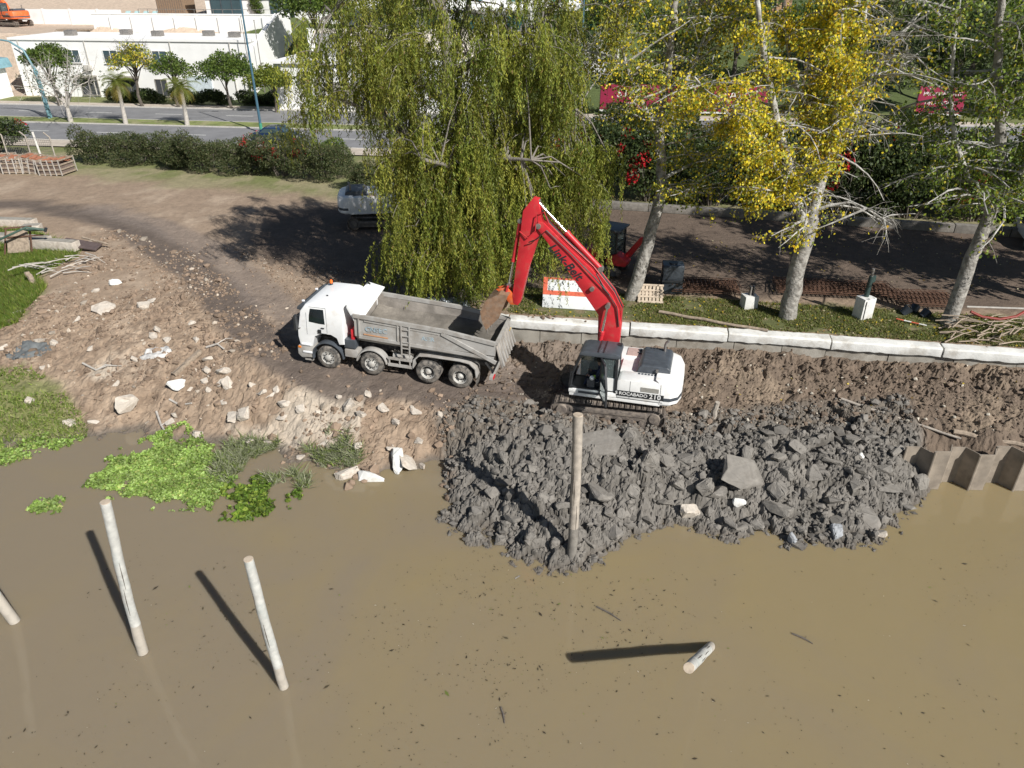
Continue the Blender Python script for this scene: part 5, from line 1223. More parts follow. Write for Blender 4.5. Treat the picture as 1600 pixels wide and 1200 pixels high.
# ---------------------------------------------------------------- weeping willow
def willow():
    rn = random.Random(5); rg = np.random.default_rng(5)
    base = Vector((-2.3, 32.9, 2.9)); o = thing('willow_tree', base, 'huge weeping willow with curtains of drooping green leaves behind the truck', 'tree')
    mb = MB(); W = lambda px, py, y: aty(px, py, y) - base
    trunk = limb(mb, [Vector((0,0,-0.2)), Vector((0.05,0.1,1.2)), W(722,330,33.2), W(712,240,33.3), W(705,170,33.4), W(700,90,33.4), W(690,0,33.5), W(685,-110,33.6)], 0.62, 0.10, 14, rn=rn)
    for k in range(7):      # root flare
        a = k*0.9; mb.tube([(math.cos(a)*0.45,math.sin(a)*0.45,0.55),(math.cos(a)*0.7,math.sin(a)*0.7,0.12),(math.cos(a)*1.0,math.sin(a)*1.0,-0.15)],[0.22,0.18,0.08],7)
    mains = {'L1':[W(708,230,33.3),W(640,212,33),W(590,180,32.5),W(520,150,32)],'L2':[W(704,165,33.4),W(630,110,33),W(560,60,32.5),W(520,20,32)],'R1':[W(714,250,33.3),W(790,200,33),W(850,190,32.6),W(900,170,32.2)],
        'R2':[W(702,120,33.4),W(780,70,33.5),W(850,30,33.5),W(890,-30,33.5)],'F1':[W(716,290,33.2),W(700,260,31),W(660,250,29.6)],'F2':[W(716,280,33.2),W(770,250,31),W(830,250,30)],'B1':[W(700,100,33.4),W(730,20,35),W(740,-80,36)],
        'L3':[W(692,20,33.5),W(620,-50,33.2),W(560,-90,33)],'R3':[W(690,0,33.5),W(780,-70,33.5),W(840,-110,33.5)],'RR':[W(714,240,33.3),W(820,240,34.5),W(920,260,35)]}
    tips = []
    for k, pts in mains.items():
        smp = limb(mb, pts, 0.20, 0.05, 8, rn=rn); tips += smp[2:]
    # tuft heads: places from which strands hang (photo x, photo y, distance)
    heads = [(490,70),(520,30),(480,130),(545,95),(585,40),(610,95),(560,140),(505,170),(630,30),(660,70),(690,20),(640,140),(600,150),(730,40),(770,15),(800,60),(840,20),(870,60),(910,20),(760,110),(700,120),(830,120),(880,120),(670,170),(720,190),(780,180),(850,190),
        (640,250),(615,262),(665,240),(690,265),(655,300),(630,320),(700,300),(615,360),(650,365),(690,345),(630,400),(672,395),(705,370),(790,250),(820,235),(850,260),(880,235),(905,265),(930,290),(775,290),(810,300),(845,310),(880,310),(915,320),(795,345),(830,355),(930,240),(900,215),
        (660,-30),(720,-40),(600,-20),(540,-20),(780,-40),(840,-40),(690,-90),(620,-90),(760,-100),(560,-70),(620,210),(735,250),(742,330),(540,60),(575,95),(525,120),(620,60),(700,75),(820,165),(745,150),(865,150),(690,215),(760,215),(600,120),(640,95),(735,85),(795,100),(650,200),(700,170),(690,235),(740,205),(780,230),(815,205),(845,225),(870,250),(720,270),(755,260),(765,300),(740,300),(800,270),(660,215),(720,140),(780,150),(760,60),(680,50),(820,80),(730,360),(760,380),(715,400),(745,420)]
    P, D, S, C = [], [], [], []
    tw = MB()
    for hx, hy in heads:
        low = hy > 200
        edge = hx < 600 or hx > 880
        for rep in range(rn.choice((3,3,4)) if edge else rn.choice((4,5,6,7))):
            y = rn.uniform(30.6, 33.2) if low else rn.uniform(30.0, 36.5)
            c = W(hx + rn.uniform(-24,24) + (14 if low and hx < 700 else 0), hy + rn.uniform(-20,16), y)
            src = min(tips, key=lambda t: (t-c).length)
            od = Vector((c.x, c.y, 0)) - Vector((0,0,0)); od = (od.normalized() if od.length > .1 else Vector((1,0,0))) + Vector((rn.gauss(0,.7), rn.gauss(0,.7), 0)); od.normalize()
            BL = rn.uniform(0.7, 1.7) * (0.7 if low else 1)
            arc_ = [c + od*BL*t + Vector((0,0, BL*(0.35*t - 0.75*t*t))) for t in (0,.25,.5,.75,1.0)]
            tw.tube([src, src.lerp(c, 0.5) + Vector((0,0,0.3))] + arc_, [0.045,0.03,0.02,0.017,0.014,0.01,0.006], 5, cap=False)
            tone = rn.uniform(0.72, 1.3); hue = rn.random()
            for _ in range(rn.randint(16, 24)):
                t_ = rn.random()**0.8; k_ = t_*4; i_ = min(3, int(k_)); st = arc_[i_].lerp(arc_[i_+1], k_-i_) + Vector((rn.gauss(0,.13), rn.gauss(0,.13), rn.gauss(0,.06)))
                Ls = rn.uniform(0.5, 1.9) * (0.65 + 0.6*t_) * (1.25 if low else 0.95)
                Ls = max(0.35, min(Ls, st.z - 0.2 - rn.uniform(0, 0.5)))
                a = rn.uniform(0, 6.283); sway = Vector((rn.gauss(0,.13), rn.gauss(0,.13), 0)); n = int(Ls/0.036)
                out = Vector((math.cos(a), math.sin(a), 0))*rn.uniform(.05,.3); wv = rn.uniform(0,6.28); tn = tone*rn.uniform(.8,1.2); hu = hue + rn.gauss(0,.18)
                for i in range(n):
                    t = i/n; p = st + out*math.sin(min(t*2.2,1)*1.57) + sway*Ls*t*t + Vector((0.03*math.sin(wv+t*7), 0.03*math.cos(wv+t*6), -Ls*t + 0.1*math.sin(min(t*4,1)*3.14)))
                    P.append((p.x + rn.gauss(0,.035), p.y + rn.gauss(0,.035), p.z)); D.append((rn.gauss(0,.6), rn.gauss(0,.6), -1)); S.append(rn.uniform(.08,.19))
                    C.append((tn, hu, t))
    P, D, S, C = map(np.array, (P, D, S, C)); n = len(P)
    A_, B_ = np.array([0.165,0.215,0.036]), np.array([0.40,0.385,0.065])
    w = np.clip(C[:,1]*0.7 + rg.normal(0,.22,n), 0, 1)[:,None]
    cols = (A_*(1-w) + B_*w) * C[:,:1] * rg.uniform(0.75,1.25,(n,1))
    brown = rg.uniform(size=n) < 0.03*(0.5+C[:,2]); cols[brown] = np.array([0.25,0.17,0.06])
    mb.build('trunk', M_BARKG, o, smooth=True)
    tw.build('branchlets', M_BARKG, o)['kind'] = 'stuff'
    link_mesh('crown', leaves_mesh('crown', P, D, S, cols, 0.27, rg), M_LEAF, o)
    return n
willow()

# ---------------------------------------------------------------- shrubs and small trees
def blob_cloud(rg, lobes, n, shell=0.55):
    """points spread through lumpy lobes [(c, r(3))], outward vectors"""
    vol = np.array([l[1][0]*l[1][1]*l[1][2] for l in lobes])**0.7; k = rg.choice(len(lobes), n, p=vol/vol.sum())
    c = np.array([l[0] for l in lobes])[k]; r = np.array([l[1] for l in lobes])[k]
    u = rg.normal(size=(n,3)); u /= np.linalg.norm(u, axis=1, keepdims=True)
    rad = (shell + (1-shell)*rg.uniform(size=(n,1))**0.6) * rg.uniform(0.92,1.08,(n,1))
    return c + u*r*rad, u
def shrub_meshes(seed, w, d, h, n, pal, lsize, red=0.0, nl=9, lwidth=0.5, up=0.0, core=True):
    rg = np.random.default_rng(seed); lobes = []
    for i in range(nl):
        x, y = rg.uniform(-w*0.38, w*0.38), rg.uniform(-d*0.36, d*0.36); r = rg.uniform(0.2, 0.34)
        z = rg.uniform(0.22, 0.78)*h
        lobes.append(((x, y, z), (r*w, r*d, min(rg.uniform(0.2,0.34)*h, z))))
    P, U = blob_cloud(rg, lobes, n)
    k = P[:,2] > 0.03; P, U = P[k], U[k]
    tone = 0.75 + 0.5*vnoise(P[:,0]*2.2+seed, P[:,2]*2.2+P[:,1]*1.7, seed)
    cols = pick(rg, pal, len(P)) * tone[:,None]
    if red:
        rc = rg.choice(len(P), 7); dist = np.min(np.linalg.norm(P[:,None]-P[rc][None], axis=2), axis=1)
        rm = (dist < 0.42) & (rg.uniform(size=len(P)) < red); cols[rm] = np.array([0.55,0.02,0.03])
    D = U + rg.normal(size=U.shape)*0.7 + np.array([0,0,up])
    me = leaves_mesh('foliage', P, D, rg.uniform(.7,1.35,len(P))*lsize, cols, lwidth, rg); me.materials.append(M_LEAF)
    mb = MB()
    for c, r in lobes:
        mb.tube([(c[0]*0.2,c[1]*0.2,-0.1),(c[0]*0.6,c[1]*0.6,c[2]*0.6),(c[0],c[1],c[2]+r[2]*0.5)],[0.05,0.035,0.012],5)
        for _ in range(5):
            v = rg.normal(size=3); v /= np.linalg.norm(v); mb.tube([c, tuple(np.array(c)+v*np.array(r)*0.85)],[0.018,0.006],3,cap=False)
    st = mb.mesh('stems'); st.materials.append(M_BARKD)
    return me, st
def place_shrub(name, label, cat, meshes, loc, rz, sc, group=None, parts=('foliage','stems')):
    o = thing(name, loc, label, cat, rz=rz, group=group); o.scale = sc if hasattr(sc,'__len__') else (sc,)*3
    for pn, me in zip(parts, meshes):
        c = bpy.data.objects.new(pn, me); COL.objects.link(c); c.parent = o
    return o
DARKG = [(0.055,0.085,0.028,4),(0.085,0.12,0.035,3),(0.04,0.06,0.022,3),(0.13,0.15,0.05,1)]
OLIVE = [(0.085,0.105,0.04,4),(0.06,0.085,0.03,3),(0.12,0.13,0.055,2),(0.15,0.14,0.07,1)]
BRIGHT = [(0.10,0.16,0.03,4),(0.16,0.22,0.04,3),(0.07,0.11,0.025,2)]
SHR = [shrub_meshes(60+i, 4.0, 3.0, 3.1, 9000, OLIVE, 0.17, 0.0, lwidth=0.35) for i in range(3)]
SHRR = shrub_meshes(66, 4.2, 3.0, 3.1, 9000, OLIVE, 0.17, 0.5, lwidth=0.35)
SHRD = [shrub_meshes(70+i, 4.4, 2.6, 3.6, 9000, DARKG, 0.18, r, lwidth=0.5) for i, r in enumerate((0.0,0.75,0.0))]
hl0, hl1 = Vector((-33.5,61.0)), Vector((-14.2,55.2))
lab = ['bushy olive shrub at the left end of the long hedge, beside the fence gap','second olive shrub from the crate end of the long hedge','third olive shrub from the crate end of the long hedge','olive shrub in the middle of the long hedge','olive shrub just left of the red flowering one','hedge shrub with red flower clusters','last olive shrub at the willow end of the hedge']
for i in range(7):
    p = hl0.lerp(hl1, i/6); me = SHRR if i == 5 else SHR[i % 3]
    place_shrub('hedge_shrub', lab[i], 'shrub', me, (p.x, p.y, gz(p.x,p.y)), random.uniform(-.3,.3)-0.29, (random.uniform(.95,1.1), 1.0, random.uniform(.9,1.05)), 'long hedge beside the yard')
place_shrub('hedge_shrub', 'dark shrub with red flowers behind the brick crates', 'shrub', SHRD[1], (-43,62.5,3), 0.2, (1.3,1.2,0.9))
place_shrub('hedge_shrub', 'dark green shrub at the far left edge behind the crates', 'shrub', SHRD[0], (-47.5,64.5,3), 0.2, (1.2,1.2,0.85))
place_shrub('hedge_shrub', 'grey-green shrub beside the parked white excavator', 'shrub', SHR[1], (-10.6,51.8,3), 0.6, (0.85,0.9,0.72))
place_shrub('hedge_shrub', 'dark shrub under the willow behind the parked excavator', 'shrub', SHRD[2], (-5.2,51.6,3), 0.1, (1.1,1.0,0.8))
rl = [('red flowering dark shrub right of the willow curtain',5.2,50.4,1),('red flowering dark shrub behind the first poplar trunk',9.2,49.4,1),('plain dark shrub behind the yellow poplar',13.2,48.4,0),('plain dark shrub right of the yellow poplar trunk',17.2,47.4,2),('tallest red flowering shrub right of the yellow poplar',21.0,46.6,1),('dark shrub between the red shrub and the right poplar',25.0,45.6,0),('red-dotted dark shrub left of the right poplar',28.6,44.9,1),('dark shrub at the right edge of the yard',32.6,43.9,2),('dark shrub partly cut by the right border',36.5,43.0,0),('dark shrub behind the willow trunk',1.2,51.0,2)]
for l, x, y, k in rl:
    place_shrub('hedge_shrub', l, 'shrub', SHRD[k], (x, y, gz(x,y)), random.uniform(-.3,.3)-0.24, (1.2, 1.1, random.uniform(1.3,1.45) * (1.15 if 'tallest' in l else 1)), 'dark hedge behind the yard')
for i, (x, y) in enumerate([(7,53.5),(11.5,52.4),(16,51.2),(20.5,50.2),(25,49.2),(29.5,48.2),(34,47.2)]):
    place_shrub('hedge_shrub', 'taller shrub of the rear hedge row, ' + ['nearest the willow','behind the first poplar trunk','left of the yellow poplar','behind the yellow poplar trunk','behind the tallest red shrub','left of the right poplar','behind the right poplar'][i], 'shrub', SHRD[(i*2+1) % 3], (x, y, gz(x,y)), 1.3*i, (1.25,1.25,1.55), 'rear row of the dark hedge')
place_shrub('hedge_shrub', 'bright green young shrub by the dark car', 'shrub', shrub_meshes(75,2.4,2.0,2.6,4000,BRIGHT,0.16), (-14.2,58.2,3), 0, 1.0)

def crown_tree(name, label, base, h, w, seed, pal, n, lsize, trunk_m=M_BARKD, clear=0.35, nl=14, group=None, lwidth=0.6, flat=1.0, bare=False, tr=None, hang=0.0):
    rg = np.random.default_rng(seed); rn = random.Random(seed); base = Vector(base)
    o = thing(name, base, label, 'tree', group=group); mb = MB(); r = tr or 0.05*h**0.8
    top = Vector((rn.uniform(-.3,.3), rn.uniform(-.3,.3), h*(clear+0.25)))
    smp = limb(mb, [Vector((0,0,-.2)), Vector((0.05*h*rn.uniform(-1,1),0,h*clear*0.6)), top], r, r*0.4, 8, rn=rn)
    lobes = []
    for i in range(nl):
        a = 2.4*i + rn.uniform(-.4,.4); rad = w*0.5*math.sqrt((i+0.5)/nl)*0.78
        z = h*(clear + (1-clear)*(0.35 + 0.55*(1-(rad/(w*0.5))**2)*rn.uniform(.6,1.05))) 
        c = Vector((math.cos(a)*rad, math.sin(a)*rad, z)); k = rn.uniform(0.15,0.24)
        lobes.append((tuple(c), (k*w, k*w, k*w*0.75*flat)))
        s = smp[rn.randrange(len(smp)//2, len(smp))]
        q = limb(mb, [s, s.lerp(c,0.5)+Vector((0,0,0.06*h)), c], r*0.38, 0.02, 6, rn=rn)
        for _ in range(6 if bare else 3):
            v = Vector((rn.gauss(0,1),rn.gauss(0,1),rn.gauss(0.3,.8))).normalized(); e = c + v*k*w*(1.5 if bare else .9)
            m = c.lerp(e,.5)+Vector((rn.gauss(0,.1),rn.gauss(0,.1),.1)); mb.tube([q[-2], m, e],[0.03,0.018,0.006],4,cap=False)
            if bare:
                for _ in range(4):
                    f = m.lerp(e, rn.random()); g = f + Vector((rn.gauss(0,1),rn.gauss(0,1),rn.gauss(0,.8)))*0.35; mb.tube([f,g],[0.012,0.004],3,cap=False)
    mb.build('trunk', trunk_m, o, smooth=True)
    if n:
        P, U = blob_cloud(rg, lobes, n, 0.35); tone = 0.7 + 0.6*vnoise(P[:,0]*1.1+seed, P[:,2]*1.3+P[:,1], seed)
        D = U + rg.normal(size=U.shape)*0.7 - np.array([0,0,hang])
        link_mesh('crown', leaves_mesh('crown', P, D, rg.uniform(.7,1.35,n)*lsize, pick(rg,pal,n)*tone[:,None], lwidth, rg), M_LEAF, o)
    return o
def palm(label, base, h, seed):
    rn = random.Random(seed); rg = np.random.default_rng(seed); o = thing('palm_tree', base, label, 'palm tree', group='palms in the avenue median'); mb = MB()
    mb.tube([(0,0,-.2),(0.05,0,h*.3),(0.1,0.02,h*.7),(0.1,0,h)],[0.26,0.2,0.17,0.2],10); mb.build('trunk', M_TWIG, o, smooth=True)
    for k in range(26):
        a = k*2.4; el = 1.2 - 1.9*k/26; fr = MB(); L = rn.uniform(1.5,2.1); pts = []
        for i in range(9):
            t = i/8; ang = el - 1.3*t*t; 
            pts.append((pts[-1] if pts else Vector((0.1,0,h))) + (Vector((math.cos(a)*math.cos(ang),math.sin(a)*math.cos(ang),math.sin(ang)))*L/8 if pts else Vector((0,0,0))))
        side = Vector((-math.sin(a),math.cos(a),0)); vs, fs = [], []
        for i in range(1,9):
            for sd in (1,-1):
                for jj in (0,.5):
                    b = pts[i-1].lerp(pts[i],jj); wd = 0.55*math.sin(math.pi*(0.12+0.8*i/9)); n0 = len(vs)
                    d = (pts[i]-pts[i-1]).normalized()
                    vs += [b, b+d*0.07, b+side*sd*wd+d*0.3+Vector((0,0,-0.28*wd-.1))]; fs.append((n0,n0+1,n0+2))
        c = (0.17,0.20,0.035) if el > -0.2 else (0.30,0.24,0.06)
        c = np.array(c)*rn.uniform(.8,1.2)
        link_mesh('frond', np_mesh('frond', [v[:] for v in vs], fs, np.tile(c,(len(vs),1))), M_LEAF, o)
    return o
palm('shaggy short palm, left one of the pair on the median', at(197,195,3), 4.0, 1)
palm('shaggy short palm, right one of the pair on the median', at(293,197,3), 3.7, 2)
ND = 0.0
crown_tree('bare_tree', 'wide leafless tree on the median left of the palms', at(110,192,3), 5.4, 9.0, 80, OLIVE, 900, 0.18, M_TWIG, 0.22, 12, bare=True, flat=.7, tr=.3)
crown_tree('bare_tree', 'grey leafless tree between the willow and the first poplar', at(905,205,3), 8.5, 8.0, 81, OLIVE, 1800, 0.2, M_TWIG, 0.3, 14, bare=True)
crown_tree('street_tree', 'bright green tree against the left part of the white building', (-51.5,88.5,3), 6.6, 5.2, 82, BRIGHT, 5000, 0.24)
crown_tree('street_tree', 'thin yellow-green tree before the white building, behind the left palm', (-41.5,87.5,3), 6.4, 5.0, 83, YGR, 2600, 0.22, bare=True)
crown_tree('street_tree', 'loose green tree right of the left palm', (-37.2,87.0,3), 5.6, 4.2, 84, BRIGHT, 2600, 0.22)
crown_tree('street_tree', 'broad green tree behind the right palm', (-31.0,86.0,3), 5.6, 6.2, 85, BRIGHT, 6000, 0.23)
crown_tree('street_tree', 'round yellowish green tree by the grass slope', (-25.6,84.0,3), 4.6, 5.0, 86, [(0.16,0.20,0.03,3),(0.22,0.24,0.03,3),(0.10,0.14,0.03,2)], 5500, 0.22)
crown_tree('garden_tree', 'tall dark green tree beside the end of the white retaining wall', (-23.2,97,gz(-23.2,97)), 10.5, 8.5, 87, BRIGHT, 9000, 0.3)
crown_tree('garden_tree', 'dark tree above the garden wall behind the willow', (-13,100,gz(-13,100)), 8, 8, 88, DARKG, 7000, 0.3)
bt = [(6,92,9,9),(12,96,11,10),(19,91,10,9),(26,94,12,10),(33,90,11,10),(40,93,12,11),(48,90,12,11),(55,96,13,12),(62,90,12,11),(46,82,9,8),(34,80,8,7),(57,79,10,9),(23,108,12,11),(36,110,13,12),(50,112,13,13),(66,108,13,13),(8,112,10,9),(72,84,12,11)]
names = ['behind the right of the balustrade house','above the left end of the magenta hoarding','above the middle of the magenta hoarding','behind the yellow poplar crown','behind the bare right stems of the yellow poplar','above the right hoarding panel','right of the right hoarding panel','behind the right poplar crown','at the far right beyond the avenue','low behind the right hoarding','low beside the right end of the left hoarding','low at the right edge by the avenue','high on the slope above the left hoarding','high on the slope left of the clearing','high on the slope right of the clearing','high on the slope at the right corner','on the slope behind the balustrade house','at the extreme right beside the avenue']
for i, (x, y, h, w) in enumerate(bt):
    crown_tree('hillside_tree', ('dark' if i % 3 == 0 else 'dense green' if i % 3 == 1 else 'olive') + ' hillside tree ' + names[i], (x, y, gz(x,y)-.1), h, w, 100+i, (DARKG, BRIGHT, OLIVE)[i % 3], 5200, 0.34, clear=0.15, group='trees on the slope beyond the avenue')

# ---------------------------------------------------------------- ground cover
def blades(name, label, X, Y, h, cols, seed, spread=0.35, width=0.02, zoff=0.0, Z=None):
    rg = np.random.default_rng(seed); n = len(X); Z = ground_z(X, Y) if Z is None else Z
    hh = h*rg.uniform(.5,1.3,n); a = rg.uniform(0,6.28,n); w = width*rg.uniform(.7,1.4,n)
    B = np.stack([X,Y,Z+zoff],-1); s = np.stack([np.cos(a)*w, np.sin(a)*w, np.zeros(n)],-1)
    T = B + np.stack([rg.normal(0,spread,n)*hh, rg.normal(0,spread,n)*hh, hh],-1)
    V = np.stack([B-s, B+s, T],1).reshape(-1,3)
    return props(link_mesh(name, np_mesh(name, V, np.arange(3*n).reshape(n,3), np.repeat(cols,3,0)), M_GRASS), label, kind='stuff')
rg = np.random.default_rng(200)
def sample(poly, N, thr=-9, f=0.5, seed=0, margin=0.0):
    P_ = np.array(poly); (x0,y0),(x1,y1) = P_.min(0), P_.max(0)
    X = rg.uniform(x0,x1,N*3); Y = rg.uniform(y0,y1,N*3)
    k = (inpoly(X,Y,poly) > margin) & (fbm(X*f,Y*f,4,seed,.6) > thr); return X[k][:N], Y[k][:N]
X, Y = sample([p for p in Z_GRASSL], 90000, -0.45, .5, 1, -0.2); k = X > -31; X, Y = X[k], Y[k]
blades('grass', 'tall bright grass on the upper left bank', X, Y, 0.34, pick(rg,[(0.12,0.19,0.03,4),(0.20,0.25,0.04,3),(0.08,0.13,0.02,2),(0.28,0.24,0.1,1)],len(X)), 1, .5, .022)
X, Y = sample(Z_GRASSB, 14000, -0.25, .5, 2, -0.2); Zg = ground_z(X,Y); k = (Zg > 0.02) & (X > -24); X, Y = X[k], Y[k]
blades('low_weeds', 'low pale weeds on the left waterside', X, Y, 0.15, pick(rg,[(0.20,0.26,0.05,3),(0.14,0.20,0.04,3),(0.30,0.29,0.13,2)],len(X)), 2, .8, .025)
LW = [tuple(WL0 + WDIR*a + WNRM*s) for a, s in ((3,0.1),(26,0.1),(26,3.3),(3,3.3))]
X, Y = sample(LW, 26000, -0.18, .6, 3)
blades('lawn_grass', 'short patchy lawn along the quay', X, Y, 0.10, pick(rg,[(0.11,0.14,0.03,4),(0.16,0.18,0.04,3),(0.22,0.19,0.08,2)],len(X)), 3, .6, .02)
# fallen yellow leaves
X, Y = sample(LW, 900, -9); X2 = rg.uniform(-2,28,500); Y2 = rg.uniform(33,42,500); X3 = rg.uniform(7,21,60); Y3 = rg.uniform(24.5,27.5,60)
X, Y = np.concatenate([X,X2,X3]), np.concatenate([Y,Y2,Y3]); n = len(X)
me = leaves_mesh('fallen_leaves', np.stack([X,Y,ground_z(X,Y)+.05],-1), np.stack([rg.normal(size=n),rg.normal(size=n),rg.normal(size=n)*.15],-1), rg.uniform(.07,.13,n), pick(rg,[(0.55,0.42,0.04,3),(0.45,0.40,0.25,3),(0.3,0.2,0.08,2)],n), .8, rg)
props(link_mesh('fallen_leaves', me, M_LEAF), 'fallen yellow leaves scattered on the lawn and yard', kind='stuff')
# floating water plants
def floaters(name, label, poly, N, thr, f, seed, pal, size, h, margin=0.0, edge=0.6):
    X, Y = sample(poly, N, -9, f, seed, margin - edge)
    d = inpoly(X, Y, poly); n1 = fbm(X*1.4, Y*1.4, 4, seed, .6)
    k = (d + 1.1*n1 > 0.0) & (n1*0.5 + np.clip(d*0.5,0,1)*0.8 > thr) & (rg.uniform(size=X.shape) < 0.25 + np.clip((d + 1.1*n1)*1.2, 0, 1)); X, Y = X[k], Y[k]; n = len(X)
    Z = np.maximum(ground_z(X,Y), 0) + rg.uniform(0.01, h, n)
    D = np.stack([rg.normal(size=n), rg.normal(size=n), rg.normal(size=n)*.55], -1)
    me = leaves_mesh(name, np.stack([X,Y,Z],-1), D, np.clip(rg.lognormal(0,.35,n),.4,2.2)*size, pick(rg,pal,n,.3)*(0.7+0.6*vnoise(X*2.5,Y*2.5,seed))[:,None], .8, rg)
    return props(link_mesh(name, me, M_LEAF), label, kind='stuff')
DUCK = [(0.28,0.42,0.09,4),(0.37,0.50,0.16,4),(0.17,0.25,0.05,2),(0.40,0.43,0.14,1)]
Z_PAD = poly_w([(135,755),(175,720),(230,690),(275,672),(310,700),(370,705),(350,730),(345,770),(330,800),(250,790),(180,778)], 0)
floaters('water_lettuce', 'bright green mat of floating water plants below the bank', Z_PAD, 44000, .08, 1, 5, DUCK, .085, .12)
floaters('water_weed', 'dark green floating weed at the right of the green mat', poly_w([(345,770),(380,745),(440,760),(470,790),(420,815),(365,815)],0), 7000, .10, 1, 6, [(0.13,0.22,0.03,3),(0.24,0.32,0.05,2),(0.10,0.15,0.03,2)], .12, .15)
floaters('water_weed', 'small yellow-green raft of weed near the left pile', poly_w([(40,800),(70,778),(100,782),(95,800),(50,808)],0), 2500, .02, 1, 7, DUCK, .1, .08, edge=.2)
floaters('water_weed', 'bright weed fringe along the left shore', poly_w([(-20,712),(40,690),(100,680),(130,690),(60,705),(0,730)],0), 4000, .02, 1, 8, DUCK, .1, .12, edge=.3)
Z_REED = poly_w([(345,705),(400,690),(470,690),(540,705),(560,735),(500,752),(440,760),(380,750),(350,740)], .1)
X, Y = sample(Z_REED, 4200, 0.0, .9, 9, -0.5); Zr = np.maximum(ground_z(X,Y), 0)
blades('marsh_plants', 'grey-green marsh plants at the water edge', X, Y, 0.26, pick(rg,[(0.26,0.28,0.17,4),(0.15,0.18,0.08,3),(0.33,0.34,0.22,2),(0.20,0.26,0.06,2)],len(X)), 9, 1.0, .024, Z=Zr)
# ================================================================== AVENUE
AV0 = Vector((-20.0, 76.0)); AVA = math.atan2(-0.129, 0.9917)
def avp(a, b, z=3.0):   # along, across (away from the camera positive)
    return Vector((AV0.x + math.cos(AVA)*a - math.sin(AVA)*b, AV0.y + math.sin(AVA)*a + math.cos(AVA)*b, z))
def strip(name, b0, b1, z, m, label, a0=-75, a1=110, dash=None, kind='structure'):
    mb = MB()
    if dash:
        a = a0
        while a < a1:
            mb.add([avp(a,b0,z),avp(a+dash[0],b0,z),avp(a+dash[0],b1,z),avp(a,b1,z)],[(0,1,2,3)]); a += dash[1]
    else:
        n = 40
        for i in range(n):
            x0, x1 = a0+(a1-a0)*i/n, a0+(a1-a0)*(i+1)/n
            mb.add([avp(x0,b0,z),avp(x1,b0,z),avp(x1,b1,z),avp(x0,b1,z)],[(0,1,2,3)])
    o = mb.build(name, m); return props(o, label, kind=kind)
def kerb(b0, b1, label, z0=3.0, z1=3.13, a0=-75, a1=110):
    mb = MB(); rings = [[avp(a,b0,z0-.1),avp(a,b0,z1),avp(a,b1,z1),avp(a,b1,z0-.1)] for a in np.linspace(a0,a1,40)]
    return props(mb.loft(rings).build('kerb', M_KERB), label, kind='structure')
strip('road', 1.0, 8.2, 3.035, M_ASPH, 'far carriageway of the grey avenue')
strip('road', -9.5, -1.8, 3.035, M_ASPH, 'near carriageway of the grey avenue')
strip('road_marking', 4.5, 4.65, 3.045, M_LINE, 'dashed white lane line on the far carriageway', dash=(3,8))
strip('road_marking', -5.7, -5.55, 3.045, M_LINE, 'dashed white lane line on the near carriageway', dash=(3,8))
M_MEDIAN = mat('median_grass', (0.17,0.20,0.06), 0.95, var=0.3, scale=0.8, dirt=(0.33,0.29,0.18), dscale=0.7, damt=0.5, bump=0.4)
mm = MB().loft([[avp(a,-1.6,2.9),avp(a,-1.6,3.13),avp(a,0.8,3.13),avp(a,0.8,2.9)] for a in np.linspace(-75,110,30)])
props(mm.build('median', M_MEDIAN), 'grass median between the carriageways', kind='structure')
kerb(0.8, 1.0, 'far kerb of the median'); kerb(-1.8, -1.6, 'near kerb of the median'); kerb(8.2, 8.45, 'kerb along the far side of the avenue'); kerb(-9.75, -9.5, 'kerb along the near side of the avenue')
strip('pavement', 8.45, 10.2, 3.12, mat('pavement_slab',(0.46,0.40,0.33),0.9,var=0.12,scale=1), 'beige pavement beyond the avenue')
strip('pavement', -12.2, -9.75, 3.11, MATS['pavement_slab'], 'beige pavement on the near side of the avenue')
# low clipped hedge on the far pavement
HB = [shrub_meshes(300+i, 4.4, 1.5, 1.7, 3600, DARKG, 0.19, lwidth=0.6) for i in range(2)]
for i in range(9):
    p = avp(-27 + i*4.0, 11.3, 3.0)
    place_shrub('clipped_hedge', 'dark clipped hedge section number %s from the left beyond the avenue' % ['one','two','three','four','five','six','seven','eight','nine'][i], 'hedge', HB[i % 2], p, AVA, (1, 1, random.uniform(.9,1.1)), 'low hedge beyond the avenue')
for i in range(4):
    p = avp(22 + i*4.3, -13.4 if False else 10.6, 3.0)
    place_shrub('clipped_hedge', ['small dark bush by the lamp post right of the willow','small dark bush before the hoarding start','small dark bush under the hoarding middle','small dark bush under the hoarding end'][i], 'hedge', HB[i % 2], p, AVA, (.8,.8,.75), 'bushes under the hoarding')
# ---------------------------------------------------------------- lamps, poles
def lamp(label, base, h, m=M_POLE, arm=1.6, rz=0.0, lean=(0,0)):
    o = thing('street_lamp', base, label, 'street lamp', rz=rz)
    MB().tube([(0,0,0),(lean[0]*.5,lean[1]*.5,h*.5),(lean[0],lean[1],h)],[0.13,0.10,0.06],10).build('post', m, o, smooth=True)
    MB().cyl((0,0,0),(0,0,0.9),0.17,0.15,n=10).build('base', mat('green_pole_base',(0.05,0.25,0.16),0.5), o)
    MB().tube([(lean[0],lean[1],h-0.1),(lean[0]+arm*.5,lean[1],h+.25),(lean[0]+arm,lean[1],h+.3)],0.045,8).build('arm', m, o, smooth=True)
    MB().obox((lean[0]+arm+.3,lean[1],h+.3),(0.7,0.26,0.12)).build('lantern', M_STEEL, o, bevel=.03)
    return o
lamp('tall dark lamp post on the median right of the palms', at(409,208,3), 12.5)
lamp('dark lamp post right of the willow by the avenue', aty(903,225,69), 13.0)
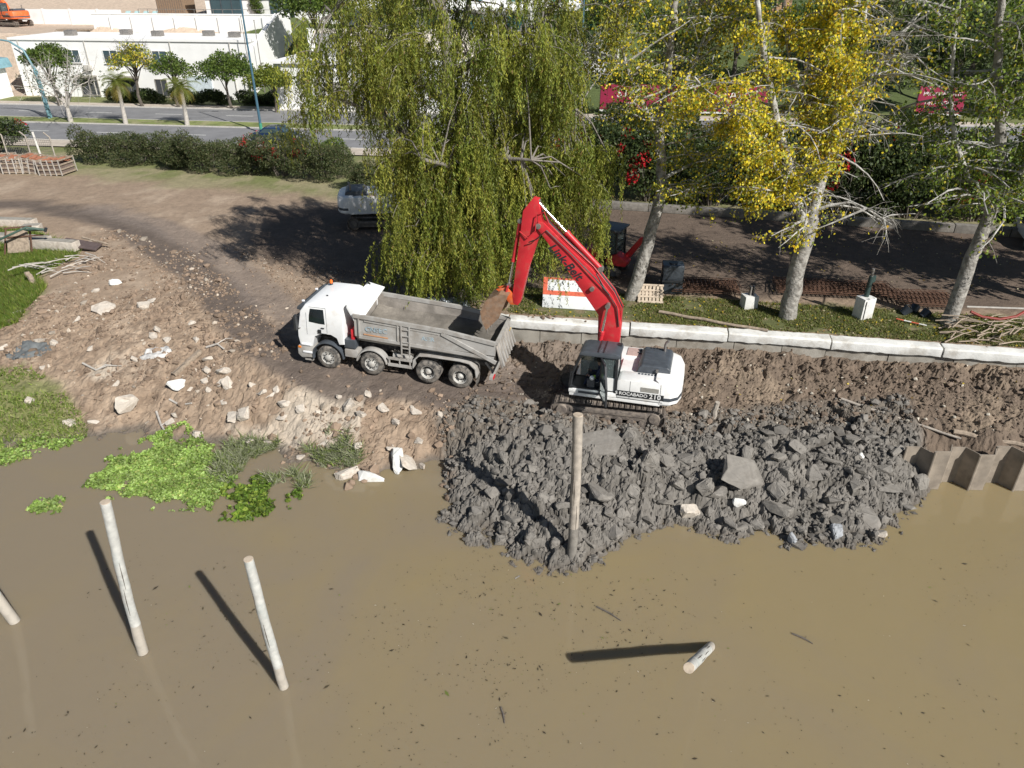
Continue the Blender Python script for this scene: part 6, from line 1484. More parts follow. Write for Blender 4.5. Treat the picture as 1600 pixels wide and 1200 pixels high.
for l, p, h in (('thin pale flag pole left of the lamp post by the grass slope', at(398,160,3), 9.0), ('thin pale flag pole nearest the yellowish round tree', at(415,150,3.5), 8.0), ('thin pole before the white building windows', at(125,120,3), 4.5)):
    o = thing('thin_pole', p, l, 'pole'); MB().cyl((0,0,0),(0,0,h),0.06,0.04,n=8).build('shaft', M_STEEL, o, smooth=True); MB().sph((0,0,h),0.08,8,5).build('finial', M_STEEL, o, smooth=True)
gp = at(78,187,3); o = thing('arched_pole', gp, 'teal pole arching over beside the blue-roofed kiosk', 'pole')
MB().tube([(0,0,0),(-0.1,0,5.0),(-0.6,0,6.6),(-1.8,0,7.4),(-3.2,0,7.6)],[0.13,0.12,0.1,0.09,0.08],10).build('bent_post', M_TEALPOLE, o, smooth=True)
MB().tube([(0.0,0.4,0),(-0.1,0.4,4.6),(-0.7,0.4,6.0),(-1.7,0.4,6.7)],[0.09,0.08,0.07,0.06],8).build('brace_post', M_TEALPOLE, o, smooth=True)

# ================================================================== BUILDINGS
def window(parent, x0, x1, z0, z1, y, frame=M_WALLW, bars=1, name='window', pane=M_WINDOW):
    """opening on a facade facing -y: recessed pane, frame bars, sill"""
    w = MB().box(x0,x1,y-0.02,y+0.02,z0,z1).build(name, pane, parent)
    mb = MB().box(x0-.06,x0,y-.07,y+.02,z0-.06,z1+.06).box(x1,x1+.06,y-.07,y+.02,z0-.06,z1+.06).box(x0,x1,y-.07,y+.02,z1,z1+.06)
    for k in range(bars):
        xx = x0+(x1-x0)*(k+1)/(bars+1); mb.box(xx-.03,xx+.03,y-.05,y-.02,z0,z1)
    mb.build('frame', frame, w)
    MB().box(x0-.12,x1+.12,y-.16,y+.02,z0-.12,z0-.06).build('sill', frame, w)
    return w
wb = thing('white_building', avp(-25,15,3), 'long white flat-roofed building with small windows beyond the avenue', 'building', rz=AVA)
MB().box(-17,12.5,0,9,-0.2,6.25).build('wall', M_WALLW, wb)
MB().box(-17.2,12.7,-.15,9,6.25,6.5).build('parapet', M_WALLW, wb)
for x in (-14.8,-10.2,-5.4,-2.6,0.8): window(wb, x, x+1.7 if x != -2.6 else x+.9, 3.9, 5.2, -.03)
for x in (-9.6,-4.2): MB().box(x,x+2.6,-.9,0.02,2.3,2.45).build('door_canopy', M_CONC, wb)
for x, w_ in ((-9.3,2.2),(-5.2,1.2),(-3.9,2.0),(0.4,1.4)): window(wb, x, x+w_, 0.3, 2.1, -.03, M_CONC, 1, 'door', M_CURT)
MB().box(4.5,7.5,-.12,0.02,0.1,2.6).build('garage_door', mat('pale_blue_door',(0.55,0.62,0.66),.6), wb)
for x in (-16,-7.5,3.2,10.5): MB().tube([(x,-.1,6.2),(x,-.1,.1)],.06,6).build('downpipe', M_KERB, wb, smooth=True)
for x, y in ((-12,3),(-6,5),(-1,3.5),(5,4.5),(9,3)): MB().box(x,x+1.2,y,y+.9,6.26,7.1).build('roof_unit', M_STEEL, wb, bevel=.05)
for x in (-8.2,2.9): MB().box(x,x+.9,-.4,0.02,3.0,3.6).build('air_conditioner', M_KERB, wb, bevel=.03)
# retaining wall with posts behind the roof
rw = thing('retaining_wall', avp(-25,27,8.9), 'high white retaining wall with vertical ribs above the building roof', 'wall', rz=AVA)
MB().box(-14,12.5,0,.5,-4,2.5).build('wall_face', M_WALLW, rw)
for k in range(8): MB().box(-11.4+3.0*k-.10,-11.4+3.0*k+.10,-.2,0.02,-3,2.35).build('rib', M_WALLW, rw)
MB().prism([(-12.5,-6),(0.5,-6),(0.5,2.9),(-3,2.9),(-12.5,-.6)],12.5,13.0,'x').build('return_wall', M_WALLW, rw)
MB().box(-14.1,12.4,-.06,.56,2.5,2.62).build('coping', M_WALLW, rw)
fn = thing('glass_balustrade', avp(-25,28.2,10.9), 'thin metal railing along the terrace edge above the retaining wall', 'railing', rz=AVA)
for k in range(17): MB().box(-8+1.3*k-.025,-8+1.3*k+.025,0,.05,0,1.05).build('post', M_STEEL, fn)
MB().box(-8,12.9,0,.05,1.05,1.1).build('rail', M_STEEL, fn)
uh = thing('terrace_house', avp(-24,33,10.8), 'white house with wide sliding glass doors on the upper terrace', 'house', rz=AVA)
MB().box(-2.0,19,0,8,-1,4.2).build('wall', M_WALLW, uh)
MB().box(-2.5,19.4,-1.8,8,4.2,4.5).build('roof', M_WALLW, uh)
for x in (-1.2,0.3,1.8,7.2,9.0): window(uh, x, x+1.4, 0.1, 2.6, -.03, M_DGREY, 0, 'glass_door')
IV = shrub_meshes(320, 1.6, .7, 3.4, 1600, BRIGHT, .2); place_shrub('climbing_plant', 'bright green climber between the glass doors of the terrace house', 'plant', IV, avp(-18.5,32.5,10.8), AVA, 1)
bh = thing('brown_shed', avp(-31,33.5,10.7), 'brown panelled shed left of the terrace house', 'shed', rz=AVA)
MB().box(-2.4,1.6,0,3,-.5,2.6).build('wall', mat('brown_panel',(0.25,0.17,0.11),.8,var=.15), bh); MB().box(-2.5,1.7,-.1,3.1,2.6,2.75).build('roof', M_DGREY, bh)
for k in range(12): MB().box(-2.35+.33*k,-2.33+.33*k,-.03,.0,-.4,2.5).build('panel_joint', M_DGREY, bh)
for k in range(4):
    l = thing('sun_lounger', avp(-36.5+1.3*k,30.5,10.85), 'pale teal sun lounger, number %s from the left on the terrace' % ('one','two','three','four')[k], 'lounger', rz=AVA, group='terrace sun loungers')
    MB().obox((0,0,.32),(.7,1.3,.06)).build('seat', mat('teal_canvas',(0.35,0.5,0.5),.8), l); MB().obox((0,.85,.52),(.7,.6,.06),(.7,0,0)).build('backrest', MATS['teal_canvas'], l)
    for sx in (-.3,.3):
        for sy in (-.55,.5): MB().box(sx-.03,sx+.03,sy-.03,sy+.03,0,.3).build('leg', M_STEEL, l)
# construction fence and debris at the upper left
fw = thing('site_wall', avp(-62,38,9.5), 'pale concrete wall behind the orange excavator', 'wall', rz=AVA); MB().box(-20,20,0,.4,-2,1.9).build('wall_face', M_WALLW, fw)
for k in range(9): MB().box(-18+4.3*k,-17.7+4.3*k,-.12,.0,-1,2.0).build('pillar', M_WALLW, fw)
tm = thing('timber_stack', avp(-41.5,26.5,9.35), 'grey stack of planks at the terrace edge', 'timber'); 
for k in range(14): MB().obox((random.uniform(-.2,.2),-.6+.2*(k%7),.1+.14*(k//7)),(4.2,.18,.12),(0,0,random.uniform(-.05,.05))).build('plank', M_WOOD, tm)
# kiosk with blue-green roof at the left edge
kk = thing('kiosk', at(12,142,3)+Vector((-1,-8,0)), 'small white kiosk with a blue-green metal roof at the left edge', 'kiosk', rz=AVA)
MB().box(-4,4,0,4,-.2,3.3).build('wall', M_WALLW, kk)
MB().prism([(-4.6,3.3),(4.6,3.3),(4.3,4.3),(-4.3,4.9)],-.8,4.6).build('roof', M_ROOFTEAL, kk, bevel=.05)
for k in range(9): MB().box(-4.2+1.03*k-.03,-4.2+1.03*k+.03,-.83,-.79,3.35,4.25).build('roof_seam', M_ROOFTEAL, kk)
for x in (-3.2,-.6,2.0): window(kk, x, x+1.6, .9, 2.6, -.03, M_WALLW, 1)
# garden box: white wall with planted top right of the grass slope
gb = thing('garden_house', at(434,168,3.4)+Vector((0,.6,0)), 'low white garage with a planted roof behind the willow', 'building', rz=AVA)
MB().box(0,22,0,8,-1.2,4.4).build('wall', M_WALLW, gb); MB().box(-.3,22.3,-.35,8.3,4.4,4.62).build('roof_slab', M_WALLW, gb)
MB().box(2.6,22,5,9,4.6,7.2).build('upper_wall', M_WALLC, gb); MB().box(2.4,3.0,4.6,5.2,4.6,7.5).build('gate_pillar', M_WALLW, gb); MB().box(3.2,6.4,4.8,5.0,4.7,7.0).build('grey_gate', mat('grey_gate',(0.33,0.33,0.33),.7), gb)
window(gb, 6, 9, .2, 2.6, -.03, M_WALLW, 1, 'garage_door', M_CONC); window(gb, 12, 15, .2, 2.6, -.03, M_WALLW, 1, 'garage_door', M_CONC)
RP = shrub_meshes(330, 5, 1.3, 1.2, 3200, OLIVE, .2)
for k in range(4): place_shrub('roof_plants', ['trailing green plants at the left end of the garage roof','trailing plants second from the left on the garage roof','trailing plants third from the left on the garage roof','trailing plants on the right of the garage roof'][k], 'plants', RP, avp(-3.0+4.6*k,14.2-.1*k,7.6), AVA, 1, 'plants on the garage roof')
# balustrade house
wh = thing('balustrade_house', aty(905,62,96)-Vector((0,0,.4)), 'white villa with balustrade terrace and teal windows behind the willow', 'house', rz=AVA)
MB().box(-27,4.5,3,12,-3,7).build('wall', M_WALLW, wh); MB().box(-27.3,4.8,1.0,12.2,-3.2,0.3).build('terrace', M_WALLW, wh); MB().box(-27.4,4.9,.9,12.4,3.4,3.7).build('cornice', M_WALLW, wh)
for k in range(56): MB().tube([(-26.6+.56*k,1.25,.3),(-26.6+.56*k,1.25,.55),(-26.6+.56*k,1.25,.8),(-26.6+.56*k,1.25,1.15)],[.09,.14,.08,.1],6).build('baluster', M_WALLW, wh)
MB().box(-27,4.6,1.1,1.4,1.15,1.3).build('handrail', M_WALLW, wh)
M_TEALWIN = mat('teal_window',(0.07,0.26,0.30),.15,var=.2,scale=.6)
for x in (-24,-19,-14,-9,-4.5,1.0): window(wh, x, x+2.0, .9 if x > 0 else .3, 2.8, 2.97, M_WALLW, 1, 'window', M_TEALWIN)
for x in (-24,-19,-14,-9,-4,1.0): window(wh, x, x+2.0, 4.3, 6.2, 2.97, M_WALLW, 1, 'window', M_TEALWIN)
for x in (-16,-6): MB().box(x,x+.4,1.1,1.5,1.3,3.4).build('column', M_WALLW, wh)
oh = thing('hill_house', (33,116,gz(33,116)-.5), 'ochre house high on the slope behind the bare poplar stems', 'house', rz=AVA)
MB().box(-6,6,0,8,-1,5).build('wall', mat('ochre_render',(0.42,0.26,0.15),.85), oh); MB().prism([(-6.6,5),(6.6,5),(0,7.6)],-.6,8.6).build('roof', M_RUST, oh)
for x in (-4,-.8,2.4): window(oh, x, x+1.5, 1.2, 3.2, -.03)
# hoardings
def hoarding(label, p, L, words, h=2.9):
    o = thing('hoarding', p, label, 'billboard', rz=AVA); n = max(1, int(L/2.4))
    for k in range(n): MB().box(L*k/n+.02,L*(k+1)/n-.02,0,.08,.35,h).build('panel', M_HOARD, o)
    for k in range(n+1): MB().box(L*k/n-.05,L*k/n+.05,.08,.2,-.3,h+.02).build('post', M_STEEL, o)
    MB().box(0,L,-.02,.08,.15,.33).build('white_border', M_LINE, o)
    for t, x, z, s in words: lettering(t, s, M_LINE, o, (x,-.012,z), (1,0,0), (0,0,1), depth=.004, bold=.004)
hoarding('long magenta hoarding with white lettering beyond the avenue', avp(28.2,11.8,3.0), 17.5, [('STAV', 3.2, 2.0, 1.25), ('INMUEBLE', 3.2, .95, .45), ('STAV', 13.6, 2.0, 1.25)])
hoarding('short magenta hoarding with two white text lines at the right', avp(60.5,11.8,3.3), 4.6, [('PROXIMAMENTE', 2.3, 2.2, .5), ('DESARROLLO', 2.3, 1.35, .5)])
# ---------------------------------------------------------------- cars
def car(label, p, rz, paint):
    o = thing('parked_car', p, label, 'car', rz=rz)
    prof = [(-2.1,.35),(-2.15,.75),(-1.9,.95),(-1.35,1.0),(-.75,1.42),(.55,1.45),(1.2,1.0),(1.95,.88),(2.15,.65),(2.1,.35)]
    b = MB().prism(prof,-.86,.86).build('body', paint, o, bevel=.08, seg=3)
    for sd in (1,-1):
        MB().prism([(-1.15,1.0),(-.68,1.34),(.0,1.37),(.0,1.0)],sd*.85,sd*.872).build('side_window', M_WINDOW, b); MB().prism([(.05,1.0),(.05,1.37),(.5,1.36),(1.0,1.0)],sd*.85,sd*.872).build('side_window', M_WINDOW, b)
        MB().obox((2.08,sd*.6,.72),(.12,.4,.14)).build('headlight', M_WHITEPLASTIC, b); MB().obox((-2.12,sd*.62,.8),(.08,.3,.16)).build('tail_light', M_RED, b)
        for x in (-1.3,1.35):
            t = MB().cyl((x,sd*.68,.32),(x,sd*.88,.32),.32,n=20).build('tyre', M_RUBBER, o, smooth=True); MB().cyl((x,sd*.87,.32),(x,sd*.895,.32),.2,n=14).build('rim', M_STEEL, t)
    MB().add([(1.17,-.72,1.03),(1.17,.72,1.03),(.6,.66,1.44),(.6,-.66,1.44)],[(0,1,2,3)]).build('windscreen', M_WINDOW, b); MB().add([(-1.32,-.72,1.03),(-1.32,.72,1.03),(-.8,.66,1.42),(-.8,-.66,1.42)],[(3,2,1,0)]).build('rear_window', M_WINDOW, b)
    return o
car('dark blue car on the near carriageway behind the hedge', at(434,223,3.04), AVA, mat('navy_car_paint',(0.012,0.03,0.08),.25,coat=.6))
car('silver car parked behind the dark hedge under the poplars', (27.5,60.8,3.05), AVA, mat('silver_car_paint',(0.5,0.52,0.54),.3,metal=.5))
car('dark car beyond the hedge near the willow', (7.4,64.4,3.05), AVA+math.pi, mat('black_car_paint',(0.02,0.02,0.022),.25,coat=.6))
car('white car at the right edge of the yard under the poplar', at(1590,382,2.95)+Vector((1.2,.3,0)), math.radians(70), M_WHITE)
# ================================================================== YARD
lw = thing('yard_kerb_wall', (0,0,0), 'low grey kerb wall at the back of the shaded yard', 'wall')
q0, q1 = Vector((3.0,48.5,2.9)), Vector((38,39.9,2.9)); dq = (q1-q0); 
for k in range(12):
    a, b = q0+dq*(k/12+.0006), q0+dq*((k+1)/12-.0006); MB().beam(a+Vector((0,0,.3)),b+Vector((0,0,.3)),  .45,.5+random.uniform(-.04,.04)).build('wall_block', M_MUDSTONE, lw, bevel=.02)
# wire fence beside the hedge gap
wf = thing('wire_fence', (-38.5,60.3,3), 'wire mesh fence with pale posts in the hedge gap', 'fence', rz=-.2)
for x in (-2.2,0,2.2): MB().tube([(x,0,0),(x,0,2.1),(x-.25,-.2,2.5)],.06,8).build('post', M_PILEMUD, wf, smooth=True)
mb = MB()
for k in range(12): mb.tube([(-2.2,0,.15+.17*k),(2.2,0,.15+.17*k)],.012,3)
for k in range(26): mb.tube([(-2.2+.175*k,0,.1),(-2.2+.175*k,0,2.05)],.012,3)
mb.build('mesh', M_STEEL, wf)['kind'] = 'stuff'
MB().beam((1.4,-.5,0),(0.6,.2,2.4),.14,.14).build('leaning_post', M_KERB, wf)
# crates of bricks
def crate(label, p, rz, tilt=0.0):
    o = thing('wire_crate', p, label, 'crate', rot=(0,tilt,rz), group='brick crates by the hedge')
    W, D, H = 1.9, 1.6, 1.15
    for z in (.12,.45,.78,1.1):
        for sy in (-D/2,D/2): MB().box(-W/2,W/2,sy-.03,sy+.03,z-.05,z+.05).build('slat', M_WOOD, o)
        for sx in (-W/2,W/2): MB().box(sx-.03,sx+.03,-D/2,D/2,z-.05,z+.05).build('slat', M_WOOD, o)
    for sx in np.linspace(-W/2,W/2,5):
        for sy in (-D/2,D/2): MB().box(sx-.04,sx+.04,sy-.065 if sy<0 else sy+.03,sy-.03 if sy<0 else sy+.065,0,H+.02).build('upright', M_TWIG, o)
    for i in range(5):
        for j in range(1,3): MB().obox((-W*.38+W*.19*i+random.uniform(-.03,.03),-D*.3+D*.3*j,.98+random.uniform(-.05,.08)),(.3,.4,.16),(random.uniform(-.2,.2),random.uniform(-.2,.2),random.uniform(-.4,.4))).build('brick', M_BRICK, o)
    MB().box(-W/2+.05,W/2-.05,-D/2+.05,D/2-.05,.05,.80).build('brick_fill', mat('dark_crate_fill',(0.16,0.12,0.10),.9,var=.3,scale=9), o)  # fill in its own dark grey-brown colour, under the loose bricks
for (px, py, rz, t), l in zip([(4,266,.2,0),(34,268,.1,.02),(58,268,-.1,.14),(92,271,-.15,-.05)],['brick crate cut by the left edge of the photo','brick crate second from the left edge','tilted brick crate third from the left','rightmost brick crate, nearest the hedge']):
    crate(l, at(px,py,3.0), rz, t)
# white and orange barrier panel
bd = thing('barrier_board', at(893,487,2.95)+Vector((.05,.25,0)), 'white board with red-orange bands standing behind the boom', 'board', rz=math.atan2(WDIR.y,WDIR.x), rot=(-.28,0,math.atan2(WDIR.y,WDIR.x)))
MB().box(-1.4,1.3,0,.06,.02,1.42).build('panel', mat('worn_white_board',(0.72,0.75,0.76),.55,var=.05,dirt=(0.5,0.5,0.46),dscale=3,damt=.3), bd, bevel=.01)
M_BAND = mat('faded_red_band',(0.62,0.13,0.07),.6,var=.15)
MB().box(-1.4,1.3,-.008,.0,.62,.82).build('band', M_BAND, bd); MB().box(-1.4,1.3,-.008,.0,1.33,1.42).build('band', M_BAND, bd); MB().box(-1.4,-1.2,-.009,.0,.82,1.33).build('band', M_BAND, bd)
lettering('3', .26, M_BLACK, bd, (-.25,-.01,1.12), (1,0,0), (0,0,1), depth=.003)
# pallet leaning on the grass
pl = thing('wooden_pallet', at(1016,474,2.95), 'pale wooden pallet standing on edge by the poplar trunk', 'pallet', rot=(-.75,0,-.12))
for k in range(7): MB().box(-.58+.17*k,-.46+.17*k,-.02,0,0,.95).build('board', M_PALEWOOD, pl)
for z in (0.03,.44,.85): MB().box(-.6,.6,0.0,.09,z,z+.09).build('bearer', M_PALEWOOD, pl)
for z in (.02,.28,.6,.86): MB().box(-.6,.6,-.045,-.021,z,z+.09).build('cross_board', M_PALEWOOD, pl)
# black plastic water tank tipped on its side
bt_ = thing('black_container', at(1048,455,2.95), 'crumpled black plastic container standing by the pallet', 'container', rz=-.1)
rings = []
for k, (z, s) in enumerate(((0,.92),(.08,1.0),(.5,1.0),(1.0,.97),(1.3,1.0),(1.38,.96))):
    rings.append([(x*s+random.uniform(-.02,.02), y*s+.12*z+random.uniform(-.02,.02), z) for x, y in ((-.5,-.42),(0,-.46),(.5,-.42),(.53,0),(.5,.42),(0,.45),(-.5,.42),(-.53,0))])
MB().loft(rings).build('shell', M_TARP, bt_, bevel=.03); MB().cyl((0,.15,1.36),(0,.15,1.43),.2,n=14).build('lid', M_BLACK, bt_); MB().beam((-.52,-.5,.7),(.52,-.5,.72),.03,.06).build('strap', M_BLACK, bt_)
# mini digger: black cab, red body
md = thing('mini_digger', at(952,428,2.95)+Vector((-.1,.5,0)), 'small red and black mini digger in the shade under the willow', 'mini digger', rz=math.radians(-28))
for sd in (1,-1):
    t = MB().prism([(-.95,.1),(-.8,0),(.8,0),(.95,.1),(.98,.32),(.8,.48),(-.8,.48),(-.98,.32)],sd*.5,sd*.85).build('rubber_track', M_RUBBER, md, bevel=.04)
    for x in (-.7,0,.7): MB().cyl((x,sd*.84,.24),(x,sd*.88,.24),.16,n=12).build('track_wheel', M_DGREY, t)
MB().box(-.8,.8,-.6,.6,.48,.62).build('base', M_BLACK, md)
MB().prism([(-1.1,.62),(-.2,.62),(-.2,1.15),(-.6,1.3),(-1.1,1.2)],-.75,.75).build('engine_cover', M_RED, md, bevel=.08)
MB().prism([(.2,.62),(1.25,.62),(1.35,.9),(.75,1.25),(.2,.9)],-.75,-.1).build('front_fairing', M_RED, md, bevel=.06)
mb = MB()
for x, y in ((-.25,-.65),(-.25,.65),(.7,.65),(.7,-.65)): mb.beam((x,y,.62),(x*.95,y*.95,2.35),.08,.08)
mb.build('cab_posts', M_BLACK, md)['kind'] = 'stuff'; MB().box(-.4,.85,-.72,.72,2.32,2.42).build('cab_roof', M_DGREY, md, bevel=.04)
MB().box(-.2,.66,.60,.62,.95,2.3).build('side_glass', M_GLASS, md); MB().box(-.2,.66,-.62,-.60,1.2,2.3).build('side_glass', M_GLASS, md); MB().box(-.1,.35,-.3,.3,.7,1.0).box(-.18,-.08,-.3,.3,.95,1.6).build('seat', M_SEAT, md, bevel=.04)
MB().prism([(1.0,.8),(1.3,1.0),(1.9,1.9),(2.3,2.1),(2.3,2.25),(1.7,2.05),(1.0,1.1)],-.1,.12).build('boom', M_RED, md, bevel=.02); MB().prism([(2.2,2.2),(2.4,2.1),(2.1,.7),(1.95,.75)],-.08,.1).build('stick', M_RED, md); MB().prism([(1.9,.8),(2.2,.75),(2.25,.35),(2.0,.12),(1.75,.25)],-.3,.3).build('bucket', M_BUCKET, md); MB().box(-1.35,-1.25,-.8,.8,.05,.45).build('blade', M_RED, md)
# white bollard blocks
for i, ((px, py), l, h) in enumerate(zip([(1169,480),(1346,496)], ['white concrete block with a short steel stub on the lawn','taller white concrete block carrying a dark green pipe post'], (.62,1.0))):
    b = thing('mooring_block', at(px,py,2.95), l, 'bollard', rz=.15+.2*i)
    MB().prism([(-.32,-.28),(.32,-.28),(.32,.28),(-.32,.28)],0,h,'z').build('block', M_WHITECONC, b, bevel=.02)
    if i == 0:
        MB().box(-.06,.0,-.1,.1,h,h+.42).build('steel_plate', M_STEEL, b); MB().box(.08,.14,-.1,.1,h,h+.42).build('steel_plate', M_STEEL, b); MB().cyl((-.12,0,h+.3),(.2,0,h+.3),.03,n=8).build('pin', M_RUST, b)
    else:
        MB().cyl((0.02,.05,h),(.05,.05,h+.95),.11,n=12).build('pipe_post', mat('dark_green_pipe',(0.03,0.055,0.05),.5), b, smooth=True); MB().cyl((.05,.05,h+.95),(.05,.05,h+1.3),.06,n=10).build('pipe_top', M_STEEL, b, smooth=True); MB().obox((.2,.05,h+.8),(.16,.08,.3)).build('side_bracket', MATS['dark_green_pipe'], b); MB().beam((-.2,-.29,0.05),(-.22,-.29,h-.1),.03,.03).build('cable', M_HOSE, b)
# rusty reinforcement mats lying in the shade
for i, (px, py, L, l) in enumerate([(1100,452,3.2,'rusty steel mesh mat left of the yellow poplar trunk'),(1300,455,5.4,'rusty steel mesh stack right of the yellow poplar trunk'),(1440,472,2.6,'rusty mesh offcut before the right poplar')]):
    r_ = thing('rebar_mesh', at(px,py,3.0)+Vector((0,0,.02)), l, 'steel mesh', rz=-.13); W = 1.7
    for lay in range(2):
        for k in range(int(L/.2)+1): MB().beam((-L/2+.2*k,-W/2,.12+.1*lay+.25*lay),(-L/2+.2*k+.06*lay,W/2,.12+.1*lay),.03,.03).build('cross_bar', M_RUST, r_)
        for k in range(9): MB().beam((-L/2,-W/2+W*k/8,.15+.1*lay),(L/2,-W/2+W*k/8,.15+.12*lay),.03,.03).build('long_bar', M_RUST, r_)
def log(name, label, p0, p1, r, m, cat='timber', n=8, bend=.03, r1=None):
    p0, p1 = Vector(p0), Vector(p1); rn = random.Random(int(p0.x*100)); o = thing(name, p0, label, cat); d = p1-p0; k = 7
    pts = [d*(i/k) + Vector((rn.uniform(-bend,bend),rn.uniform(-bend,bend),rn.uniform(-bend,bend)*.5)) for i in range(k+1)]
    MB().tube(pts, [r+((r1 or r*.8)-r)*i/k for i in range(k+1)], n).build('shaft', m, o, smooth=True)
    MB().cyl(-d.normalized()*.004, d.normalized()*.01, r*.9, n=n).build('cut_end', M_PALEWOOD, o); return o
log('timber_pole', 'long brown pole lying on the lawn towards the quay', at(1030,487,3.05), at(1200,517,3.08), .08, M_WOOD)
log('steel_pipe', 'thin grey pipe lying across the earth slope down to the sheet piles', onground(1315,624,1.6)+Vector((0,0,.1)), onground(1500,690,1.5)+Vector((0,0,.18)), .06, M_PILEMUD, 'pipe')
log('timber_log', 'dark curved log lying behind the sheet piles', onground(1490,676,1.5)+Vector((0,0,.1)), onground(1600,698,1.5)+Vector((0,0,.12)), .11, M_WOOD, 'log')
s_ = onground(1115,650,1.4); log('wooden_stump', 'short grey stump standing right of the excavator tracks', s_-Vector((0,0,.2)), s_+Vector((.06,0,.62)), .12, M_PILEMUD, 'stump')
a_, b_ = onground(272,588,1.2), onground(314,551,1.6); o = thing('wooden_beam', a_, 'fallen grey timber beam lying across the pale rubble', 'timber'); MB().beam((0,0,.1),(b_-a_)+Vector((0,0,.14)),.22,.16).build('beam', M_WOOD, o, bevel=.015); MB().beam((b_-a_)*.02+Vector((0,0,.19)),(b_-a_)*.6+Vector((0,0,.2)),.03,.01).build('split', M_BARKD, o)
for l, pts in [('forked dead branch lying left of the white sheet on the bank',[(130,570),(150,578),(168,572),(190,572)]),('thin pale stick lying below the fallen beam',[(265,625),(280,630),(300,632)]),('pale stick pointing at the water by the green bay',[(245,645),(252,665),(262,682)]),('thin branch lying by the truck road edge',[(322,542),(340,540),(350,545)])]:
    q = [onground(x,y,1.0)+Vector((0,0,.06)) for x, y in pts]; o = thing('dead_branch', q[0], l, 'branch'); q = [p-q[0] for p in q]; MB().tube(q,[.05,.045,.035,.02][:len(q)],6).build('stem', M_TWIG, o, smooth=True); MB().tube([q[1],q[1]+Vector((.35,.25,.15)),q[1]+Vector((.7,.3,.1))],[.03,.02,.008],5).build('side_twig', M_TWIG, o)
def sheet(name, label, p, w, d, m, seed, amp=.16, cat='plastic sheet'):
    X, Y = np.meshgrid(np.linspace(-w/2,w/2,26),np.linspace(-d/2,d/2,20)); Z = gzv = ground_z(X+p.x,Y+p.y)-p.z+.05+amp*np.abs(fbm(X*1.8,Y*1.8,4,seed,.6))
    e = inpoly(X,Y,[(-w*.5,-d*.3),(-w*.2,-d*.5),(w*.3,-d*.4),(w*.5,0),(w*.25,d*.45),(-w*.3,d*.5)]); Z = np.where(e<-.02,Z-.3,Z)
    i_ = np.arange(X.size).reshape(X.shape); f = np.stack([i_[:-1,:-1],i_[:-1,1:],i_[1:,1:],i_[1:,:-1]],-1).reshape(-1,4)
    o = link_mesh(name, np_mesh(name, np.stack([X,Y,Z],-1).reshape(-1,3), f, None, True), m); o.location = p; return props(o, label, cat)
sheet('plastic_sheet','crumpled white sheet lying among the pale rubble',onground(245,552,1.5),1.4,0.8,mat('dusty_white_sheet',(0.5,0.49,0.47),.7,var=.15,scale=4),3)
sheet('plastic_sheet','dark grey tarpaulin scrap on the left bank above the weeds',onground(48,548,1.2),2.0,1.1,mat('grey_tarp',(0.13,0.14,0.14),.6,var=.2),5,.1)
# junk at the upper left: concrete kerb stones, frame, plate, branches
for l, (px,py), L, rz in [('pale kerb stone at the left edge, upper row',(20,352),3.0,-.1),('pale kerb stone right of the upper row, with a broken end',(52,362),1.0,.2),('long grey kerb beam behind the rusty frame',(25,378),4.4,-.18),('short grey kerb beam next to the brown plate',(85,386),3.0,-.2)]:
    p = at(px,py,2.95); o = thing('kerb_stone', p, l, 'kerb stone', rz=rz, group='loose kerb stones on the upper left bank'); MB().box(-L/2,L/2,-.3,.3,-.1,.42).build('stone', M_PALESTONE, o, bevel=.03); MB().box(-L/2+.05,L/2-.05,-.24,.24,.42,.44).build('worn_top', M_CONC, o)
o = thing('steel_plate', at(128,386,2.9), 'dark brown steel plate lying tilted at the top of the bank', 'plate', rot=(.25,.1,-.15)); MB().box(-1.1,1.1,-.35,.35,.15,.22).build('plate', mat('brown_plate',(0.10,0.075,0.07),.5), o); MB().beam((-.2,.5,.3),(1.5,.3,.25),.1,.08).build('plank', M_WOOD, o)
o = thing('rusty_frame', at(35,398,2.7), 'rusty tubular frame leaning on the upper left bank', 'frame', rz=.2)
for a, b in (((-.9,0,0),(-.5,.3,1.5)),((.5,0,0),(.7,.3,1.5)),((-1.0,.2,.95),(1.3,.2,1.0)),((-.6,.3,1.45),(.8,.3,1.5))): MB().beam(a,b,.07,.07).build('tube', M_RUST, o)
MB().add([(-.75,.1,.1),(.4,.1,.1),(.55,.28,1.3),(-.5,.28,1.3)],[(0,1,2,3)]).build('panel', M_WOOD, o)
o = thing('green_pipe', at(0,400,2.8), 'bent dark green pipe frame beside the rusty frame', 'pipe'); MB().tube([(-1.5,0,.3),(.2,0,.9),(1.7,.4,1.5),(2.6,.6,1.3),(1.2,.9,1.2)],.06,8).build('tube', mat('green_pipe_paint',(0.05,0.09,0.07),.5), o, smooth=True); MB().cyl((2.55,.58,1.2),(2.65,.62,1.4),.08,n=8).build('end_cap', M_BLACK, o)
s_ = onground(55,445,2.2); log('tree_stump', 'brown stump end sticking out of the branch pile', s_, s_+Vector((-.15,-.1,.75)), .16, M_WOOD, 'stump')
def brush(label, px, py, z, n, w, d, h, seed, m=M_TWIG, name='branch_pile'):
    rn = random.Random(seed); p = at(px,py,z); o = thing(name, Vector((p.x,p.y,gz(p.x,p.y))), label, 'branches')
    for k in range(n):
        a = rn.uniform(-.6,.9); c = Vector((rn.uniform(-w,w),rn.uniform(-d,d),rn.uniform(0,h))); v = Vector((math.cos(a),math.sin(a),rn.uniform(-.2,.25)))*rn.uniform(.5,1.4)
        MB().tube([c-v*.6, c+Vector((0,0,.1)), c+v*.6+Vector((0,0,rn.uniform(-.1,.1)))],[.035,.028,.01],5).build('branch', m, o, smooth=True)
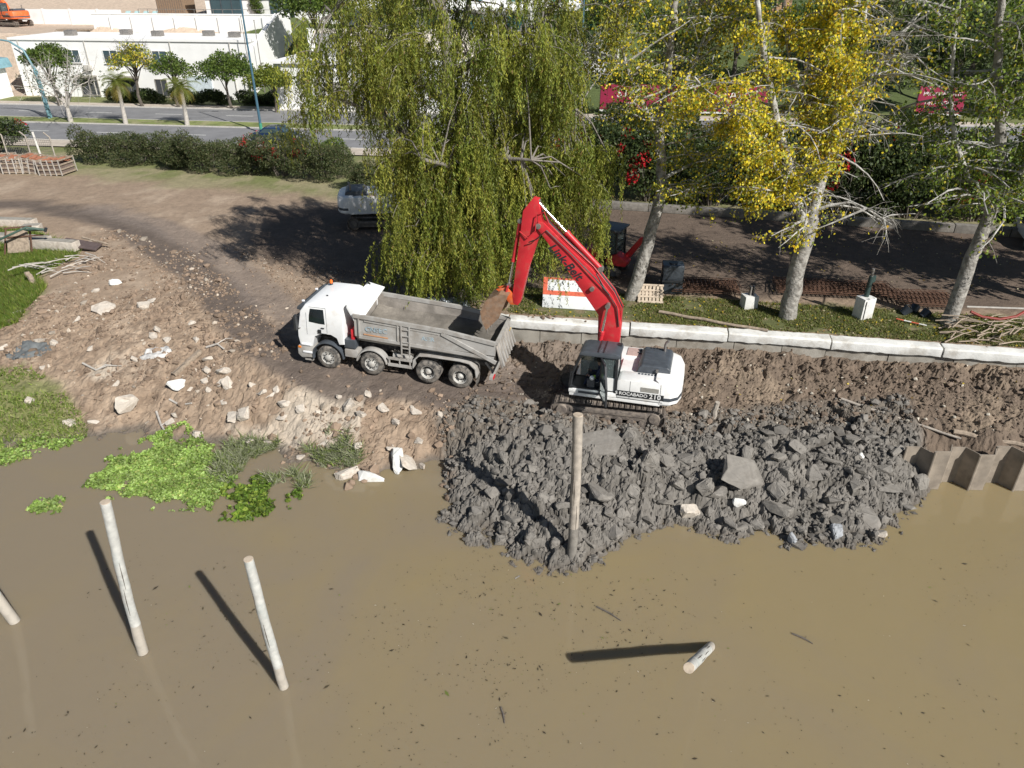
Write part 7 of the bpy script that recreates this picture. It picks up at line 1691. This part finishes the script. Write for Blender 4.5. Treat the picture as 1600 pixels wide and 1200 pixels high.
brush('heap of dead grey branches at the edge of the left grass', 95, 425, 2.4, 26, 1.7, .9, .5, 4)
brush('dark brushwood heap at the right end of the lawn', 1555, 525, 3.0, 44, 1.9, .9, .55, 5, M_WOOD)
o = thing('red_hose', at(1550,505,3.2), 'red plastic barrier curved over the brushwood at the right', 'barrier'); MB().tube([(-1.1,0,.55),(-.6,-.1,.35),(.1,-.25,.3),(.8,-.2,.42),(1.3,0,.6)],.06,8).build('rail', mat('red_plastic',(0.22,0.03,0.02),.5), o, smooth=True); MB().beam((-1.2,.2,.7),(1.4,.1,.65),.05,.05).build('white_rod', M_KERB, o)
o = thing('striped_rod', at(1400,500,3.0), 'red and white striped rod lying on the lawn', 'rod')
for k in range(4): MB().cyl((.25*k,-.18*k,.06),(.25*(k+1),-.18*(k+1),.06),.03,n=8).build('band', M_BAND if k % 2 == 0 else M_LINE, o)
for i,(px,py) in enumerate([(1410,490),(1440,495),(1425,488)]):
    o = thing('black_tub', at(px,py,2.97), ['left of the three black buckets on the lawn edge','right of the three black buckets on the lawn edge','rear of the three black buckets on the lawn edge'][i], 'bucket', rot=(.5*i,.7,i)); MB().tube([(0,0,0),(0,0,.38)],[.17,.22],14).build('tub', M_TARP, o, smooth=True); MB().tube([(-.22,0,.38),(0,.1,.5),(.22,0,.38)],.012,5).build('handle', M_STEEL, o)
wp = aty(690,468,31.4); sheet('plastic_sheet','pale blue-grey sheets wrapped round the willow foot',Vector((-3.2,31.6,2.95)),2.6,1.6,mat('pale_blue_sheet',(0.5,0.55,0.6),.5,var=.15),9,.5)
tp = thing('teal_post', at(774,470,2.95), 'thin teal post standing by the willow foot', 'post'); MB().cyl((0,0,0),(0,0,1.8),.05,n=8).build('shaft', mat('teal_paint',(0.03,0.25,0.3),.5), tp, smooth=True); MB().cyl((0,0,1.8),(0,0,1.86),.06,n=8).build('cap', M_BLACK, tp)
# sticks and plant bits adrift
for l, p0, p1 in [('dark stick floating right of the heap tip',(932,948),(970,970)),('thin stick floating at the right of the leaning pile',(1237,990),(1270,1006)),('small upright stick floating at the bottom middle',(782,1105),(788,1130))]:
    a, b = at(*p0,0), at(*p1,0); o = thing('floating_stick', a, l, 'stick'); MB().tube([(0,0,.005),(b-a)*.5+Vector((.02,.02,.01)),(b-a)+Vector((0,0,.005))],[.03,.035,.015],6).build('stem', M_BARKD, o, smooth=True); MB().tube([(b-a)*.6,(b-a)*.6+Vector((.1,.12,.02))],[.012,.005],4).build('twig', M_BARKD, o)
rg = np.random.default_rng(77); N = 1900
X = rg.uniform(-13,17,N*2); Y = rg.uniform(9,23,N*2); w = 0.10 + 0.9*sstep(-.1,.5,fbm(X*.35,Y*.35,5,61,.65)*1.3 + .35*np.exp(-((X-1)/4)**2-((Y-15)/4)**2)); k = (rg.uniform(size=N*2) < w) & (ground_z(X,Y) < -.02); X, Y = X[k][:N], Y[k][:N]; Xc = rg.normal(0.3,3.2,1500); Yc = rg.normal(14.6,2.2,1500); k = (fbm(Xc*.6,Yc*.6,4,63,.6) > -.05) & (ground_z(Xc,Yc) < -.02); X, Y = np.concatenate([X,Xc[k]]), np.concatenate([Y,Yc[k]]); n = len(X)
a = rg.uniform(0,6.28,n); D = np.stack([np.cos(a),np.sin(a),np.zeros(n)],-1); ln = np.clip(rg.lognormal(-3.35,.65,n),.012,.24); S = np.stack([-np.sin(a),np.cos(a),np.zeros(n)],-1)*(ln*.16+.006)[:,None]; P = np.stack([X,Y,np.full(n,.006)],-1)
V = np.stack([P-D*ln[:,None]*.5, P+S, P+D*ln[:,None]*.5+S*.3, P-S],1).reshape(-1,3)
props(link_mesh('floating_debris', np_mesh('floating_debris', V, np.arange(4*n).reshape(n,4), np.repeat(pick(rg,[(0.07,0.056,0.038,5),(0.11,0.09,0.055,4),(0.16,0.20,0.05,.4),(0.4,0.36,0.28,.3)],n),4,0)), M_GRASS), 'dark plant scraps floating on the brown water', kind='stuff')
